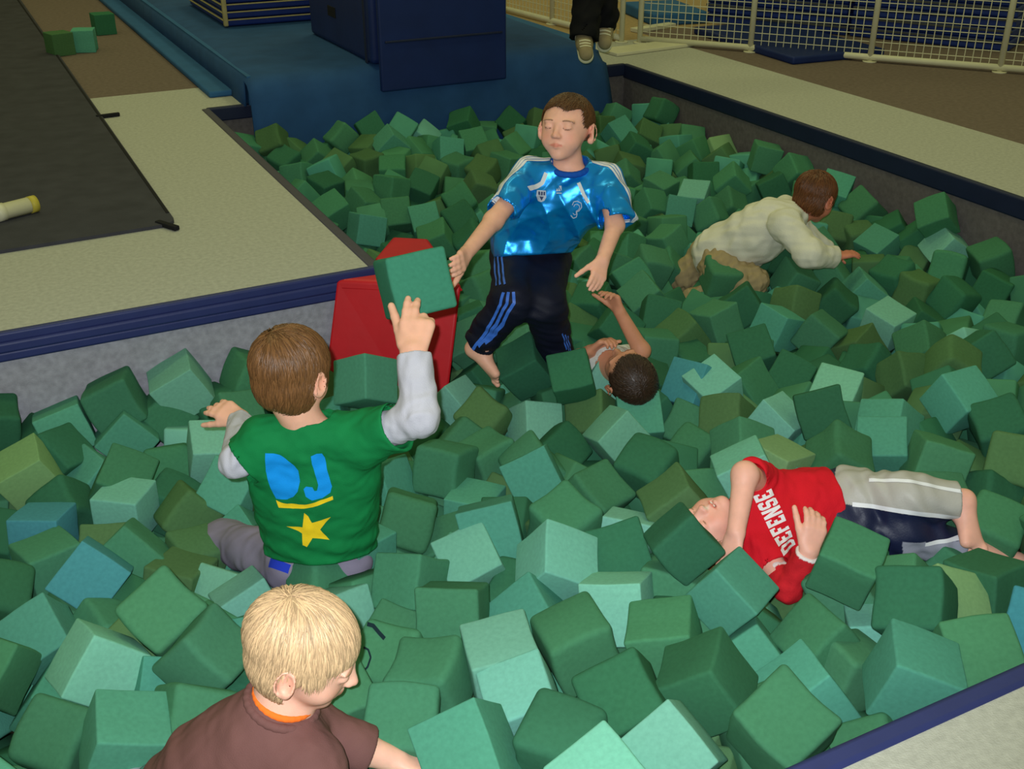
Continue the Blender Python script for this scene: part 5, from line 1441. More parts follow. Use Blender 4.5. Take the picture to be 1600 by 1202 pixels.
D 2.203 4.700 -0.541 0.555 -0.384 -0.659 0.333 0.138
G 3.288 4.595 -0.615 0.413 -0.875 -0.238 0.089 0.138
G 3.320 4.536 -0.464 -0.639 -0.132 -0.190 0.733 0.138
D 3.447 4.563 -0.532 0.529 -0.314 0.617 -0.490 0.138
T 3.629 4.592 -0.484 0.580 0.409 0.634 -0.306 0.138
D 3.774 4.616 -0.592 -0.090 0.412 0.370 0.828 0.138
O 1.449 4.736 -0.455 0.694 0.476 -0.533 -0.093 0.138
D 2.340 4.555 -0.530 -0.333 -0.364 0.284 0.822 0.138
D 2.649 4.632 -0.551 0.399 -0.453 0.797 0.015 0.138
G 2.825 4.551 -0.553 0.030 0.382 -0.786 -0.486 0.138
G 3.163 4.576 -0.523 0.723 -0.299 0.032 -0.622 0.138
O 2.523 1.638 -0.356 -0.384 -0.635 -0.490 0.458 0.138
D 2.660 1.583 -0.246 0.086 -0.620 -0.777 -0.060 0.138
D 2.817 1.541 -0.282 0.052 0.134 0.694 -0.705 0.138
D -0.078 1.716 -0.337 0.061 0.338 -0.752 0.562 0.138
D 0.039 1.860 -0.333 0.645 -0.198 0.574 0.464 0.138
G 1.193 1.660 -0.467 0.486 0.229 -0.805 0.252 0.138
T 1.357 1.773 -0.337 -0.541 -0.291 -0.675 -0.408 0.138
G 1.592 1.804 -0.479 -0.194 -0.663 0.562 0.454 0.138
G 1.747 1.721 -0.444 0.543 -0.785 -0.091 0.284 0.138
O 1.897 1.694 -0.387 -0.658 -0.076 0.713 0.228 0.138
D 0.686 1.627 -0.364 0.802 0.280 -0.483 0.214 0.138
D 1.068 1.752 -0.515 -0.337 0.914 0.216 -0.061 0.138
O 2.545 1.484 -0.363 -0.287 -0.659 -0.570 0.399 0.138
G 2.668 1.424 -0.234 0.034 -0.933 -0.296 0.203 0.138
G -0.264 1.624 -0.394 0.500 0.229 -0.441 0.709 0.138
O -0.171 1.595 -0.248 0.234 0.924 -0.240 0.186 0.138
O -0.085 1.592 -0.414 0.586 -0.256 -0.466 0.611 0.138
D 0.080 1.631 -0.401 0.591 -0.112 -0.796 -0.063 0.138
O 1.397 4.952 -0.500 -0.173 -0.094 0.918 0.343 0.138
D 1.903 4.947 -0.446 0.352 -0.579 0.130 0.724 0.138
D 2.095 4.863 -0.521 -0.258 0.676 -0.431 -0.539 0.138
O 2.248 4.906 -0.486 0.352 0.072 -0.680 0.639 0.138
G 2.951 4.769 -0.564 -0.050 -0.140 -0.801 0.580 0.138
G 3.093 4.737 -0.552 -0.771 0.075 -0.520 -0.360 0.138
G 3.224 4.803 -0.420 -0.015 0.554 0.063 -0.830 0.138
G 3.305 4.845 -0.571 -0.491 0.170 -0.681 0.516 0.138
D 3.436 4.789 -0.469 -0.613 0.400 -0.675 0.094 0.138
G 3.579 4.818 -0.507 -0.463 -0.803 -0.374 -0.011 0.138
G 3.720 4.862 -0.560 -0.526 0.150 0.305 0.780 0.138
G 1.307 4.886 -0.387 -0.622 0.554 0.275 -0.480 0.138
G 2.073 4.746 -0.423 -0.971 0.159 -0.066 0.165 0.138
G 2.277 4.845 -0.611 -0.573 0.495 -0.010 0.653 0.138
G 2.591 4.786 -0.502 0.678 -0.673 0.279 0.099 0.138
O 3.644 4.717 -0.506 -0.087 -0.589 -0.251 0.764 0.138
O 3.778 4.777 -0.436 0.754 0.408 0.412 -0.309 0.138
G 1.303 4.769 -0.396 0.059 0.472 -0.015 0.879 0.138
O 1.695 4.816 -0.564 -0.278 -0.944 -0.171 0.050 0.138
D 1.838 4.855 -0.581 -0.104 -0.293 0.138 0.940 0.138
G 2.769 4.989 -0.586 0.870 0.485 -0.085 -0.012 0.138
G 2.913 5.047 -0.582 0.567 -0.047 -0.704 0.425 0.138
G 3.082 5.041 -0.538 0.714 0.326 0.051 -0.617 0.138
T 3.316 5.070 -0.404 0.869 0.116 0.341 -0.339 0.138
D 3.426 5.059 -0.532 -0.418 0.869 -0.147 -0.219 0.138
O 3.596 5.012 -0.401 -0.482 -0.381 -0.756 -0.227 0.138
D 1.822 5.023 -0.403 0.697 -0.285 -0.604 -0.262 0.138
T 2.098 5.035 -0.520 -0.775 0.393 -0.416 -0.270 0.138
G 2.200 5.030 -0.622 -0.061 0.295 0.059 0.952 0.138
O 2.326 5.027 -0.526 0.182 0.445 -0.535 0.695 0.138
D 2.640 4.990 -0.515 0.244 0.932 0.135 -0.232 0.138
G 3.278 4.960 -0.487 0.684 -0.418 -0.194 -0.565 0.138
G 3.411 4.933 -0.427 0.922 0.065 0.002 0.382 0.138
G 3.785 4.938 -0.641 -0.786 0.288 -0.041 -0.545 0.138
O 1.305 5.024 -0.376 0.839 0.489 0.094 0.218 0.138
T 1.400 5.052 -0.374 0.099 -0.529 -0.835 -0.117 0.138
G 1.509 5.036 -0.572 -0.124 0.572 -0.714 -0.384 0.138
O 2.388 4.873 -0.517 0.001 0.182 0.301 0.936 0.138
G 2.890 4.918 -0.515 0.785 0.438 -0.351 0.261 0.138
O 3.145 4.902 -0.589 -0.596 -0.596 -0.210 0.496 0.138
G 1.421 5.278 -0.470 0.603 0.547 -0.569 0.117 0.138
O 1.506 5.219 -0.576 0.689 0.447 0.477 0.315 0.138
G 1.621 5.235 -0.435 -0.381 -0.199 0.169 -0.887 0.138
D 1.823 5.284 -0.464 0.587 0.533 0.540 -0.284 0.138
D 1.921 5.260 -0.624 -0.837 -0.061 0.048 0.541 0.138
D 2.024 5.224 -0.503 0.025 0.972 -0.054 0.229 0.138
O 2.156 5.289 -0.438 0.335 -0.644 0.171 0.666 0.138
D 2.308 5.271 -0.406 -0.058 0.126 -0.989 -0.055 0.138
G 3.219 5.149 -0.500 0.951 0.280 -0.063 -0.117 0.138
O 3.354 5.189 -0.408 0.637 -0.552 -0.413 0.345 0.138
G 3.465 5.140 -0.399 -0.469 0.586 0.411 0.518 0.138
D 3.578 5.128 -0.494 0.309 -0.339 0.779 0.427 0.138
T 3.742 5.102 -0.430 -0.265 -0.205 -0.515 -0.789 0.138
D 3.790 5.010 -0.494 -0.042 -0.326 -0.943 0.054 0.138
D 1.296 5.279 -0.439 0.793 -0.090 -0.580 0.163 0.138
G 2.243 5.162 -0.514 -0.893 0.410 -0.185 0.016 0.138
G 2.383 5.126 -0.426 -0.204 -0.530 0.322 0.758 0.138
G 2.502 5.107 -0.537 0.069 0.660 -0.691 0.286 0.138
T 2.668 5.140 -0.535 0.464 -0.418 -0.361 0.692 0.138
G 3.703 4.905 -0.428 -0.192 -0.660 -0.709 0.158 0.138
T 1.307 5.178 -0.363 0.254 -0.284 0.822 0.423 0.138
O 1.384 5.133 -0.527 0.250 0.906 -0.340 0.026 0.138
D 1.555 5.102 -0.396 -0.819 -0.080 -0.081 -0.562 0.138
O 1.724 5.160 -0.463 -0.533 0.305 -0.709 0.347 0.138
T 1.874 5.159 -0.469 0.727 -0.067 -0.490 0.477 0.138
D 1.996 5.111 -0.597 -0.917 -0.299 0.263 -0.012 0.138
D 1.332 1.622 -0.407 -0.316 0.118 -0.883 -0.326 0.138
T 1.448 1.717 -0.479 -0.665 0.325 -0.672 0.030 0.138
G 1.819 1.563 -0.474 0.306 0.799 0.322 -0.405 0.138
D 0.114 1.475 -0.376 -0.318 0.228 0.918 -0.072 0.138
T 0.269 1.478 -0.419 0.926 -0.216 0.302 0.065 0.138
G 0.440 1.485 -0.388 -0.026 0.712 0.555 -0.429 0.138
G 0.594 1.470 -0.400 0.526 0.402 0.645 0.381 0.138
G 0.799 1.577 -0.496 -0.028 -0.811 -0.576 0.098 0.138
G 0.977 1.551 -0.487 0.351 0.929 -0.103 -0.045 0.138
D 1.673 1.532 -0.418 -0.152 -0.213 -0.941 -0.214 0.138
T 1.930 1.500 -0.373 -0.482 0.245 -0.213 -0.814 0.138
G 2.120 1.420 -0.407 0.209 0.116 -0.084 0.967 0.138
D 2.484 1.374 -0.229 0.043 0.306 -0.944 -0.113 0.138
D 2.555 1.238 -0.194 -0.384 -0.300 -0.022 0.873 0.138
G 0.545 1.320 -0.398 0.163 0.715 -0.571 0.369 0.138
T 0.731 1.442 -0.446 -0.008 0.794 -0.326 0.514 0.138
O 0.887 1.431 -0.408 -0.357 -0.532 -0.393 -0.659 0.138
G 1.009 1.489 -0.313 0.119 0.842 0.134 0.509 0.138
G 1.109 1.470 -0.410 -0.967 -0.160 -0.116 0.163 0.138
G 1.253 1.458 -0.388 -0.622 0.294 -0.680 0.253 0.138
T 1.393 1.466 -0.432 0.010 -0.806 0.049 0.589 0.138
O 1.516 1.518 -0.538 -0.519 0.812 0.262 -0.061 0.138
G 3.016 5.363 -0.520 0.685 0.254 -0.654 0.196 0.138
G 3.447 5.407 -0.463 -0.364 0.764 0.035 0.531 0.138
G 3.629 5.420 -0.525 -0.658 0.655 0.313 0.200 0.138
T 3.706 5.412 -0.593 -0.641 -0.662 -0.280 0.268 0.138
O 3.792 5.390 -0.464 0.742 -0.281 0.088 0.602 0.138
D 2.059 5.380 -0.503 -0.760 0.578 0.249 -0.162 0.138
D 2.248 5.398 -0.439 0.765 0.345 -0.527 -0.131 0.138
G 2.351 5.370 -0.531 -0.642 0.314 -0.695 0.084 0.138
D 2.513 5.382 -0.536 -0.501 -0.420 0.750 -0.100 0.138
G 2.443 5.367 -0.347 0.201 0.172 -0.950 -0.166 0.138
G 2.656 5.352 -0.418 -0.738 -0.556 0.366 0.116 0.138
T 2.760 5.383 -0.454 -0.529 -0.781 -0.259 -0.207 0.138
G 2.877 5.384 -0.521 -0.475 0.361 -0.386 -0.703 0.138
T 3.518 5.266 -0.368 0.654 0.247 -0.569 0.433 0.138
O 3.629 5.300 -0.489 -0.500 0.268 0.266 -0.780 0.138
O 3.691 5.228 -0.426 0.170 0.830 -0.532 -0.012 0.138
G 1.562 5.376 -0.405 0.563 -0.245 -0.214 -0.760 0.138
T 1.677 5.382 -0.430 -0.012 -0.638 0.116 0.761 0.138
G 1.793 5.413 -0.417 0.559 0.450 -0.491 0.495 0.138
G 1.939 5.331 -0.425 -0.022 -0.500 -0.691 -0.522 0.138
G 2.447 5.265 -0.467 0.453 -0.872 0.039 -0.184 0.138
G 2.570 5.218 -0.440 0.302 0.930 -0.117 -0.176 0.138
G 2.677 5.279 -0.560 0.876 -0.245 -0.413 -0.047 0.138
O 3.123 5.264 -0.500 0.494 0.289 0.813 -0.107 0.138
O 3.281 5.341 -0.506 0.319 0.612 -0.573 -0.443 0.138
G 1.705 5.647 -0.472 -0.330 0.655 0.538 0.416 0.138
G 1.824 5.668 -0.326 -0.750 -0.442 0.292 -0.397 0.138
G 1.932 5.660 -0.488 0.561 -0.395 -0.677 0.265 0.138
T 2.054 5.613 -0.411 0.950 0.150 0.245 0.125 0.138
G 2.175 5.642 -0.403 0.233 0.548 0.762 -0.257 0.138
G 2.302 5.648 -0.437 0.345 0.143 -0.064 0.925 0.138
O 2.446 5.626 -0.422 0.606 -0.061 0.779 -0.150 0.138
G 3.350 5.560 -0.485 -0.043 -0.039 -0.945 -0.323 0.138
D 3.549 5.547 -0.329 0.141 -0.837 -0.157 -0.505 0.138
D 3.619 5.436 -0.373 -0.816 0.387 0.372 -0.215 0.138
G 3.701 5.541 -0.507 0.355 -0.710 -0.603 0.080 0.138
T 3.786 5.541 -0.645 -0.745 0.030 0.453 -0.489 0.138
D 1.280 5.588 -0.353 -0.557 0.448 -0.379 -0.588 0.138
G 2.393 5.511 -0.473 0.302 -0.762 -0.524 0.233 0.138
G 2.540 5.479 -0.423 0.476 0.670 0.098 0.561 0.138
O 2.644 5.450 -0.556 -0.260 -0.287 0.276 0.880 0.138
G 2.748 5.514 -0.419 0.017 0.360 -0.249 0.899 0.138
G 3.026 5.525 -0.522 0.739 -0.263 -0.502 0.363 0.138
O 1.415 5.519 -0.484 0.592 0.017 -0.793 0.141 0.138
D 1.546 5.539 -0.454 0.392 0.029 -0.409 0.824 0.138
G 1.666 5.505 -0.397 0.616 0.772 -0.157 0.017 0.138
D 1.809 5.559 -0.487 -0.178 -0.447 0.516 0.708 0.138
G 1.951 5.480 -0.448 0.667 -0.641 -0.285 -0.250 0.138
G 2.114 5.489 -0.422 0.331 0.715 0.472 -0.396 0.138
G 2.202 5.537 -0.537 0.192 0.356 -0.680 0.612 0.138
G 2.854 5.734 -0.443 -0.042 -0.534 0.544 0.646 0.138
G 3.080 5.788 -0.363 0.476 0.599 -0.205 0.610 0.138
O 3.211 5.710 -0.472 -0.045 -0.054 0.716 0.695 0.138
G 3.603 5.768 -0.438 0.285 0.244 0.445 -0.813 0.138
G 1.821 5.700 -0.560 0.673 -0.320 -0.300 -0.596 0.138
O 1.867 5.761 -0.406 0.493 -0.600 0.617 0.126 0.138
O 2.015 5.727 -0.395 0.433 0.414 0.365 0.713 0.138
G 2.148 5.754 -0.447 0.768 -0.196 -0.172 -0.585 0.138
D 2.290 5.802 -0.360 0.159 -0.538 -0.444 -0.699 0.138
D 2.417 5.767 -0.414 0.452 -0.659 -0.235 0.554 0.138
O 2.667 5.754 -0.428 -0.137 -0.378 -0.724 0.561 0.138
G 3.476 5.628 -0.419 0.399 0.780 -0.473 -0.095 0.138
G 3.658 5.620 -0.376 0.767 -0.047 0.505 -0.393 0.138
D 3.705 5.703 -0.541 0.028 0.139 -0.238 -0.961 0.138
G 3.812 5.627 -0.414 0.205 -0.978 -0.046 -0.008 0.138
O 1.313 5.748 -0.323 0.574 0.081 -0.544 -0.606 0.138
G 1.424 5.699 -0.406 0.214 0.430 -0.811 -0.334 0.138
G 1.577 5.718 -0.455 -0.011 -0.403 -0.910 0.101 0.138
G 1.714 5.811 -0.452 -0.039 -0.224 -0.863 -0.451 0.138
G 2.551 5.595 -0.550 -0.774 -0.258 -0.577 0.004 0.138
D 2.612 5.611 -0.395 0.324 -0.280 -0.666 0.610 0.138
D 2.892 5.595 -0.445 -0.541 0.544 -0.501 0.402 0.138
T 2.995 5.635 -0.427 0.486 -0.468 0.415 0.611 0.138
T 3.372 5.716 -0.492 -0.714 -0.331 -0.304 -0.537 0.138
D 3.292 5.853 -0.430 0.506 -0.414 -0.747 -0.123 0.138
D 3.459 5.860 -0.444 0.406 0.520 0.749 0.055 0.138
O 3.785 5.857 -0.469 0.266 -0.188 0.359 0.875 0.138
G 2.229 5.872 -0.505 0.248 0.568 -0.780 -0.086 0.138
O 2.380 5.891 -0.526 -0.698 -0.062 0.001 -0.713 0.138
T 2.525 5.868 -0.439 -0.368 -0.574 0.317 -0.659 0.138
D 2.647 5.889 -0.416 0.051 -0.640 -0.051 -0.765 0.138
O 2.765 5.874 -0.514 0.484 0.180 -0.536 0.668 0.138
G 2.850 5.871 -0.437 -0.207 0.120 -0.959 -0.150 0.138
D 3.000 5.869 -0.449 -0.341 -0.756 0.538 0.150 0.138
D 3.166 5.869 -0.468 0.853 0.469 -0.218 0.074 0.138
O 3.779 5.753 -0.320 -0.428 -0.157 -0.679 -0.575 0.138
D 1.278 5.883 -0.438 0.429 0.557 0.532 -0.471 0.138
D 1.439 5.832 -0.505 -0.044 -0.901 -0.424 0.077 0.138
D 1.557 5.872 -0.417 -0.435 -0.063 0.871 -0.220 0.138
D 1.746 5.888 -0.594 0.442 0.072 -0.893 -0.038 0.138
O 1.865 5.860 -0.479 -0.880 -0.445 -0.029 0.161 0.138
D 2.022 5.862 -0.501 0.343 0.794 0.448 0.227 0.138
D 2.137 5.859 -0.606 0.049 -0.411 0.403 0.816 0.138
D 1.747 1.397 -0.414 -0.086 0.952 0.286 -0.070 0.138
G 1.960 1.394 -0.291 0.615 0.374 0.643 0.262 0.138
D 2.074 1.293 -0.363 -0.679 0.324 0.122 -0.648 0.138
G 2.216 1.239 -0.342 0.223 0.585 -0.722 0.296 0.138
T 2.320 1.226 -0.203 -0.331 0.092 0.575 0.743 0.138
G 0.120 1.341 -0.309 -0.535 -0.080 -0.828 0.146 0.138
T 0.309 1.366 -0.291 -0.059 0.337 -0.232 0.911 0.138
T 0.479 1.404 -0.272 -0.419 -0.894 0.011 0.157 0.138
D 0.677 1.343 -0.279 -0.743 0.383 0.348 -0.425 0.138
G 0.650 1.198 -0.399 -0.690 -0.565 0.031 0.452 0.138
T 0.814 1.299 -0.307 -0.930 0.090 -0.349 -0.071 0.138
D 0.992 1.344 -0.285 -0.681 -0.287 -0.529 0.417 0.138
D 1.034 1.338 -0.441 0.104 0.442 -0.817 -0.357 0.138
G 1.527 1.451 -0.382 -0.287 -0.606 -0.690 0.272 0.138
O 1.412 1.329 -0.358 -0.259 0.475 0.595 0.595 0.138
O 1.644 1.224 -0.284 0.648 -0.691 -0.282 -0.152 0.138
D 1.742 1.243 -0.408 0.101 0.259 -0.562 -0.779 0.138
G 1.897 1.258 -0.357 -0.003 0.839 0.523 0.149 0.138
T 2.072 1.160 -0.282 -0.332 0.307 -0.255 0.855 0.138
T 2.204 1.154 -0.176 -0.812 0.137 -0.113 0.556 0.138
G 0.322 1.251 -0.376 -0.068 -0.767 -0.451 -0.450 0.138
T 0.366 1.264 -0.196 -0.919 -0.153 -0.274 0.240 0.138
G 2.091 1.076 -0.165 -0.505 -0.503 0.186 0.676 0.138
G 0.517 1.220 -0.193 -0.087 0.943 -0.261 -0.186 0.138
D 0.562 1.110 -0.316 -0.800 0.030 -0.471 0.370 0.138
G 0.816 1.093 -0.400 0.779 0.350 -0.272 -0.443 0.138
G 0.909 1.185 -0.314 -0.930 -0.215 0.141 -0.263 0.138
T 1.126 1.077 -0.390 0.090 -0.266 -0.951 0.132 0.138
D 1.234 1.225 -0.392 -0.175 0.721 -0.637 -0.210 0.138
G 1.512 1.101 -0.258 -0.792 0.286 -0.269 -0.467 0.138
G 1.674 1.082 -0.279 0.199 0.505 -0.321 -0.776 0.138
G 1.810 1.155 -0.253 -0.016 0.033 -0.882 -0.469 0.138
T 1.936 1.096 -0.197 0.131 0.754 -0.139 -0.628 0.138
O 1.395 1.065 -0.371 -0.216 -0.103 -0.965 -0.111 0.138
G 1.937 1.074 -0.380 -0.250 0.961 0.065 -0.102 0.138
O 0.732 1.073 -0.297 -0.210 -0.499 -0.788 -0.292 0.138
T 3.777 3.735 -0.427 0.794 -0.308 0.026 -0.524 0.140
D 3.785 4.634 -0.419 0.896 -0.188 0.137 0.377 0.140
O 2.134 5.774 -0.272 0.609 0.716 0.250 0.231 0.140
T 1.999 5.879 -0.287 0.624 -0.127 -0.382 0.670 0.132
T 3.773 3.604 -0.481 0.212 -0.323 -0.866 0.317 0.140
B 0.800 1.442 -0.274 -0.003 0.137 0.726 -0.674 0.128
G -0.071 3.377 -0.417 -0.005 0.154 0.682 -0.715 0.129"""
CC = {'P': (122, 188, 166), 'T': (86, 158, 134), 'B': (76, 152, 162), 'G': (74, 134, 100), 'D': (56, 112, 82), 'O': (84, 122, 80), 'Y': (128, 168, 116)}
CN = {'P': 'pale mint', 'T': 'teal green', 'B': 'bright blue-teal', 'G': 'mid green', 'D': 'dark green', 'O': 'olive green', 'Y': 'yellowish pale green'}
M_foam = mat('open_cell_foam', None, 0.95, 0.12, 0.07, 14, 0.55, 330, objcol=True)
M_foamc = mat('open_cell_foam_mixed', None, 0.95, 0.12, 0.07, 14, 0.55, 330, vcol='tint')

def cube_mesh(seed, rad, lump, n=9):
    """unit foam cube: bevelled, slightly sagging faces"""
    rng = random.Random(seed)
    ph = [rng.uniform(0, 6.28) for _ in range(9)]
    bm = bmesh.new(); bmesh.ops.create_cube(bm, size=1.0)
    bmesh.ops.subdivide_edges(bm, edges=bm.edges[:], cuts=n, use_grid_fill=True)
    h = .5; r_ = rad
    if n == 9: row = [-h, -h+.3*r_, -h+.65*r_, -h+r_, -.19, 0, .19, h-r_, h-.65*r_, h-.3*r_, h]
    else: row = [-h, -h+r_, 0, h-r_, h]
    for v in bm.verts:
        p = Vector([row[int(round((c+h)*(n+1)))] for c in v.co])
        q = Vector([max(-(h-r_), min(h-r_, c)) for c in p])
        dlt = p-q
        if dlt.length > 1e-6: p = q+dlt.normalized()*r_
        s = sum(math.sin(p[a]*5.1+p[(a+1) % 3]*3.7+ph[a])*math.sin(p[(a+2) % 3]*4.3+ph[a+3]) for a in range(3))
        v.co = p*(1+lump*s*.5) + Vector([lump*.6*math.sin(p.y*6+ph[6]), lump*.6*math.sin(p.z*6+ph[7]), lump*.6*math.sin(p.x*6+ph[8])])
    for f in bm.faces: f.smooth = True
    me = bpy.data.meshes.new('foam_cube'); bm.to_mesh(me); bm.free()
    me.materials.append(M_foam)
    return me
SHARP = [cube_mesh(i, .028+.008*i, .010) for i in range(3)]
WORN = [cube_mesh(10+i, .055+.022*i, .020+.006*i) for i in range(4)]

def parse(t):
    out = []
    for ln in t.strip().split('\n'):
        p = ln.split(); v = [float(q) for q in p[1:]]
        out.append((p[0], Vector(v[0:3]), Quaternion(v[3:7]), v[7]))
    return out
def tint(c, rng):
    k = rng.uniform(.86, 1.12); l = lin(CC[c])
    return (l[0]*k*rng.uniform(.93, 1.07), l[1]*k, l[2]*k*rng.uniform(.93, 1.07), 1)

# landmarks that a label can name: word, world point
LM = [
 ('the brown-shirted child', at(460, 1060, 1.95)), ('the brown-shirted child', at(620, 1180, 2.0)),
 ('the green-shirted child', at(490, 760, 2.6)), ('the red corner pad', at(600, 480, 3.1)),
 ('the child in satin blue', at(820, 400, 3.7)), ('the half-buried child', at(975, 570, 3.6)),
 ('the crawling child', at(1190, 380, 4.6)), ('the head of the lying child', at(1110, 800, 2.9)),
 ('the feet of the lying child', at(1540, 830, 2.9)), ('the hips of the lying child', at(1340, 800, 2.9)),
 ('the navy rim at right', at(1400, 1110, 1.7)), ('the near right pit end', at(1590, 1000, 2.0)),
 ('the left grey pit wall', at(160, 570, 3.3)), ('the left picture edge', at(20, 850, 2.7)),
 ('the lower left picture corner', at(40, 1150, 1.9)), ('the lower picture edge', at(850, 1150, 2.0)),
 ('the grey deck edge strip', at(430, 300, 4.8)), ('the blue landing mat', at(600, 200, 6)),
 ('the far right pit corner', at(1010, 190, 5.9)), ('the right grey pit wall', at(1400, 330, 4.4)),
 ('the right end of the far wall', at(1560, 440, 3.9)), ('the right picture edge', at(1580, 620, 3.4)),
 ('the middle of the pit', at(1000, 860, 2.7)), ('the area right of centre', at(1230, 620, 3.5)),
 ('the area beyond the crawling child', at(1060, 300, 5)),
]
ORD = ['', 'second', 'third', 'fourth', 'fifth', 'sixth', 'seventh', 'eighth', 'ninth', 'tenth', 'eleventh', 'twelfth', 'thirteenth', 'fourteenth', 'fifteenth', 'sixteenth', 'seventeenth', 'eighteenth', 'nineteenth', 'twentieth']
def cam2(p):
    v = np.array(p)-_c; d = v@_f
    return 800+CF*(v@_r)/d, 601-CF*(v@_u)/d
ind = parse(CUBES)
lmp = [(n, cam2(p)) for n, p in LM]
bins = {}
for i, (c, p, q, s) in enumerate(ind):
    x, y = cam2(p)
    j = min(range(len(lmp)), key=lambda k: (lmp[k][1][0]-x)**2+((lmp[k][1][1]-y)*1.2)**2)
    dx, dy = x-lmp[j][1][0], y-lmp[j][1][1]
    side = ('right of' if dx > 0 else 'left of') if abs(dx) > abs(dy) else ('in front of' if dy > 0 else 'behind')
    bins.setdefault((c, side, lmp[j][0]), []).append((dx*dx+dy*dy, i))
lab = {}
for (c, side, nm), L_ in bins.items():
    L_.sort()
    for k, (_, i) in enumerate(L_):
        if len(L_) == 1: lab[i] = '%s foam cube %s %s' % (CN[c], side, nm)
        elif k == 0: lab[i] = '%s foam cube %s %s, the nearest one' % (CN[c], side, nm)
        else: lab[i] = '%s foam cube %s %s, %s nearest such' % (CN[c], side, nm, ORD[k])
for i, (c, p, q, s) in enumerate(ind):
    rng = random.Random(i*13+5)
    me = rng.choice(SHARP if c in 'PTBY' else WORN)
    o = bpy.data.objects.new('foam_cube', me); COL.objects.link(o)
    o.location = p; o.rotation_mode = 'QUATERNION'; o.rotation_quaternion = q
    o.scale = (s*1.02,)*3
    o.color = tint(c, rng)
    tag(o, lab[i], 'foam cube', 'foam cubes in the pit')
# the deeper and farther cubes that only show in the gaps
bmv, bmf, tc_ = [], [], []
lowm = cube_mesh(99, .06, .018, 3)
lv = np.array([v.co[:] for v in lowm.vertices]); lf = [tuple(f.vertices) for f in lowm.polygons]
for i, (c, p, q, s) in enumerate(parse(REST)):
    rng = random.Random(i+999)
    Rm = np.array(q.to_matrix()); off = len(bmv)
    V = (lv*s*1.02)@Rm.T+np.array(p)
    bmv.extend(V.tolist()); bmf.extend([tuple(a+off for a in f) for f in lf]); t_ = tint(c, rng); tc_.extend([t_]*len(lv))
me = bpy.data.meshes.new('foam_cubes_below'); me.from_pydata(bmv, [], bmf)
me.polygons.foreach_set('use_smooth', [True]*len(bmf))
ca_ = me.color_attributes.new('tint', 'FLOAT_COLOR', 'POINT'); ca_.data.foreach_set('color', np.array(tc_, dtype=np.float32).ravel())
o = link('foam_cubes_below', me, M_foamc)
tag(o, 'smaller showing green foam cubes packed between and under the others', 'foam cubes', 'foam cubes in the pit', 'stuff')
bpy.data.meshes.remove(lowm)
# cubes that landed on the brown carpet
for (loc, rz, c, lb) in (((.70, 8.02, .072), .3, 'O', 'green foam cube on the brown carpet, left one of a touching pair'),
                         ((.865, 8.07, .072), -.25, 'T', 'green foam cube on the brown carpet, right one of a touching pair'),
                         ((1.08, 8.70, .072), .1, 'D', 'single dark green foam cube on the brown carpet beside the blue mat')):
    o = bpy.data.objects.new('foam_cube', SHARP[0]); COL.objects.link(o); o.location = loc; o.rotation_euler = (0, 0, rz+.47*0); o.scale = (.143,)*3
    o.color = tint(c, random.Random(rz)); tag(o, lb, 'foam cube', 'foam cubes on the carpet')

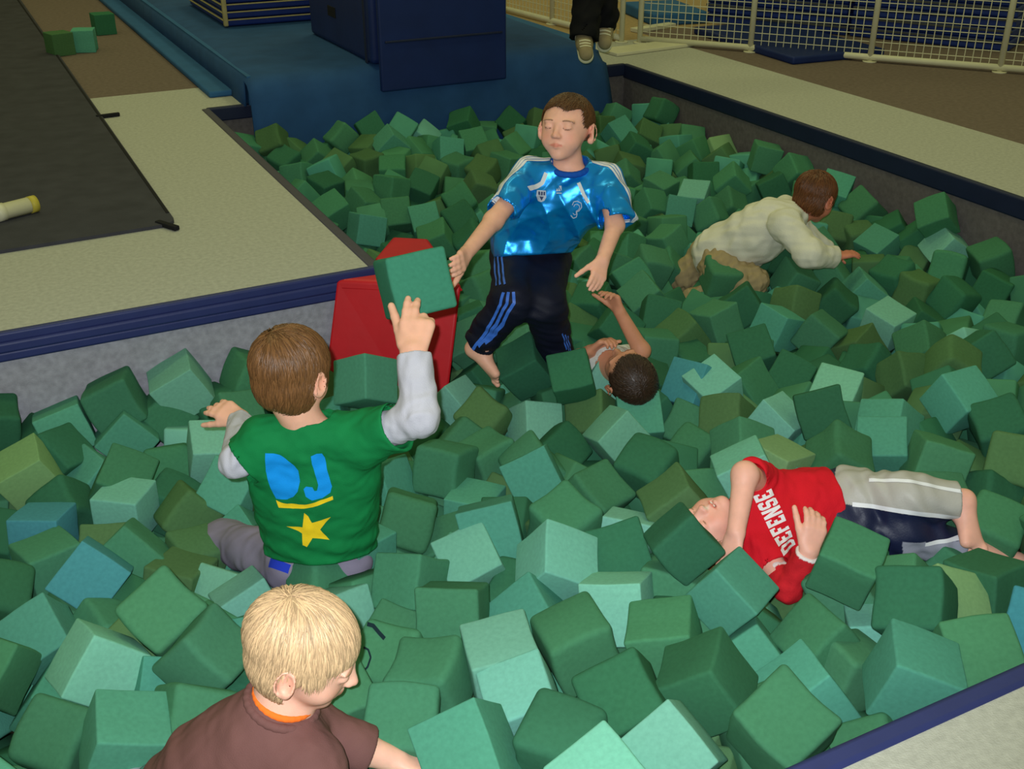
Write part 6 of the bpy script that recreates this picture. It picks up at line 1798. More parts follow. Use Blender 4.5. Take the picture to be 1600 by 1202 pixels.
# ------------------------------------------------------------------ a small modeller for soft bodies: smooth unions of
# tapered limbs sampled on a grid and meshed with surface nets
def smin(a, b, k):
    h = np.clip(.5+.5*(b-a)/k, 0, 1)
    return b*(1-h)+a*h-k*h*(1-h)
def V3(*a): return np.array(a, dtype=float)
def unit(v): v = np.asarray(v, float); return v/max(np.linalg.norm(v), 1e-9)
def frame(fwd, up):
    """columns: right, forward, up"""
    f_ = unit(fwd); r_ = unit(np.cross(f_, up)); u_ = np.cross(r_, f_)
    return np.stack([r_, f_, u_], 1)
class Field:
    def __init__(s, lo, hi, h):
        s.lo = np.array(lo, float); s.h = h
        s.n = np.ceil((np.array(hi)-s.lo)/h).astype(int)+1
        s.d = np.full(s.n, 1.0, np.float32)
    def sub(s, lo, hi):
        a = np.clip(np.floor((np.array(lo)-s.lo)/s.h).astype(int), 0, s.n); b = np.clip(np.ceil((np.array(hi)-s.lo)/s.h).astype(int)+1, 0, s.n)
        if (b <= a).any(): return None
        sl = tuple(slice(i, j) for i, j in zip(a, b))
        g = np.meshgrid(*[s.lo[k]+s.h*np.arange(a[k], b[k]) for k in range(3)], indexing='ij')
        return sl, np.stack(g, -1).astype(np.float32)
    def cap(s, a, b, ra, rb=None, k=.02, flat=None, op='u'):
        """tapered capsule; flat=(axis, factor) squashes it along an axis"""
        rb = ra if rb is None else rb
        a = np.array(a, float); b = np.array(b, float); m = max(ra, rb)*1.05+k+3*s.h
        if flat is not None: m = max(m, max(ra, rb)*max(1, 1/flat[1] if flat[1] > 1 else 1)+k+3*s.h)
        q = s.sub(np.minimum(a, b)-m, np.maximum(a, b)+m)
        if q is None: return s
        sl, P = q; ab = b-a; L2 = max(ab@ab, 1e-12)
        pa = P-a.astype(np.float32)
        t = np.clip((pa@ab.astype(np.float32))/L2, 0, 1)
        v = pa-t[..., None]*ab.astype(np.float32)
        if flat is not None:
            ax = unit(flat[0]).astype(np.float32); c = v@ax
            v = v+(c*(1/flat[1]-1))[..., None]*ax
        d = np.sqrt((v*v).sum(-1))-(ra+t*(rb-ra))
        if flat is not None: d = d*min(1, flat[1])**.5
        s._op(sl, d, k, op); return s
    def ell(s, c, rad, R=None, k=.02, op='u'):
        c = np.array(c, float); rad = np.array(rad, float); m = rad.max()+k+3*s.h
        q = s.sub(c-m, c+m)
        if q is None: return s
        sl, P = q; v = P-c.astype(np.float32)
        if R is not None: v = v@R.astype(np.float32)
        k0 = np.sqrt(((v/rad.astype(np.float32))**2).sum(-1)); k1 = np.sqrt(((v/(rad**2).astype(np.float32))**2).sum(-1))
        d = k0*(k0-1)/np.maximum(k1, 1e-6)
        s._op(sl, d, k, op); return s
    def _op(s, sl, d, k, op):
        o = s.d[sl]
        if op == 'u': s.d[sl] = smin(o, d, k)
        elif op == 's': s.d[sl] = -smin(-o, d, k)
        elif op == 'i': s.d[sl] = -smin(-o, -d, k)
    def cut(s, p, n, k=.004):
        """remove everything on the side the normal points to"""
        n = unit(n); q = s.sub(s.lo, s.lo+s.n*s.h); sl, P = q
        d = (P-np.array(p, np.float32))@n.astype(np.float32)
        s.d[sl] = -smin(-s.d[sl], -d, k); return s
    def cutl(s, p, n, c, rad, k=.004):
        """the same, only inside a ball round c"""
        n = unit(n); q = s.sub(np.array(c)-rad, np.array(c)+rad)
        if q is None: return s
        sl, P = q; d = (P-np.array(p, np.float32))@n.astype(np.float32)
        w_ = np.linalg.norm(P-np.array(c, np.float32), axis=-1) < rad
        s.d[sl] = np.where(w_, -smin(-s.d[sl], -d, k), s.d[sl]); return s
    def wrinkle(s, fn, amp):
        band = np.abs(s.d) < amp*3+2*s.h
        I = np.argwhere(band); P = s.lo+I*s.h
        s.d[band] -= (fn(P)*amp).astype(np.float32); return s
    def mesh(s):
        d = s.d; nx, ny, nz = d.shape
        sg = d < 0
        c = sg[:-1, :-1, :-1].astype(np.int8)
        acc = np.zeros(c.shape, np.int8)
        for i in (0, 1):
            for j in (0, 1):
                for k in (0, 1): acc += sg[i:nx-1+i, j:ny-1+j, k:nz-1+k]
        act = (acc > 0) & (acc < 8)
        I = np.argwhere(act); idx = np.full(act.shape, -1, np.int32); idx[act] = np.arange(len(I))
        s0 = np.zeros((len(I), 3)); cn = np.zeros(len(I))
        corners = [(i, j, k) for i in (0, 1) for j in (0, 1) for k in (0, 1)]
        val = {q: d[I[:, 0]+q[0], I[:, 1]+q[1], I[:, 2]+q[2]] for q in corners}
        for q in corners:
            for ax in range(3):
                if q[ax] == 0:
                    p = list(q); p[ax] = 1; p = tuple(p)
                    a, b = val[q], val[p]; w_ = (a < 0) != (b < 0)
                    t = np.where(w_, a/np.where(w_, a-b, 1), 0)
                    pt = np.tile(np.array(q, float), (len(I), 1)); pt[:, ax] = t
                    s0 += pt*w_[:, None]; cn += w_
        V = s.lo+(I+s0/cn[:, None])*s.h
        Q = []
        for ax in range(3):
            a = [slice(None)]*3; b = [slice(None)]*3; a[ax] = slice(0, -1); b[ax] = slice(1, None)
            A, B = sg[tuple(a)], sg[tuple(b)]
            E = np.argwhere(A != B); fl = A[A != B]
            o1, o2 = [(1, 2), (2, 0), (0, 1)][ax]
            ok = (E[:, o1] > 0) & (E[:, o2] > 0) & (E[:, o1] < act.shape[o1]) & (E[:, o2] < act.shape[o2]) & (E[:, ax] < act.shape[ax]); E = E[ok]; fl = fl[ok]
            def g(u, v):
                e = E.copy(); e[:, o1] -= u; e[:, o2] -= v; return idx[e[:, 0], e[:, 1], e[:, 2]]
            q = np.stack([g(1, 1), g(0, 1), g(0, 0), g(1, 0)], 1)
            q[~fl] = q[~fl][:, ::-1]; Q.append(q)
        Q = np.concatenate(Q); Q = Q[(Q >= 0).all(1)]
        return V, Q
def to_obj(name, V, Q, m, parent=None, colors=None, relax=1):
    me = bpy.data.meshes.new(name)
    if relax:
        # one gentle Laplacian pass takes the grid facets away
        for _ in range(relax):
            acc = np.zeros_like(V); cn = np.zeros(len(V))
            for i in range(4):
                a, b = Q[:, i], Q[:, (i+1) % 4]
                np.add.at(acc, a, V[b]); np.add.at(acc, b, V[a]); np.add.at(cn, a, 1); np.add.at(cn, b, 1)
            V = V*.5+.5*acc/np.maximum(cn, 1)[:, None]
    me.vertices.add(len(V)); me.vertices.foreach_set('co', V.astype(np.float32).ravel())
    me.loops.add(Q.size); me.loops.foreach_set('vertex_index', Q.astype(np.int32).ravel())
    me.polygons.add(len(Q)); me.polygons.foreach_set('loop_start', np.arange(0, Q.size, 4, dtype=np.int32))
    me.polygons.foreach_set('use_smooth', [True]*len(Q))
    me.update(calc_edges=True)
    if colors is not None:
        c_ = me.color_attributes.new('tint', 'FLOAT_COLOR', 'POINT'); cc = np.ones((len(V), 4), np.float32); cc[:, :3] = colors(V); c_.data.foreach_set('color', cc.ravel())
    o = link(name, me, m, parent)
    if parent is not None: o.location = -wloc(parent)
    return o
def bvh_of(o):
    me = o.data
    return BVHTree.FromPolygons([v.co[:] for v in me.vertices], [tuple(p.vertices) for p in me.polygons])
def ribbon(name, path, width, bvh, nrm, m, parent, off=.0012, seg=60):
    """a flat band sewn on the cloth along a path, laid down along nrm"""
    P = [Vector(p) for p in path]; L_ = [0]
    for a, b in zip(P, P[1:]): L_.append(L_[-1]+(b-a).length)
    pts = []
    for i in range(seg+1):
        t = L_[-1]*i/seg; k = max(j for j in range(len(P)-1) if L_[j] <= t+1e-9)
        pts.append(P[k].lerp(P[k+1], (t-L_[k])/max(L_[k+1]-L_[k], 1e-9)))
    n = Vector(nrm).normalized(); bm = bmesh.new(); rows = []
    for i, p in enumerate(pts):
        t = (pts[min(i+1, seg)]-pts[max(i-1, 0)]).normalized(); s_ = t.cross(n).normalized()
        row = []
        for u in (-1, 0, 1):
            q = p+s_*(u*width/2)
            h = bvh.ray_cast(q+n*.12, -n, .3)
            if h[0] is None:
                h = bvh.find_nearest(q)
            row.append((h[0]+h[1]*off) if h[0] is not None else None)
        rows.append(row)
    vr = [[bm.verts.new(q) if q is not None else None for q in r_] for r_ in rows]
    for a, b in zip(vr, vr[1:]):
        for j in (0, 1):
            if None not in (a[j], a[j+1], b[j], b[j+1]):
                if (a[j].co-b[j].co).length < .06 and (a[j].co-a[j+1].co).length < .06:
                    f = bm.faces.new((a[j], a[j+1], b[j+1], b[j])); f.smooth = True
    me = bpy.data.meshes.new(name); bm.to_mesh(me); bm.free(); o = link(name, me, m, parent)
    if parent is not None: o.location = -wloc(parent)
    return o
def decal(name, polys, O, X, Y, bvh, m, parent, off=.0012, step=.004):
    """flat print: outlines in metres in the (X, Y) plane at O, pressed on to the cloth along X x Y"""
    O = Vector(O); X = Vector(X).normalized(); Y = Vector(Y); Y = (Y-X*Y.dot(X)).normalized(); n = X.cross(Y)
    bm = bmesh.new()
    from mathutils.geometry import tessellate_polygon
    for outer in polys:
        loops = outer if isinstance(outer[0][0], (tuple, list)) else [outer]
        vv = [Vector((x, y, 0)) for lp in loops for x, y in lp]
        tri_ = tessellate_polygon([[Vector((x, y, 0)) for x, y in lp] for lp in loops])
        bv = [bm.verts.new(v) for v in vv]
        for t in tri_:
            try: bm.faces.new([bv[i] for i in t])
            except ValueError: pass
    for ax in (Vector((1, 0, 0)), Vector((0, 1, 0))):
        lo = min(v.co.dot(ax) for v in bm.verts); hi = max(v.co.dot(ax) for v in bm.verts)
        c = lo+step
        while c < hi:
            bmesh.ops.bisect_plane(bm, geom=bm.verts[:]+bm.edges[:]+bm.faces[:], plane_co=ax*c, plane_no=ax); c += step
    kill = []
    for v in bm.verts:
        q = O+X*v.co.x+Y*v.co.y
        h = bvh.ray_cast(q+n*.15, -n, .4)
        if h[0] is None: kill.append(v); continue
        v.co = h[0]+n*off+h[1]*off*.5
    bmesh.ops.delete(bm, geom=kill, context='VERTS')
    for f in bm.faces: f.smooth = True
    bmesh.ops.recalc_face_normals(bm, faces=bm.faces[:])
    me = bpy.data.meshes.new(name); bm.to_mesh(me); bm.free(); o = link(name, me, m, parent)
    if parent is not None: o.location = -wloc(parent)
    return o
def text_polys(s, size, tight=1.0):
    """block capitals drawn as polygons"""
    G = {
     'D': [[(0, 0), (.5, 0), (.68, .18), (.68, .82), (.5, 1), (0, 1)], [(.22, .2), (.22, .8), (.42, .8), (.46, .75), (.46, .25), (.42, .2)]],
     'E': [[(0, 0), (.66, 0), (.66, .3), (.5, .3), (.5, .2), (.24, .2), (.24, .41), (.46, .41), (.46, .6), (.24, .6), (.24, .8), (.5, .8), (.5, .7), (.66, .7), (.66, 1), (0, 1)]],
     'F': [[(0, 0), (.3, 0), (.3, .16), (.24, .16), (.24, .41), (.46, .41), (.46, .6), (.24, .6), (.24, .8), (.5, .8), (.5, .7), (.66, .7), (.66, 1), (0, 1)]],
     'N': [[(0, 0), (.24, 0), (.24, .55), (.48, 0), (.72, 0), (.72, 1), (.48, 1), (.48, .45), (.24, 1), (0, 1)]],
     'S': [[(0, .3), (.2, .3), (.24, .2), (.44, .2), (.44, .4), (.1, .4), (0, .52), (0, .88), (.14, 1), (.54, 1), (.66, .88), (.66, .7), (.46, .7), (.42, .8), (.22, .8), (.22, .6), (.56, .6), (.66, .48), (.66, .12), (.54, 0), (.12, 0), (0, .12)]],
    }
    out = []; x = 0
    for ch in s:
        if ch in G:
            out.append([[((px*tight+x)*size, py*size) for px, py in lp] for lp in G[ch]])
        x += .80*tight
    return out

# ---- heads
def head(F, c, R, hh, eyes='closed', mouth='closed', ears=True, k1=1.0):
    """head of height hh (crown to chin), centre c, R columns: left, face, crown"""
    def P(x, y, z): return c+R@(np.array([x, y, z])*hh)
    E = lambda x, y, z, a, b_, d_, k=.02, op='u', RR=None: F.ell(P(x, y, z), np.array([a, b_, d_])*hh, (R if RR is None else R@RR), k*k1, op)
    E(0, -.07, .13, .365, .44, .37)                 # skull
    E(0, .10, -.02, .325, .32, .33, .02)              # face
    E(0, .16, -.22, .235, .235, .24, .02)           # jaw
    E(0, .285, -.405, .085, .075, .065, .02)       # chin
    for s_ in (-1, 1):
        E(s_*.165, .225, -.17, .12, .12, .125, .018)  # cheeks
        E(s_*.15, .435, .01, .082, .055, .055, .012, 's')   # sockets
        E(s_*.145, .365, .005, .070, .055, .045, .006)  # lids over the eyeball
        E(s_*.145, .372, .085, .10, .045, .022, .012)  # brow
    F.cap(P(0, .40, .03), P(0, .475, -.125), .026*hh, .043*hh, .012*k1)     # nose
    for s_ in (-1, 1):
        E(s_*.048, .44, -.135, .032, .034, .028, .007)
        E(s_*.026, .475, -.165, .011, .014, .012, .003, 's')
    if mouth == 'open':
        E(0, .40, -.27, .085, .07, .045, .004, 's')
    F.cap(P(-.10, .368, -.250), P(0, .405, -.243), .014*hh, .021*hh, .006*k1); F.cap(P(.10, .368, -.250), P(0, .405, -.243), .014*hh, .021*hh, .006*k1)
    z2 = -.278 if mouth != 'open' else -.315
    F.cap(P(-.08, .366, z2), P(0, .395, z2-.004), .012*hh, .023*hh, .006*k1); F.cap(P(.08, .366, z2), P(0, .395, z2-.004), .012*hh, .023*hh, .006*k1)
    if mouth == 'closed':
        F.cap(P(-.085, .385, -.262), P(.085, .385, -.262), .0045*hh, .0045*hh, .002, op='s')
    # slit of the closed lids
    for s_ in (-1, 1):
        for i in range(6):
            a, b_ = -.052+i*.0174, -.052+(i+1)*.0174
            za = -.012-.014*(1-(a/.052)**2); zb_ = -.012-.014*(1-(b_/.052)**2)
            F.cap(P(s_*.145+a, .418-.25*abs(a), za), P(s_*.145+b_, .418-.25*abs(b_), zb_), .006*hh, .006*hh, .0015, op='s')
    if ears:
        for s_ in (-1, 1):
            tl = frame_rot(s_)
            E(s_*.400, -.050, -.05, .034, .092, .150, .008, 'u', tl)
            E(s_*.428, -.032, -.03, .025, .050, .088, .004, 's', tl)
            E(s_*.378, -.01, -.15, .034, .038, .046, .008)
            F.cap(P(s_*.385, .015, -.03), P(s_*.385, .012, .0), .012*hh, .010*hh, .004)
            for i in range(7):   # rim
                a0 = -1.1+i*.55; a1 = a0+.55
                q0 = np.array([0, -.050-.086*math.sin(a0+.6), -.04+.138*math.cos(a0+.6)]); q1 = np.array([0, -.050-.086*math.sin(a1+.6), -.04+.138*math.cos(a1+.6)])
                F.cap(P(s_*(.402-.40*(q0[1]+.05)), q0[1], q0[2]), P(s_*(.402-.40*(q1[1]+.05)), q1[1], q1[2]), .011*hh, .011*hh, .003)
def frame_rot(s_):
    a = s_*.50; return np.array([[math.cos(a), math.sin(a)*1.0, 0], [-math.sin(a), math.cos(a), 0], [0, 0, 1]])
def skin_colors(base, c, R, hh, brow=(70, 48, 34), extra=None, spots=()):
    b_ = np.array(lin(base)[:3]); br = np.array(lin(brow)[:3]); lip = b_*np.array([.86, .52, .50]); red = b_*np.array([1.0, .74, .70])
    def fn(V):
        C_ = np.tile(b_, (len(V), 1)); L_ = ((V-c)@R)/hh
        x, y, z = L_.T; ax = np.abs(x); near = (np.linalg.norm(L_, axis=1) < .75)
        def mixc(w_, col): 
            nonlocal C_
            w_ = (np.clip(w_, 0, 1)*near)[:, None]; C_ = C_*(1-w_)+col*w_
        mixc(.55*np.exp(-(((ax-.18)/.09)**2+((z+.14)/.09)**2))*(y > .1), red)
        mixc(.35*np.exp(-((x/.05)**2+((z+.13)/.06)**2))*(y > .3), red)
        mixc(.6*np.exp(-(((ax-.40)/.05)**2+((z+.02)/.12)**2))*(ax > .35), red)
        lz = np.abs(z+.262)-.036*(1-(x/.12)**2); mixc(np.clip(-lz/.012, 0, 1)*.9*(y > .3)*(ax < .12), lip)
        bz = np.abs(z-(.098-.9*(ax-.14)**2*2))-.012; mixc(np.clip(-bz/.006+.3, 0, 1)*.72*(y > .2)*(ax > .07)*(ax < .235), br)
        ez = np.abs(z-(-.014-.016*(1-((ax-.145)/.052)**2)))-.006; mixc(np.clip(-ez/.004+.2, 0, 1)*.85*(y > .28)*(np.abs(ax-.145) < .056), br*.6)
        for (pc, rad, col) in spots:
            w_ = np.clip(1.5*(1-np.linalg.norm(V-np.array(pc), axis=1)/rad), 0, 1)[:, None]; C_ = C_*(1-w_)+np.array(lin(col)[:3])*w_
        return C_
    return fn
def hair(name, c, R, hh, m, parent, region, whorl, n=2500, length=.22, lift=.012, rad=.0011, seed=1, dirf=None, cap_off=.016, colf=None, h=.004):
    """short hair: a cap over the skull plus thousands of tapered locks combed away from the whorl"""
    rad_s = np.array([.365, .44, .37])*hh; cs = c+R@(np.array([0, -.07, .13])*hh)
    F_ = Field(c-hh*.8, c+hh*.8, h)
    F_.ell(cs, rad_s+cap_off*hh, R, .01)
    F_.ell(c+R@(np.array([0, -.035, -.05])*hh), (np.array([.358, .405, .38])+cap_off)*hh, R, .003)
    reg0 = region
    def region(x, y, z):
        e_ = (np.hypot((y+.035)/.085, (z+.05)/.135)-1)*.09
        return np.minimum(reg0(x, y, z), np.where(np.abs(x) > .27, e_, 9))
    rg = lambda V: region(*(((V-c)@R)/hh).T)
    I = np.argwhere(np.abs(F_.d) < .03); 
    sl = tuple(I.T); PV = F_.lo+I*F_.h; rv = rg(PV)*hh   # region: positive inside the hair
    F_.d[sl] = -smin(-F_.d[sl], rv.astype(np.float32), .006)
    big = F_.d >= .03
    F_.d[(F_.d < -.03)] = np.where(rg(F_.lo+np.argwhere(F_.d < -.03)*F_.h) > 0, F_.d[F_.d < -.03], .02)
    # only a shell
    V, Q = F_.mesh()
    rng = np.random.default_rng(seed)
    nv = [V]; nq = [Q]; off = len(V)
    wh = unit(whorl)
    # surface of the cap as a radial function: project points on to the union of the two ellipsoids
    def surf(p):
        o_ = np.array([0, -.03, .05]); dv = unit_rows((p-c)@R/hh-o_); tm = np.zeros(len(p))
        for cc_, rr in (((0, -.07, .13), np.array([.365, .44, .37])+cap_off), ((0, -.035, -.05), np.array([.358, .405, .38])+cap_off)):
            a_ = dv/rr; b_ = (o_-np.array(cc_))/rr
            A2 = (a_*a_).sum(1); B2 = (a_*b_).sum(1); C2 = (b_*b_).sum()-1
            tm = np.maximum(tm, (-B2+np.sqrt(np.maximum(B2*B2-A2*C2, 0)))/A2)
        res = o_+dv*tm[:, None]
        return c+(res*hh)@R.T, res
    pts = rng.normal(size=(n*5, 3)); pts /= np.linalg.norm(pts, axis=1)[:, None]
    W_, L_ = surf(c+(pts*hh*.4)@R.T)
    keep = region(*L_.T) > .015; W_ = W_[keep][:n]; L_ = L_[keep][:n]
    N_ = len(W_); nrm = unit_rows(L_-np.array([0, -.03, .05]))
    tan = L_-np.array(wh)*.45
    swirl = np.cross(nrm, wh)
    dirv = unit_rows(tan)+.35*swirl+rng.normal(size=(N_, 3))*.13
    if dirf is not None: dirv = dirf(L_, dirv)
    dirv = unit_rows(dirv-nrm*(dirv*nrm).sum(1)[:, None])
    ln = length*hh*rng.uniform(.6, 1.15, N_)*np.clip(.35+region(*L_.T)/.16, .35, 1); steps = 5; ring = []
    p = W_.copy(); dw = dirv@R.T
    rr0 = rad*rng.uniform(.7, 1.5, N_); lf_ = lift*hh*rng.uniform(.1, 1.1, N_)
    pv = []
    for k in range(steps+1):
        t = k/steps
        sp, l_ = surf(p); n_ = unit_rows(l_-np.array([0, -.03, .05]))@R.T
        pp_ = sp+n_*(lf_*math.sin(math.pi*min(t*.8+.1, 1)) + .0006)[:, None]
        pv.append((pp_, n_, rr0*(1-t)**.6*(1 if k else .8)+.00012))
        dw = unit_rows(dw-n_*(dw*n_).sum(1)[:, None]); p = sp+dw*(ln/steps)[:, None]
    for k, (pp_, n_, r_) in enumerate(pv):
        nxt = pv[min(k+1, steps)][0]-pv[max(k-1, 0)][0]; sd_ = unit_rows(np.cross(nxt, n_))
        ring += [pp_+sd_*r_[:, None], pp_+n_*r_[:, None]*.9, pp_-sd_*r_[:, None]]
    A = np.stack(ring, 1).reshape(-1, 3); st = 3*(steps+1)
    base = np.arange(N_)*st+off; qs = []
    for k in range(steps):
        for a, b_ in ((0, 1), (1, 2)):
            qs.append(np.stack([base+3*k+a, base+3*k+b_, base+3*(k+1)+b_, base+3*(k+1)+a], 1))
    nv.append(A); nq.append(np.concatenate(qs))
    Vn = np.concatenate(nv); Qn = np.concatenate(nq)
    tl = np.concatenate([np.full(len(V), .75), np.repeat(rng.uniform(.6, 1.35, N_), st)])
    def colr(V_):
        b_ = colf((V_-c)@R/hh) if colf else None
        return b_*tl[:, None]
    return to_obj(name, Vn, Qn, m, parent, colr, relax=0)
def unit_rows(a): return a/np.maximum(np.linalg.norm(a, axis=1), 1e-9)[:, None]

# ---- hands
def hand(F, wrist, dirv, palm_n, L_=.125, curl=(.3, .3, .35, .4), spread=.12, thumb=(.6, .5), side=1, k=.004, point=None):
    """palm plus four fingers and a thumb. dirv: wrist to knuckles, palm_n: out of the palm, side: +1 thumb to dirv x palm_n"""
    d = unit(dirv); n = unit(np.array(palm_n)-d*(np.array(palm_n)@d)); s_ = np.cross(d, n)*side; w_ = np.array(wrist, float)
    pl = L_*.50; wd = L_*.19
    for q in (-1, -.33, .33, 1):
        F.cap(w_+s_*q*wd*.55, w_+d*pl*.93+s_*q*wd, L_*.098, L_*.094, .012, flat=(n, .85))
    tips = []
    for i, q in enumerate((1, .36, -.30, -.92)):      # index .. little, index on the thumb side
        b_ = w_+d*pl+s_*q*wd*1.02; fl = L_*(.44, .48, .45, .36)[i]; cu = curl[i]
        a = q*spread; dd = unit(d*math.cos(a)+s_*math.sin(a)); r0 = L_*(.072, .074, .071, .063)[i]
        p = b_; ang = 0
        for j, (fr, cf) in enumerate(((.44, .7), (.31, 1.0), (.25, .8))):
            ang += cu*cf; v = dd*math.cos(ang)+n*math.sin(ang); q2 = p+v*fl*fr
            F.cap(p, q2, r0*(1-.09*j), r0*(1-.09*(j+1)), k if j else .007); p = q2
        tips.append(p)
    tb_ = w_+d*pl*.28+s_*wd*1.0+n*L_*.02; a, cu = thumb
    dd = unit(d*math.cos(a)+s_*math.sin(a)+n*.25)
    p = tb_; r0 = L_*.086
    for j, (fr, cf) in enumerate(((.24, 0), (.20, cu*.6), (.17, cu))):
        v = unit(dd*math.cos(cf)+(n*.6+d*.5)*math.sin(cf)); q2 = p+v*L_*fr*1.25; F.cap(p, q2, r0*(1-.1*j), r0*(1-.1*(j+1)), .008 if j == 0 else k); p = q2
    tips.append(p); return tips
def foot(F, ankle, toe_dir, up, L_=.19, side=1, k=.012):
    d = unit(toe_dir); u = unit(np.array(up)-d*(np.array(up)@d)); s_ = np.cross(d, u)*side; a = np.array(ankle, float)
    hl = a-d*L_*.18-u*L_*.22
    F.cap(a, a-u*L_*.12, L_*.14, L_*.15, .02)
    F.cap(hl, a-u*L_*.2+d*L_*.1, L_*.13, L_*.13, .02)
    for q in (-1, 0, 1):
        F.cap(a-u*L_*.08+d*L_*.08, a+d*L_*.56-u*L_*.25+s_*q*L_*.12, L_*.12, L_*.078, .02)
    for i, q in enumerate((1, .5, .08, -.32, -.68)):
        b_ = a+d*L_*(.58-.035*i*(i > 0))-u*L_*.26+s_*q*L_*.155; ln = L_*(.17, .15, .135, .12, .10)[i]; rr = L_*(.062, .043, .04, .038, .036)[i]
        m_ = b_+d*ln*.5+u*L_*.015; F.cap(b_, m_, rr, rr*.95, .006); F.cap(m_, b_+d*ln-u*L_*.02, rr*.95, rr*.85, .003)
def limb(F, pts, rads, k=.02):
    for (a, b_, ra, rb) in zip(pts, pts[1:], rads, rads[1:]): F.cap(a, b_, ra, rb, k)
def noise3(P, f, seed=0):
    rng = np.random.default_rng(seed); o = 0
    for i in range(5):
        v = rng.normal(size=3); v /= np.linalg.norm(v); o = o+np.sin((P@v)*f*2.4*rng.uniform(.7, 1.5)+rng.uniform(0, 6)+1.5*np.sin((P@rng.normal(size=3))*f*.9))
    return o/3.2
M_skin = mat('skin', None, 0.5, 0.35, 0.05, 40, 0.12, 500, sss=.14, vcol='tint')
M_hair = mat('hair', None, 0.42, 0.4, 0.0, vcol='tint')

# ------------------------------------------------------------------ people
TT = -unit(V3(_f[0], _f[1], 0)); RR_ = _r; ZZ = V3(0, 0, 1)
def cv(x, y, z):
    """direction from its look in the photo: right, up, towards the viewer"""
    return unit(_r*x+_u*y-_f*z)
def plane_poly(pts, O, X, Y):
    """photo outline of a print -> metres on the cloth plane"""
    X = unit(X); Y = unit(Y-X*(Y@X)); n = np.cross(X, Y); out = []
    for x, y in pts:
        d = _f+_r*(x-800)/CF-_u*(y-601)/CF; t = ((O-_c)@n)/(d@n); p = _c+d*t-O; out.append((p@X, p@Y))
    return out
def bounds(pts, m):
    P = np.array(pts); return P.min(0)-m, P.max(0)+m
cloth = lambda name, rgb, **k: mat(name, rgb, k.pop('rough', .85), k.pop('spec', .2), .06, 18, k.pop('bump', .35), k.pop('bs', 420), **k)

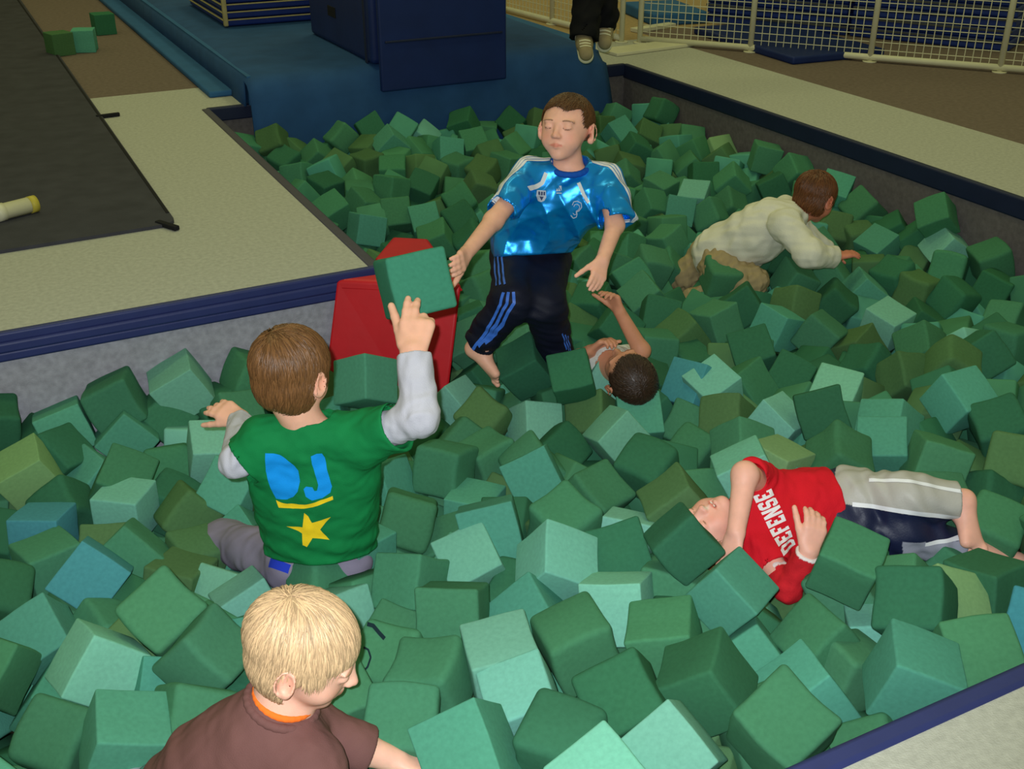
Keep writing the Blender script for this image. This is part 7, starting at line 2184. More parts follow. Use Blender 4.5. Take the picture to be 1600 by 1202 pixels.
# ================= boy in the satin shirt
def boy_blue():
    A = at
    c = A(885, 201, 3.47); hh = .212
    R = frame(cv(-.36, -.16, .90), cv(.13, .98, .10))
    nk = A(889, 262, 3.53); sl_, sr = A(828, 276, 3.52), A(946, 284, 3.52)
    ch = A(888, 310, 3.56); wa = A(836, 380, 3.72); hl, hr = A(806, 400, 3.76), A(852, 402, 3.78)
    el, wl = A(771, 345, 3.38), A(727, 398, 3.20)
    er, wr = A(961, 352, 3.46), A(941, 408, 3.34)
    kl, al = A(800, 470, 3.52), A(741, 545, 3.66)
    kr, ar = A(850, 478, 3.56), A(872, 556, 3.76)
    P = empty('person', tuple(al), 'child in shiny blue satin shirt and navy track pants kneeling upright in the cubes', 'person')
    lo, hi = bounds([c+.16*ZZ, nk, sl_, sr, wa, el, wl, er, wr, kl, al, kr, ar, A(700, 440, 3.05), c-.16*RR_, c+.16*RR_], .09)
    F = Field(lo, hi, .0036)
    head(F, c, R, hh)
    F.cap(c-R[:, 2]*.05-R[:, 1]*.012, nk-ZZ*.01, .044, .050, .02)
    limb(F, [sl_, sr], [.040, .040]); limb(F, [nk-ZZ*.035, ch, wa], [.045, .062, .060], .03); limb(F, [hl, hr], [.062, .062])
    limb(F, [sl_, el, wl], [.034, .029, .021]); limb(F, [sr, er, wr], [.034, .028, .021])
    limb(F, [hl, kl, al], [.06, .045, .030]); limb(F, [hr, kr, ar], [.06, .045, .030])
    dl = unit(A(709, 428, 3.06)-wl)
    hand(F, wl, dl, unit(-_r*.7-ZZ*.1+TT*.2), .118, (.35, .3, .3, .35), .06, (.5, .3), side=1)
    dr = unit(A(930, 452, 3.30)-wr)
    hand(F, wr, dr, unit(-TT*.9-_r*.3), .108, (.12, .2, .3, .35), .08, (.6, .3), side=-1)
    foot(F, al, unit(_r*.25-ZZ*.8+TT*.5), -_r+TT*.2, .18)
    foot(F, ar, unit(_r*.4-ZZ*.8-TT*.3), TT, .18)
    V, Q = F.mesh()
    to_obj('body', V, Q, M_skin, P, skin_colors((240, 180, 156), c, R, hh, (72, 48, 34)))
    # hair: short, brown, a straight short fringe
    reg = lambda x, y, z: np.where(y > .02, np.minimum(z-(.235+.02*np.sin(x*14)-.55*np.maximum(0, np.abs(x)-.22)), 9), 9)+0*x
    def reg(x, y, z):
        ax = np.abs(x)
        front = z-(.262+.025*np.sin(x*17)+.10*np.maximum(0, .1-ax)-.5*np.maximum(0, ax-.26))
        side = z-(.03+.0*y)
        back = z+.16+.35*np.minimum(0, y+.1)
        f = np.where(y > .17, front, np.where(y > -.02, np.minimum(side, 9), back))
        return f
    def hdir(L_, d): d = d.copy(); m_ = L_[:, 1] > .1; d[m_] += np.array([.25, .5, -.9]); d[~m_] += np.array([0, -.1, -.9]); return d
    cf = lambda L_: np.array(lin((84, 52, 26))[:3])*np.ones((len(L_), 1))
    hair('hair', c, R, hh, M_hair, P, reg, (0, -.45, .85), 3600, .09, .010, .0012, 3, hdir, colf=cf, cap_off=.020)
    # trousers
    F = Field(*bounds([hl, hr, kl, al, kr, ar, wa], .12), .0045)
    F.cap(wa-ZZ*.0, wa-ZZ*.03, .088, .09, .03); limb(F, [hl, hr], [.082, .082], .03)
    limb(F, [hl, kl, al+(kl-al)*.04], [.086, .068, .056], .03); limb(F, [hr, kr, ar], [.086, .068, .058], .03)
    F.cutl(al+(kl-al)*.12, al-kl, al, .12); F.cap(al+(kl-al)*.2, al-(kl-al)*.2, .047, .047, .004, op='s')
    F.wrinkle(lambda p: .5*noise3(p, 18, 5)+.4*noise3(p*np.array([1, 1, 2.2]), 26, 9), .007)
    V, Q = F.mesh(); M_tp = mat('navy_track_fabric', (14, 17, 38), .65, .25, .08, 14, .3, 200)
    tro = to_obj('trousers', V, Q, M_tp, P); bv = bvh_of(tro)
    M_st = mat('blue_stripe', (60, 112, 214), .5, .4, .1, 60)
    for k in (-1, 0, 1):
        s0 = k*8
        ribbon('stripe', [A(782+s0, 392, 3.7), A(786+s0, 430, 3.6), A(793+s0, 452, 3.55)], .0065, bv, cv(-.3, .1, 1), M_st, tro)
        s1 = k*11
        ribbon('stripe', [A(797+s1*.7, 466, 3.5), A(795+s1, 484, 3.5), A(778+s1, 515, 3.55), A(749+s1, 545-k*3, 3.6)], .0095, bv, cv(-.1, .3, 1), M_st, tro)
        ribbon('stripe', [A(884+k*7, 522, 3.6), A(893+k*6, 545, 3.65)], .005, bv, cv(.3, .2, 1), M_st, tro)
    # satin shirt
    hem = A(828, 392, 3.66)
    F = Field(*bounds([nk+ZZ*.03, sl_, sr, hl, hr, el, er, hem], .13), .0036)
    limb(F, [sl_, nk-ZZ*.012, sr], [.052, .060, .052], .03)
    limb(F, [sl_+ZZ*-.05+_r*.03, A(800, 385, 3.70)], [.075, .082], .03); limb(F, [sr-ZZ*.05-_r*.035, A(848, 388, 3.71)], [.070, .076], .03)
    limb(F, [ch, wa], [.09, .10], .04)
    F.cap(A(806, 392, 3.68), A(850, 392, 3.70), .086, .082, .03)
    limb(F, [sl_, sl_+(el-sl_)*.72], [.058, .052], .025); limb(F, [sr, sr+(er-sr)*.86+_r*.012], [.060, .062], .025)
    def w1(p):
        q = p-ch; a = q@_r; b_ = q@ZZ
        rd = lambda t: 1-2*np.abs(np.sin(t))**.8; return .75*rd(a*34+5*b_+1.3*np.sin(b_*15+a*8)+.6)*np.clip((.10-b_)*6, .1, 1)+.35*rd(b_*26-a*14+noise3(p, 8, 77)+.3)+.55*noise3(p, 20, 2)+.30*noise3(p*np.array([1, 1, .5]), 40, 12)+.12*noise3(p, 70, 13)
    F.wrinkle(w1, .0095)
    F.cutl(A(829, 399, 3.62), cv(.06, -1, -.12)*1.0, A(829, 420, 3.68), .24, .006)
    F.ell(A(829, 415, 3.70), (.10, .10, .05), None, .004, 's')
    # neck opening and sleeve ends
    F.ell(nk+ZZ*.036+TT*.022, (.060, .060, .050), frame(TT, ZZ), .006, 's')
    s1_ = sl_+(el-sl_)*.86; F.cutl(s1_, el-sl_, s1_, .09); F.cap(s1_-(el-sl_)*.12, s1_+(el-sl_)*.4, .043, .046, .003, op='s')
    s2_ = sr+(er-sr)*.95; F.cutl(s2_, er-sr, s2_, .10); F.cap(s2_-(er-sr)*.12, s2_+(er-sr)*.4+_r*.01, .048, .052, .003, op='s')
    V, Q = F.mesh()
    M_sat = mat('blue_satin', (0, 150, 240), .33, .9, .05, 10, .10, 120, metallic=.6)
    sh = to_obj('shirt', V, Q, M_sat, P); bv = bvh_of(sh)
    M_w = mat('white_trim', (222, 224, 226), .45, .4, .04, 30); M_col = cloth('blue_rib_collar', (20, 82, 178))
    # collar ring
    ring = [nk+ZZ*.012+TT*.022+ (_r*math.cos(a)*.060+TT*math.sin(a)*.060)+ZZ*(-.012*max(0, math.sin(a))+.014*max(0, -math.sin(a))) for a in np.linspace(0, 2*math.pi, 25)]
    Fc = Field(*bounds(ring, .03), .003)
    for a_, b__ in zip(ring, ring[1:]): Fc.cap(a_, b__, .0095, .0095, .004)
    V, Q = Fc.mesh(); to_obj('collar', V, Q, M_col, sh)
    for k in (-1, 0, 1):
        o_ = k*.0155
        a0 = nk-_r*.055+ZZ*.025+TT*o_; a1 = sl_-_r*.008+ZZ*.055+TT*o_*1.1; dd = unit(el-sl_); n1 = unit(np.cross(dd, TT)); n1 = n1 if n1@ZZ > 0 else -n1
        a2 = sl_+(el-sl_)*.45+n1*.055+TT*o_*1.1+TT*.004; a3 = sl_+(el-sl_)*.84+n1*.052+TT*o_*1.1+TT*.006
        ribbon('sleeve_stripe', [a0, a1, a2, a3], .0085, bv, unit(n1*.75+TT*.7), M_w, sh)
        a0 = nk+_r*.058+ZZ*.022+TT*o_; a1 = sr+_r*.004+ZZ*.055+TT*o_*1.1; dd = unit(er-sr); n1 = _r
        a2 = sr+(er-sr)*.45+n1*.060+ZZ*.01+TT*o_*1.1; a3 = sr+(er-sr)*.93+n1*.068+TT*o_*1.1
        ribbon('sleeve_stripe', [a0, a1, a2, a3], .0085, bv, unit(_r*.65+TT*.75+ZZ*.3), M_w, sh)
    ribbon('white_piping', [A(853, 268, 3.45), A(846, 282, 3.44), A(826, 296, 3.44)], .013, bv, cv(-.1, .1, 1), M_w, sh)
    ribbon('white_piping', [A(906, 282, 3.44), A(914, 300, 3.44), A(923, 312, 3.44)], .011, bv, cv(.1, .1, 1), M_w, sh)
    O = A(872, 310, 3.45); X = _r; Y = _u
    pp = lambda pts: plane_poly(pts, O, X, Y)
    M_gy = mat('silver_print', (190, 198, 214), .5, .4, .05, 30); M_dk = mat('dark_print', (60, 70, 110), .6, .3, .05, 30)
    decal('crest', [pp([(839, 296), (853, 296), (854, 306), (851, 311), (846, 313), (841, 311), (838, 305)])], O, X, Y, bv, M_gy, sh)
    decal('crest_detail', [pp([(841, 298), (844, 298), (844, 303), (841, 303)]), pp([(845.5, 298), (848, 298), (848, 303), (845.5, 303)]), pp([(849.5, 298), (852, 298), (852, 303), (849.5, 303)]), pp([(843, 305), (850, 305), (846.5, 311)])], O, X, Y, bv, M_dk, sh, .002)
    decal('chest_logo', [pp([(869, 297), (871, 292), (873, 297)]), pp([(873, 297), (873.5, 290), (876.5, 297)]), pp([(874, 288), (878, 288), (878, 297)]), pp([(870, 299), (878, 299.5), (878, 301), (870, 300.5)])], O, X, Y, bv, M_gy, sh)
    # a three outlined by thin bands
    three = [(895, 318), (897, 313), (903, 312), (909, 315), (910, 321), (906, 326), (901, 328), (903, 330), (902, 335), (897, 337), (893, 333)]
    for w_, sc in ((.0024, 1.0), (.0018, .62)):
        cx, cy = 901.5, 324
        ribbon('number', [A(cx+(x-cx)*sc, cy+(y-cy)*sc, 3.45) for x, y in three], w_, bv, cv(0, 0, 1), M_gy, sh, seg=80)
    return P
boy_blue()

# ================= boy with DJ on his back
def boy_dj():
    A = at
    c = A(457, 583, 2.50); hh = .208
    R = frame(cv(.42, .12, -.86), cv(-.03, .88, .46))
    nk = A(486, 672, 2.56); sl_, sr = A(412, 690, 2.56), A(572, 684, 2.54)
    mid = A(494, 770, 2.66); pel = A(500, 862, 2.80)
    el, wl = A(368, 722, 2.56), A(376, 655, 2.78)
    er, wr = A(656, 652, 2.46), A(646, 548, 2.50)
    kl, al = A(352, 846, 3.08), A(440, 838, 3.25)
    kr, ar = A(600, 870, 3.15), A(520, 860, 3.3)
    hl, hr = A(455, 880, 2.84), A(545, 882, 2.84)
    P = empty('person', tuple(pel), 'child seen from behind in green shirt with blue letters and yellow star', 'person')
    F = Field(*bounds([c+.13*ZZ, c-_r*.12, el, wl, A(350, 640, 2.8), er, wr, A(600, 455, 2.5), kl, al, kr, ar, hr, pel], .07), .0036)
    head(F, c, R, hh)
    F.cap(c-R[:, 2]*.05-R[:, 1]*.02, nk-ZZ*.01, .044, .050, .02)
    limb(F, [sl_, sr], [.040, .040]); limb(F, [nk-ZZ*.035, mid, pel], [.048, .058, .058], .03)
    limb(F, [sl_, el, wl], [.034, .028, .021]); limb(F, [sr, er, wr], [.034, .029, .0245])
    limb(F, [hl, kl, al], [.06, .042, .030]); limb(F, [hr, kr, ar], [.06, .042, .030])
    dr = unit(A(653, 498, 2.53)-wr)
    hand(F, wr-dr*.006, dr, unit(_f*.9+_r*.1), .152, (.10, .22, .9, 1.3), .04, (.36, -.30), side=1)
    hand(F, wl, unit(A(352, 642, 2.80)-wl), unit(-ZZ*.6+_f*.5), .115, (.2, .2, .3, .3), .08, (.4, .3), side=1)
    foot(F, al, unit(_r-.2*ZZ), ZZ, .17); foot(F, ar, unit(-_r-.2*ZZ), ZZ, .17)
    V, Q = F.mesh(); to_obj('body', V, Q, M_skin, P, skin_colors((236, 178, 152), c, R, hh, spots=[(A(507, 615, 2.5), .03, (232, 140, 124))]))
    def reg(x, y, z):
        ax = np.abs(x)
        front = z-.20; side = z-.02-.0*ax; back = z+.385+.25*np.maximum(0, ax-.12)+.25*np.minimum(0, y+.15)
        tr_ = np.where(y > .2, front, np.where(y > -.03, side, back)); return tr_
    def hdir(L_, d): d = d.copy(); d += np.array([0, -.15, -.45]); return d
    def cf(L_):
        b_ = np.array(lin((112, 76, 44))[:3]); return b_*np.ones((len(L_), 1))
    hair('hair', c, R, hh, M_hair, P, reg, (-.12, -.62, .70), 5200, .26, .022, .00115, 5, hdir, colf=cf, cap_off=.030)
    # trousers
    F = Field(*bounds([hl, hr, kl, al, kr, ar, pel], .11), .0045)
    limb(F, [hl+_r*.015, hr-_r*.02], [.080, .080], .03); limb(F, [hl+_r*.01, kl, al], [.072, .060, .048], .03); limb(F, [hr-_r*.02, kr, ar], [.072, .060, .048], .03)
    F.wrinkle(lambda p: .7*noise3(p, 17, 7)+.35*noise3(p, 36, 8), .007)
    V, Q = F.mesh(); tro = to_obj('trousers', V, Q, cloth('grey_lavender_trousers', (132, 124, 144)), P)
    ribbon('blue_waistband', [A(400, 862, 2.7), A(418, 870, 2.7), A(438, 878, 2.7)], .022, bvh_of(tro), cv(-.2, .5, 1), cloth('blue_band', (36, 60, 186)), tro)
    # grey undershirt sleeves
    Mg = cloth('grey_marl_sleeve', (190, 188, 200), bump=.5)
    for nm, (s_, e_, w_), rr, cuff in (('right', (sr, er, wr), (.042, .0425, .041), .93), ('left', (sl_, el, wl), (.038, .035, .032), .95)):
        F = Field(*bounds([s_, e_, w_], .08), .0034)
        end = e_+(w_-e_)*cuff
        limb(F, [s_+(e_-s_)*.25, e_, end], rr, .02)
        ax = unit(w_-e_)
        def wf(p, e_=e_, ax=ax, s_=s_):
            ds = np.linalg.norm(p-e_, axis=1); return (.7*np.sin(ds*150+3*noise3(p, 30, 3))*np.exp(-(ds/.06)**2)+.5*noise3(p, 60, 4))
        F.wrinkle(wf, .0045)
        F.cutl(end, ax, end, .08, .003); F.cap(end-ax*.018, end+ax*.08, rr[2]-.009, rr[2]-.007, .003, op='s')
        V, Q = F.mesh(); to_obj('undersleeve', V, Q, Mg, P)
    # green shirt
    F = Field(*bounds([nk+ZZ*.02, sl_, sr, hl, hr, el, er], .13), .0036)
    limb(F, [sl_, nk-ZZ*.012, sr], [.056, .066, .056], .035)
    limb(F, [A(425, 715, 2.60), A(470, 868, 2.82)], [.070, .085], .04); limb(F, [A(548, 712, 2.60), A(535, 862, 2.81)], [.075, .085], .04)
    limb(F, [A(490, 730, 2.63), A(502, 850, 2.78)], [.090, .105], .05)
    limb(F, [sr, sr+(er-sr)*.55], [.060, .060], .03); limb(F, [sl_, sl_+(el-sl_)*.75], [.056, .052], .03)
    def w2(p):
        q = p-mid; a = q@_r; b_ = q@ZZ
        low = np.clip((-b_-.02)*7, 0, 1)
        return low*.75*np.sin(b_*105+a*9+2.5*np.sin(a*13))+.55*noise3(p, 32, 21)*(1-.4*low)+.25*noise3(p, 70, 22)+(1-low)*.35*np.sin(a*38+b_*60)
    F.wrinkle(w2, .0048)
    F.cutl(A(502, 874, 2.72), cv(.02, -1, -.25), A(502, 895, 2.80), .26, .008)
    F.ell(A(502, 892, 2.84), (.11, .11, .05), None, .004, 's')
    F.ell(nk+ZZ*.034-TT*.008, (.060, .060, .048), None, .006, 's')
    s2_ = sr+(er-sr)*.60; F.cutl(s2_, er-sr, s2_, .085); F.cap(s2_-(er-sr)*.12, s2_+(er-sr)*.4, .0535, .0535, .003, op='s')
    s1_ = sl_+(el-sl_)*.80; F.cutl(s1_, el-sl_, s1_, .07); F.cap(s1_-(el-sl_)*.15, s1_+(el-sl_)*.5, .046, .046, .003, op='s')
    V, Q = F.mesh(); Mgr = cloth('green_jersey', (16, 122, 66), bump=.3)
    sh = to_obj('shirt', V, Q, Mgr, P); bv = bvh_of(sh)
    ring = [nk+ZZ*.012-TT*.008+(_r*math.cos(a)*.057+TT*math.sin(a)*.055)+ZZ*(-.016*max(0, math.sin(a))) for a in np.linspace(0, 2*math.pi, 25)]
    Fc = Field(*bounds(ring, .03), .003)
    for a_, b__ in zip(ring, ring[1:]): Fc.cap(a_, b__, .0065, .0065, .004)
    V, Q = Fc.mesh(); to_obj('collar', V, Q, Mgr, sh)
    O = A(494, 770, 2.58); X = _r; Y = unit(A(490, 720, 2.52)-A(497, 830, 2.66))
    g = lambda pts: plane_poly([(330+x/4, 640+y/4) for x, y in pts], O, X, Y)
    Mb = mat('sky_blue_felt', (18, 148, 236), .8, .2, .04, 40, .2, 300); My = mat('yellow_felt', (246, 208, 34), .8, .2, .04, 40, .2, 300)
    decal('letter_d', [g([(340, 265), (390, 270), (430, 280), (500, 320), (548, 368), (560, 430), (548, 480), (520, 515), (480, 535), (410, 540), (390, 500), (365, 440), (345, 370)])], O, X, Y, bv, Mb, sh, .002)
    decal('letter_j', [g([(625, 285), (660, 272), (692, 273), (710, 300), (726, 360), (744, 410), (760, 455), (750, 490), (700, 518), (640, 525), (600, 505), (585, 465), (600, 452), (640, 455), (652, 475), (668, 474), (675, 445), (655, 390), (632, 330)])], O, X, Y, bv, Mb, sh, .002)
    decal('underline', [g([(410, 550), (480, 560), (560, 558), (660, 538), (765, 510), (768, 530), (640, 568), (520, 588), (430, 585)])], O, X, Y, bv, My, sh, .002)
    decal('star', [g([(590, 605), (615, 625), (640, 658), (700, 648), (755, 630), (720, 668), (690, 702), (748, 765), (645, 745), (628, 770), (612, 795), (585, 785), (580, 722), (478, 692), (582, 688)])], O, X, Y, bv, My, sh, .002)
boy_dj()

# ================= near boy in brown
def boy_brown():
    A = at
    c = A(476, 1018, 1.90); hh = .208
    R = frame(cv(.93, -.36, -.107), cv(.37, .84, .39))
    nk = A(444, 1100, 1.95); sn, sf = A(486, 1196, 1.92), A(486, 1136, 2.05)
    mid = A(350, 1210, 2.02); pel = A(225, 1300, 2.12)
    ef, wf_ = A(560, 1168, 2.05), A(622, 1190, 2.07)
    en, wn = A(520, 1300, 1.86), A(600, 1380, 1.95)
    kn = A(330, 1420, 2.15)
    P = empty('person', tuple(pel), 'blond child in brown shirt with orange collar leaning forward at the bottom', 'person')
    F = Field(*bounds([c+.12*ZZ, c-_r*.10, c+_r*.10, nk, sn, mid, pel, A(690, 1200, 2.08), en, wn], .085), .0032)
    head(F, c, R, hh)
    F.cap(c-R[:, 2]*.055-R[:, 1]*.03, nk, .045, .047, .02)
    limb(F, [sn, sf], [.040, .040]); limb(F, [nk, mid, pel], [.05, .06, .06], .03)
    limb(F, [sf, ef, wf_], [.034, .030, .0225]); limb(F, [sn, en, wn], [.034, .030, .022])
    hand(F, wf_, unit(A(672, 1203, 2.07)-wf_), unit(-ZZ+TT*.3), .108, (.15, .2, .25, .3), .14, (.8, .2), side=1)
    hand(F, wn, unit(_r+.1*ZZ), -ZZ, .108, side=-1)
    V, Q = F.mesh(); to_obj('body', V, Q, M_skin, P, skin_colors((240, 184, 160), c, R, hh, (150, 110, 70)))
    def reg(x, y, z):
        ax = np.abs(x)
        front = z-(.17+.02*np.sin(x*20)); side = z-.0-.45*np.maximum(0, y-.02); back = z+.33+.3*np.minimum(0, y+.15)
        return np.where(y > .22, front, np.where(y > -.03, side+.0, back))
    def hdir(L_, d):
        d = d.copy(); d += np.array([0, -.05, -.55]); m_ = L_[:, 1] > .05; d[m_] += np.array([0, .45, -.35]); return d
    cf = lambda L_: np.array(lin((206, 172, 132))[:3])*np.ones((len(L_), 1))
    hair('hair', c, R, hh, M_hair, P, reg, (.05, -.55, .80), 7000, .26, .024, .0009, 8, hdir, colf=cf, cap_off=.032)
    # trousers, pale
    F = Field(*bounds([pel, kn, pel-_r*.05], .14), .005)
    limb(F, [pel+(mid-pel)*.25+ZZ*.004, pel, kn], [.107, .115, .08], .03); F.wrinkle(lambda p: noise3(p, 50, 31), .005)
    V, Q = F.mesh(); to_obj('trousers', V, Q, cloth('pale_grey_trousers', (196, 196, 206)), P)
    # shirt
    F = Field(*bounds([nk, sn, sf, mid, pel, ef, en, nk-_r*.06], .125), .0036)
    limb(F, [nk-_r*.022-_u*.016, A(395, 1165, 1.99), mid, pel+(mid-pel)*.62], [.060, .090, .108, .106], .04)
    limb(F, [sn, A(430, 1170, 1.97), sf], [.050, .080, .050], .05)
    e2 = sf+(ef-sf)*.98+(wf_-ef)*.30; limb(F, [sf, ef, e2], [.048, .043, .043], .02)
    limb(F, [sn, en], [.050, .050], .05)
    ax0 = unit(pel-nk)
    def w3(p):
        q = p-nk; t = q@ax0; a = q@_r
        return .6*np.sin(t*70+2.2*noise3(p, 14, 33)+a*6)*np.clip(t*9, .15, 1)*.7+.5*noise3(p, 34, 34)+.2*noise3(p, 80, 35)
    F.wrinkle(w3, .0036)
    ax = unit(wf_-ef); F.cutl(e2, ax, e2, .07, .003); F.cap(e2-ax*.03, e2+ax*.08, .036, .036, .003, op='s')
    dnk = unit(c-nk)
    F.ell(nk+dnk*.040+_r*.010, (.060, .060, .042), frame(TT, dnk), .006, 's')
    V, Q = F.mesh(); Mbr = cloth('brown_jersey', (112, 76, 72), bump=.3); sh = to_obj('shirt', V, Q, Mbr, P)
    # orange neckband
    e1 = unit(np.cross(dnk, TT)); e3 = np.cross(dnk, e1)
    for nm, m_, r0, up_, th in (('collar', cloth('orange_rib', (250, 118, 40)), .0515, .022, .0065), ('neckband', Mbr, .062, .008, .0085)):
        ring = [nk+dnk*up_-_r*.006-_u*.004+e1*math.cos(a)*r0+e3*math.sin(a)*r0 for a in np.linspace(0, 2*math.pi, 29)]
        Fc = Field(*bounds(ring, .03), .0028)
        for a_, b__ in zip(ring, ring[1:]): Fc.cap(a_, b__, th, th, .003)
        V, Q = Fc.mesh(); to_obj(nm, V, Q, m_, sh)
boy_brown()

# ================= boy sunk in the cubes with a raised arm
def boy_sunk():
    A = at
    c = A(984, 588, 3.62); hh = .200
    R = frame(cv(-.42, .86, .10), cv(.30, -.30, .90))
    nk = A(948, 568, 3.78); ch = A(934, 596, 3.98); pel = A(920, 632, 4.15)
    s1, s2 = A(928, 582, 3.93), A(990, 560, 3.96)
    e2, w2_ = A(1002, 548, 3.84), A(968, 487, 3.78)
    e1, w1_ = A(905, 560, 3.80), A(922, 548, 3.74)
    P = empty('person', tuple(ch), 'dark-haired child lying almost buried in the cubes with one bare arm raised', 'person')
    F = Field(*bounds([c, nk, ch, pel, s1, s2, e2, w2_, A(950, 455, 3.75), e1, w1_, A(940, 535, 3.7)], .12), .004)
    head(F, c, R, hh)
    F.cap(c-R[:, 2]*.05, nk, .044, .05, .02); limb(F, [s1, s2], [.04, .04]); limb(F, [nk, ch, pel], [.04, .05, .05], .03)
    limb(F, [s2, e2, w2_], [.034, .030, .021]); limb(F, [s1, e1, w1_], [.034, .029, .021])
    hand(F, w2_, unit(A(957, 462, 3.76)-w2_), unit(-_r*.7-_f*.5), .112, (.5, .65, .8, .9), .06, (.5, .6), side=-1)
    hand(F, w1_, unit(A(938, 536, 3.72)-w1_), unit(-_u*.8+_r*.3), .112, (.6, .7, .8, .9), .05, (.5, .5), side=1)
    V, Q = F.mesh(); to_obj('body', V, Q, M_skin, P, skin_colors((214, 148, 116), c, R, hh, (50, 34, 26), spots=[(A(946, 592, 3.6), .03, (196, 116, 88))]))
    def reg(x, y, z):
        back = z+.30; return np.where(y > .2, z-.22, np.where(y > -.03, z-.02, back))
    cf = lambda L_: np.array(lin((58, 40, 30))[:3])*np.ones((len(L_), 1))
    hair('hair', c, R, hh, M_hair, P, reg, (0, -.35, .9), 3600, .10, .012, .0010, 11, colf=cf, cap_off=.016)
    F = Field(*bounds([nk, ch, pel, s1, s2], .13), .0045)
    limb(F, [s1, nk-unit(nk-c)*-.01, s2], [.05, .058, .05], .03); limb(F, [ch, pel], [.10, .10], .04)
    F.wrinkle(lambda p: noise3(p, 60, 41), .004)
    F.cap(c, nk, .052, .052, .004, op='s')
    V, Q = F.mesh(); to_obj('shirt', V, Q, cloth('white_shirt', (206, 206, 200)), P)
boy_sunk()

# ================= crawling boy in white
def boy_white():
    A = at
    c = A(1274, 308, 4.62); hh = .205
    R = frame(cv(.66, -.10, -.62), cv(.12, .93, .34))
    nk = A(1238, 338, 4.62); sn, sf = A(1228, 352, 4.52), A(1228, 330, 4.76)
    mid = A(1180, 368, 4.70); pel = A(1118, 402, 4.82)
    en, wn = A(1266, 398, 4.44), A(1306, 402, 4.50); ef, wf_ = A(1262, 372, 4.80), A(1290, 388, 4.82)
    hn, hf = A(1125, 415, 4.74), A(1110, 398, 4.92)
    kn, an = A(1176, 440, 4.66), A(1080, 470, 4.80); kf, af = A(1072, 432, 4.98), A(1020, 455, 5.1)
    P = empty('person', tuple(pel), 'child in a white fleece and tan trousers crawling over the cubes near the right wall', 'person')
    F = Field(*bounds([c+.13*ZZ, c+_r*.12, nk, sn, sf, pel, en, wn, wf_, kn, an, kf, af, A(1322, 398, 4.5)], .09), .0048)
    head(F, c, R, hh); F.cap(c-R[:, 2]*.05, nk, .044, .05, .02)
    limb(F, [sn, sf], [.04, .04]); limb(F, [nk, mid, pel], [.05, .06, .06], .03)
    limb(F, [sn, en, wn], [.034, .03, .022]); limb(F, [sf, ef, wf_], [.034, .03, .022])
    limb(F, [hn, kn, an], [.06, .045, .03]); limb(F, [hf, kf, af], [.06, .045, .03])
    hand(F, wn, unit(A(1322, 398, 4.5)-wn), -ZZ, .11, side=1); hand(F, wf_, unit(_r-.2*ZZ), -ZZ, .11, side=-1)
    V, Q = F.mesh(); to_obj('body', V, Q, M_skin, P, skin_colors((210, 130, 104), c, R, hh))
    def reg(x, y, z):
        return np.where(y > .2, z-.2, np.where(y > -.03, z-.0, z+.34))
    cf = lambda L_: np.array(lin((104, 62, 34))[:3])*np.ones((len(L_), 1))
    hair('hair', c, R, hh, M_hair, P, reg, (0, -.5, .85), 2600, .22, .02, .0013, 14, lambda L_, d: d+np.array([0, -.1, -.5]), colf=cf, cap_off=.030, h=.005)
    F = Field(*bounds([hn, hf, kn, an, kf, af, pel], .11), .0055)
    limb(F, [hn, hf], [.088, .088], .03); limb(F, [hn, kn, an], [.078, .062, .05], .03); limb(F, [hf, kf, af], [.08, .066, .05], .03)
    F.wrinkle(lambda p: noise3(p, 46, 51)+.5*noise3(p, 90, 52), .007)
    V, Q = F.mesh(); to_obj('trousers', V, Q, cloth('tan_corduroy', (166, 146, 108)), P)
    F = Field(*bounds([nk, sn, sf, pel, en, wn, wf_, ef], .12), .0045)
    limb(F, [nk-_r*.0, A(1205, 350, 4.66), mid, pel+(mid-pel)*.1+ZZ*.01], [.066, .102, .118, .120], .04)
    limb(F, [sn, sf], [.062, .062], .03)
    limb(F, [sn, en, wn], [.064, .056, .042], .03); limb(F, [sf, ef, wf_], [.06, .05, .04], .03)
    ax0 = unit(pel-nk)
    F.wrinkle(lambda p: .6*np.sin(((p-nk)@ax0)*60+2.5*noise3(p, 16, 55))+.6*noise3(p, 40, 56), .005)
    F.cap(c, nk+(c-nk)*.15, .054, .05, .005, op='s'); ax = unit(wn-en); F.cutl(wn-ax*.004, ax, wn, .07); F.cap(wn-ax*.03, wn+ax*.08, .034, .034, .003, op='s')
    V, Q = F.mesh(); to_obj('fleece', V, Q, cloth('white_fleece', (222, 218, 200), bump=.7, bs=260), P)
boy_white()

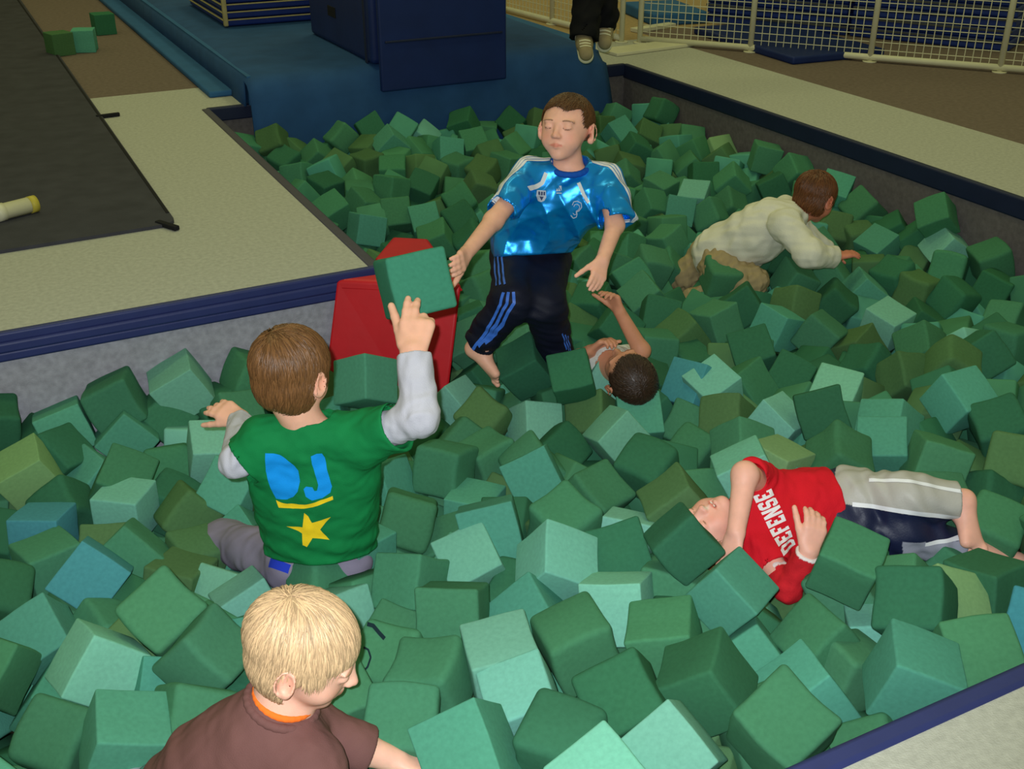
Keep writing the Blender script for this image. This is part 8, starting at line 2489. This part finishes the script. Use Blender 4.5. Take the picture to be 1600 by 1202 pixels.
# ================= lying boy in red
def boy_red():
    A = lambda x, y, d: at(x, y, d*.945)
    c = A(1108, 832, 2.96); hh = .190
    R = frame(cv(-.52, .58, .62), cv(-.66, -.62, -.05))
    nk = A(1155, 812, 3.00); su, sd_ = A(1186, 752, 3.00), A(1196, 866, 2.94)
    ch = A(1206, 806, 3.02); wa = A(1296, 790, 3.04)
    eu, wu = A(1164, 742, 2.86), A(1150, 832, 2.80)
    ed, wd = A(1231, 918, 2.86), A(1264, 862, 2.80)
    hu, hd = A(1325, 775, 3.06), A(1320, 822, 3.02)
    ku, au = A(1415, 778, 2.96), A(1506, 782, 2.95)
    kd, ad = A(1410, 830, 2.99), A(1588, 880, 3.02)
    P = empty('person', tuple(wa), 'child in red shirt and navy-grey trousers lying on its back on the cubes', 'person')
    F = Field(*bounds([c-_r*.1, c-_u*.1, nk, su, sd_, wa, eu, wu, ed, wd, A(1140, 870, 2.78), A(1268, 825, 2.78), au, A(1545, 850, 2.9), ad, A(1650, 900, 3.0)], .08), .0038)
    head(F, c, R, hh, mouth='open'); F.cap(c-R[:, 2]*.05, nk, .042, .048, .02)
    limb(F, [su, sd_], [.036, .036]); limb(F, [nk, ch, wa], [.042, .055, .055], .03); limb(F, [hu, hd], [.05, .05])
    limb(F, [su, eu, wu], [.032, .031, .022]); limb(F, [sd_, ed, wd], [.032, .029, .021])
    limb(F, [hu, ku, au], [.055, .042, .027]); limb(F, [hd, kd, kd+(ad-kd)*.55, ad], [.055, .042, .036, .026])
    hand(F, wu, unit(A(1143, 862, 2.79)-wu), unit(_r*.6+_f*.6), .105, (.4, .5, .6, .7), .10, (.4, .4), side=-1)
    hand(F, wd, unit(A(1272, 832, 2.80)-wd), unit(-_u*.1+_f*.9-_r*.2), .115, (.4, .45, .5, .5), .09, (.4, .4), side=1)
    foot(F, au, unit(A(1538, 838, 2.88)-au), cv(.35, .5, .8), .175, side=-1)
    foot(F, ad, unit(_r*.8-_u*.25), cv(-.1, .7, .7), .175, side=1)
    V, Q = F.mesh(); to_obj('body', V, Q, M_skin, P, skin_colors((240, 178, 158), c, R, hh, (150, 110, 80), spots=[(A(1103, 792, 2.9), .012, (236, 226, 214))]))
    # teeth row
    tq = MB()
    for i in range(6):
        p = c+R@(np.array([-.045+i*.018, .395, -.272])*hh); tq.box(tuple(p-.0016), tuple(p+.0016), .0008)
    tq.build('teeth', mat('teeth', (236, 230, 214), .3, .5, 0), P)
    def reg(x, y, z): return np.where(y > .2, z-.22, np.where(y > -.03, z-.02, z+.28))
    cf = lambda L_: np.array(lin((150, 108, 66))[:3])*np.ones((len(L_), 1))
    hair('hair', c, R, hh, M_hair, P, reg, (0, -.4, .85), 1600, .16, .015, .0011, 17, colf=cf, cap_off=.024)
    # trousers
    cu = ku+(au-ku)*.88; cd = kd+(ad-kd)*.50
    F = Field(*bounds([wa, hu, hd, ku, cu, kd, cd], .11), .0038)
    F.cap(wa+_r*.005, wa+_r*.02, .076, .078, .03); limb(F, [hu, hd], [.074, .070], .03)
    limb(F, [hu, ku, cu], [.072, .062, .050], .03); limb(F, [hd, kd, cd], [.070, .062, .046], .03)
    lax = unit(cu-hu); lup = unit(_u-lax*(_u@lax))
    F.wrinkle(lambda p: .6*noise3(p, 36, 61)+.45*np.sin(((p-hu)@lax)*80+((p-hu)@lup)*50+3*noise3(p, 12, 62)), .0055)
    ax = unit(au-ku); F.cutl(cu, ax, cu, .055); F.cap(cu-ax*.022, cu+ax*.08, .037, .037, .003, op='s')
    ax2 = unit(ad-kd); F.cutl(cd, ax2, cd, .055); F.cap(cd-ax2*.02, cd+ax2*.08, .034, .034, .003, op='s')
    V, Q = F.mesh()
    navy = np.array(lin((24, 30, 62))[:3]); grey = np.array(lin((178, 174, 168))[:3]); grey2 = np.array(lin((158, 158, 176))[:3])
    def cl(Vv):
        q = Vv-hu; s_ = q@lax; v = q@lup
        seam = -.012-.12*np.clip(s_, 0, .5); g_ = (v > seam) & (s_ > -.028)
        low = (v < -.105) & (s_ > .14)
        C_ = np.where(g_[:, None], grey, navy); C_ = np.where(low[:, None] | ((s_ > .315)[:, None] & ~g_[:, None]), grey2, C_); return C_
    Mp = mat('nylon_trousers', None, .5, .4, .05, 20, .25, 200, vcol='tint')
    tro = to_obj('trousers', V, Q, Mp, P, cl); bv = bvh_of(tro); Mw = mat('white_tape', (232, 232, 238), .5, .4, .03, 20)
    L1 = [hu+lax*s_+lup*(-.012-.12*max(0, s_)) for s_ in np.linspace(-.02, .325, 8)]
    ribbon('side_tape', [q-_f*.03 for q in L1], .011, bv, -_f, Mw, tro)
    L2 = [hu+lax*s_+lup*(.034-.055*s_) for s_ in np.linspace(.03, .33, 8)]
    ribbon('side_tape', [q-_f*.02 for q in L2], .009, bv, -_f+_u*.3, Mw, tro)
    L3 = [hu+lax*s_+lup*(-.105) for s_ in np.linspace(.17, .33, 6)]
    ribbon('side_tape', [q-_f*.03 for q in L3], .010, bv, -_f-_u*.2, Mw, tro)
    # shirt
    F = Field(*bounds([nk, su, sd_, wa, eu, ed, A(1222, 910, 2.9)], .11), .0036)
    limb(F, [su, nk+_r*.02, sd_], [.050, .056, .050], .03); limb(F, [ch, wa], [.088, .083], .04)
    limb(F, [A(1205, 775, 3.03), A(1290, 765, 3.05)], [.062, .062], .03); limb(F, [A(1212, 845, 3.0), A(1280, 812, 3.03)], [.062, .062], .03)
    limb(F, [su, su+(eu-su)*.5+_u*.012], [.045, .042], .02); limb(F, [sd_, sd_+(ed-sd_)*.42], [.047, .044], .02)
    ax0 = unit(wa-ch)
    F.wrinkle(lambda p: .5*noise3(p, 38, 71)+.4*noise3(p, 75, 72)+.3*np.sin(((p-ch)@_u)*60+((p-ch)@_r)*25), .0045)
    F.cutl(wa+ax0*.012, ax0, wa+ax0*.06, .12, .006); F.cap(wa+ax0*.0, wa+ax0*.06, .072, .076, .004, op='s')
    F.cap(nk, c, .050, .055, .005, op='s')
    s1_ = su+(eu-su)*.62; F.cutl(s1_, eu-su, s1_, .055); F.cap(s1_-(eu-su)*.15, s1_+(eu-su)*.8, .037, .037, .003, op='s')
    s2_ = sd_+(ed-sd_)*.44; F.cutl(s2_, ed-sd_, s2_, .055); F.cap(s2_-(ed-sd_)*.15, s2_+(ed-sd_)*.5, .038, .038, .003, op='s')
    V, Q = F.mesh(); Mr = cloth('red_mesh_jersey', (214, 24, 40), bump=.5, bs=300); sh = to_obj('shirt', V, Q, Mr, P); bv = bvh_of(sh)
    # red arm sleeve with white edges
    F = Field(*bounds([sd_, ed, wd], .07), .0034)
    a0 = sd_+(ed-sd_)*.52; limb(F, [a0, ed, wd], [.031, .031, .030], .02); F.cap(ed, ed-_u*.008, .031, .029, .02)
    F.wrinkle(lambda p: noise3(p, 60, 75), .0022); ax = unit(wd-ed); F.cutl(wd-ax*.006, ax, wd, .06)
    V, Q = F.mesh()
    wht = np.array(lin((236, 224, 222))[:3]); rd = np.array(lin((208, 34, 44))[:3]); d1 = unit(ed-sd_)
    cs_ = lambda Vv: np.where(((((Vv-a0)@d1) < .004) & (np.linalg.norm(Vv-a0, axis=1) < .06))[:, None] | ((((Vv-wd)@ax) > -.012) & (np.linalg.norm(Vv-wd, axis=1) < .06))[:, None], wht, rd)
    to_obj('arm_sleeve', V, Q, mat('red_knit', None, .85, .2, .08, 60, .5, 260, vcol='tint'), P, cs_)
    # DEFENSE across the chest, reading from the lower hip side up to the far shoulder
    O = A(1212, 800, 2.94); Yd = cv(-.93, .37, 0); Xd = cv(.30, .95, .0)
    base = A(1235, 852, 2.9)
    Xd = unit(A(1197, 768, 2.94)-A(1232, 848, 2.94)); Yd = unit(A(1213, 850, 2.94)-A(1238, 838, 2.94)); Yd = unit(Yd-Xd*(Yd@Xd))
    decal('lettering', text_polys('DEFENSE', .050, .57), A(1243, 851, 2.94), Xd, Yd, bv, mat('white_print', (236, 232, 232), .7, .2, .03, 40), sh, .0016, .003)
boy_red()

# ================= person climbing off the mat at the top
def climber():
    A = at
    P = empty('person', tuple(A(915, 90, 6.0)), 'person in black trousers and pale trainers jumping above the blue landing mat', 'person')
    an, kn, hp = A(912, 62, 6.0), A(925, -60, 6.0), A(900, -170, 6.3)
    a2, k2, h2 = A(945, 40, 6.15), A(935, -70, 6.0), A(960, -170, 6.3)
    ch = A(930, -330, 6.3); hd = A(930, -450, 6.3); nk = A(930, -385, 6.3)
    F = Field(*bounds([an, kn, hp, a2, k2, h2, ch, hd, A(850, -250, 6.3), A(1010, -250, 6.3)], .16), .011)
    limb(F, [hp, kn, an], [.075, .055, .035], .03); limb(F, [h2, k2, a2], [.075, .055, .035], .03); limb(F, [hp, h2], [.09, .09], .03)
    limb(F, [(hp+h2)/2, ch, nk], [.11, .12, .055], .04); F.ell(hd, (.08, .095, .115)); F.cap(nk, hd, .05)
    for s_ in (-1, 1): limb(F, [ch+_r*s_*.13+ZZ*.05, ch+_r*s_*.22-ZZ*.12, ch+_r*s_*.22-ZZ*.33], [.045, .038, .03], .03)
    V, Q = F.mesh(); to_obj('body', V, Q, M_skin, P, skin_colors((196, 140, 112), hd, np.eye(3), .2))
    F = Field(*bounds([an, kn, hp, a2, k2, h2], .17), .008)
    limb(F, [hp, kn, an], [.10, .088, .080], .03); limb(F, [h2, k2, a2-(a2-k2)*.1], [.10, .088, .082], .03); limb(F, [hp, h2], [.115, .115], .03)
    F.wrinkle(lambda p: noise3(p, 30, 81), .008)
    F.cutl(an, an-kn, an, .12); F.cap(an-unit(an-kn)*.05, an+unit(an-kn)*.1, .065, .065, .003, op='s')
    V, Q = F.mesh(); to_obj('trousers', V, Q, cloth('black_trousers', (14, 14, 18)), P)
    F = Field(*bounds([ch, nk, A(850, -250, 6.3), A(1010, -250, 6.3)], .2), .011)
    limb(F, [(hp+h2)/2, ch], [.13, .145], .04); F.cap(ch-_r*.13, ch+_r*.13, .07)
    V, Q = F.mesh(); to_obj('jacket', V, Q, cloth('black_jacket', (18, 18, 22)), P)
    for j, (a_, d_) in enumerate(((an, unit(A(917, 92, 5.9)-an)), (a2, unit(A(945, 66, 6.1)-a2)))):
        F = Field(*bounds([a_, a_+d_*.2], .1), .004)
        s_ = unit(np.cross(d_, _f)); b0 = a_-d_*.01; up = -_f
        F.cap(b0, b0+d_*.05, .043, .045, .02)
        F.cap(a_+d_*.02, a_+d_*.125, .042, .038, .02, flat=(up, .8))
        F.cutl(a_-up*.03, -up, a_+d_*.06, .2)
        V, Q = F.mesh(); shoe = to_obj('trainer', V, Q, mat('trainer_suede', (150, 136, 104), .8, .2, .1, 30), P)
        F = Field(*bounds([a_, a_+d_*.2], .1), .004)
        F.cap(a_-d_*.02-up*.026, a_+d_*.13-up*.026, .046, .043, .02, flat=(up, .35)); V, Q = F.mesh(); to_obj('sole', V, Q, M_white, shoe)
        bvs = bvh_of(shoe)
        for k in range(3):
            m_ = a_+d_*(.03+k*.022); ribbon('lace', [m_-s_*.03+up*.03, m_+up*.04, m_+s_*.03+d_*.006+up*.03], .007, bvs, up, M_white, shoe, seg=10)
climber()

# ================= foam cube in the raised hand
def held():
    ctr = at(655, 440, 2.78)+(-TT)*.04
    up_ = unit(at(642, 395, 2.70)-at(664, 492, 2.72)); rt = unit(at(702, 435, 2.75)-at(606, 445, 2.70)); rt = unit(rt-up_*(rt@up_)); n_ = np.cross(rt, up_)
    o = bpy.data.objects.new('foam_cube', cube_mesh(77, .06, .012)); COL.objects.link(o)
    M = Matrix(((rt[0], up_[0], n_[0]), (rt[1], up_[1], n_[1]), (rt[2], up_[2], n_[2])))
    o.rotation_mode = 'QUATERNION'; o.rotation_quaternion = M.to_quaternion(); o.location = at(660, 442, 2.63)-n_*.079; o.scale = (.152,)*3
    o.color = (*lin((66, 138, 112))[:3], 1)
    tag(o, 'teal green foam cube held up in the raised hand in front of the red pad', 'foam cube')
held()

# felt-pen marks and a tear on one of the near cubes
def marks():
    best = min((o for o in COL.objects if o.name.startswith('foam_cube') and o.type == 'MESH' and o.get('category')), key=lambda o: sum((a-b)**2 for a, b in zip(cam2(o.location), (612, 1037))))
    M = Matrix.LocRotScale(best.location, best.rotation_quaternion, best.scale)
    me = best.data; bv = BVHTree.FromPolygons([(M@v.co)[:] for v in me.vertices], [tuple(p.vertices) for p in me.polygons])
    dep = float((np.array(best.location)-_c)@_f)-.05
    mk = mat('dark_mark', (26, 44, 50), .9, .1, .1, 60)
    for nm, pts, w_ in (('pen_mark', [(566, 1050), (576, 1040), (580, 1027), (575, 1017), (567, 1014)], .004), ('tear', [(570, 982), (580, 984), (590, 993), (600, 1001)], .008)):
        o = ribbon(nm, [at(x, y, dep) for x, y in pts], w_, bv, -_f, mk, None, seg=30)
        o.parent = best; o.matrix_parent_inverse = M.inverted()
marks()
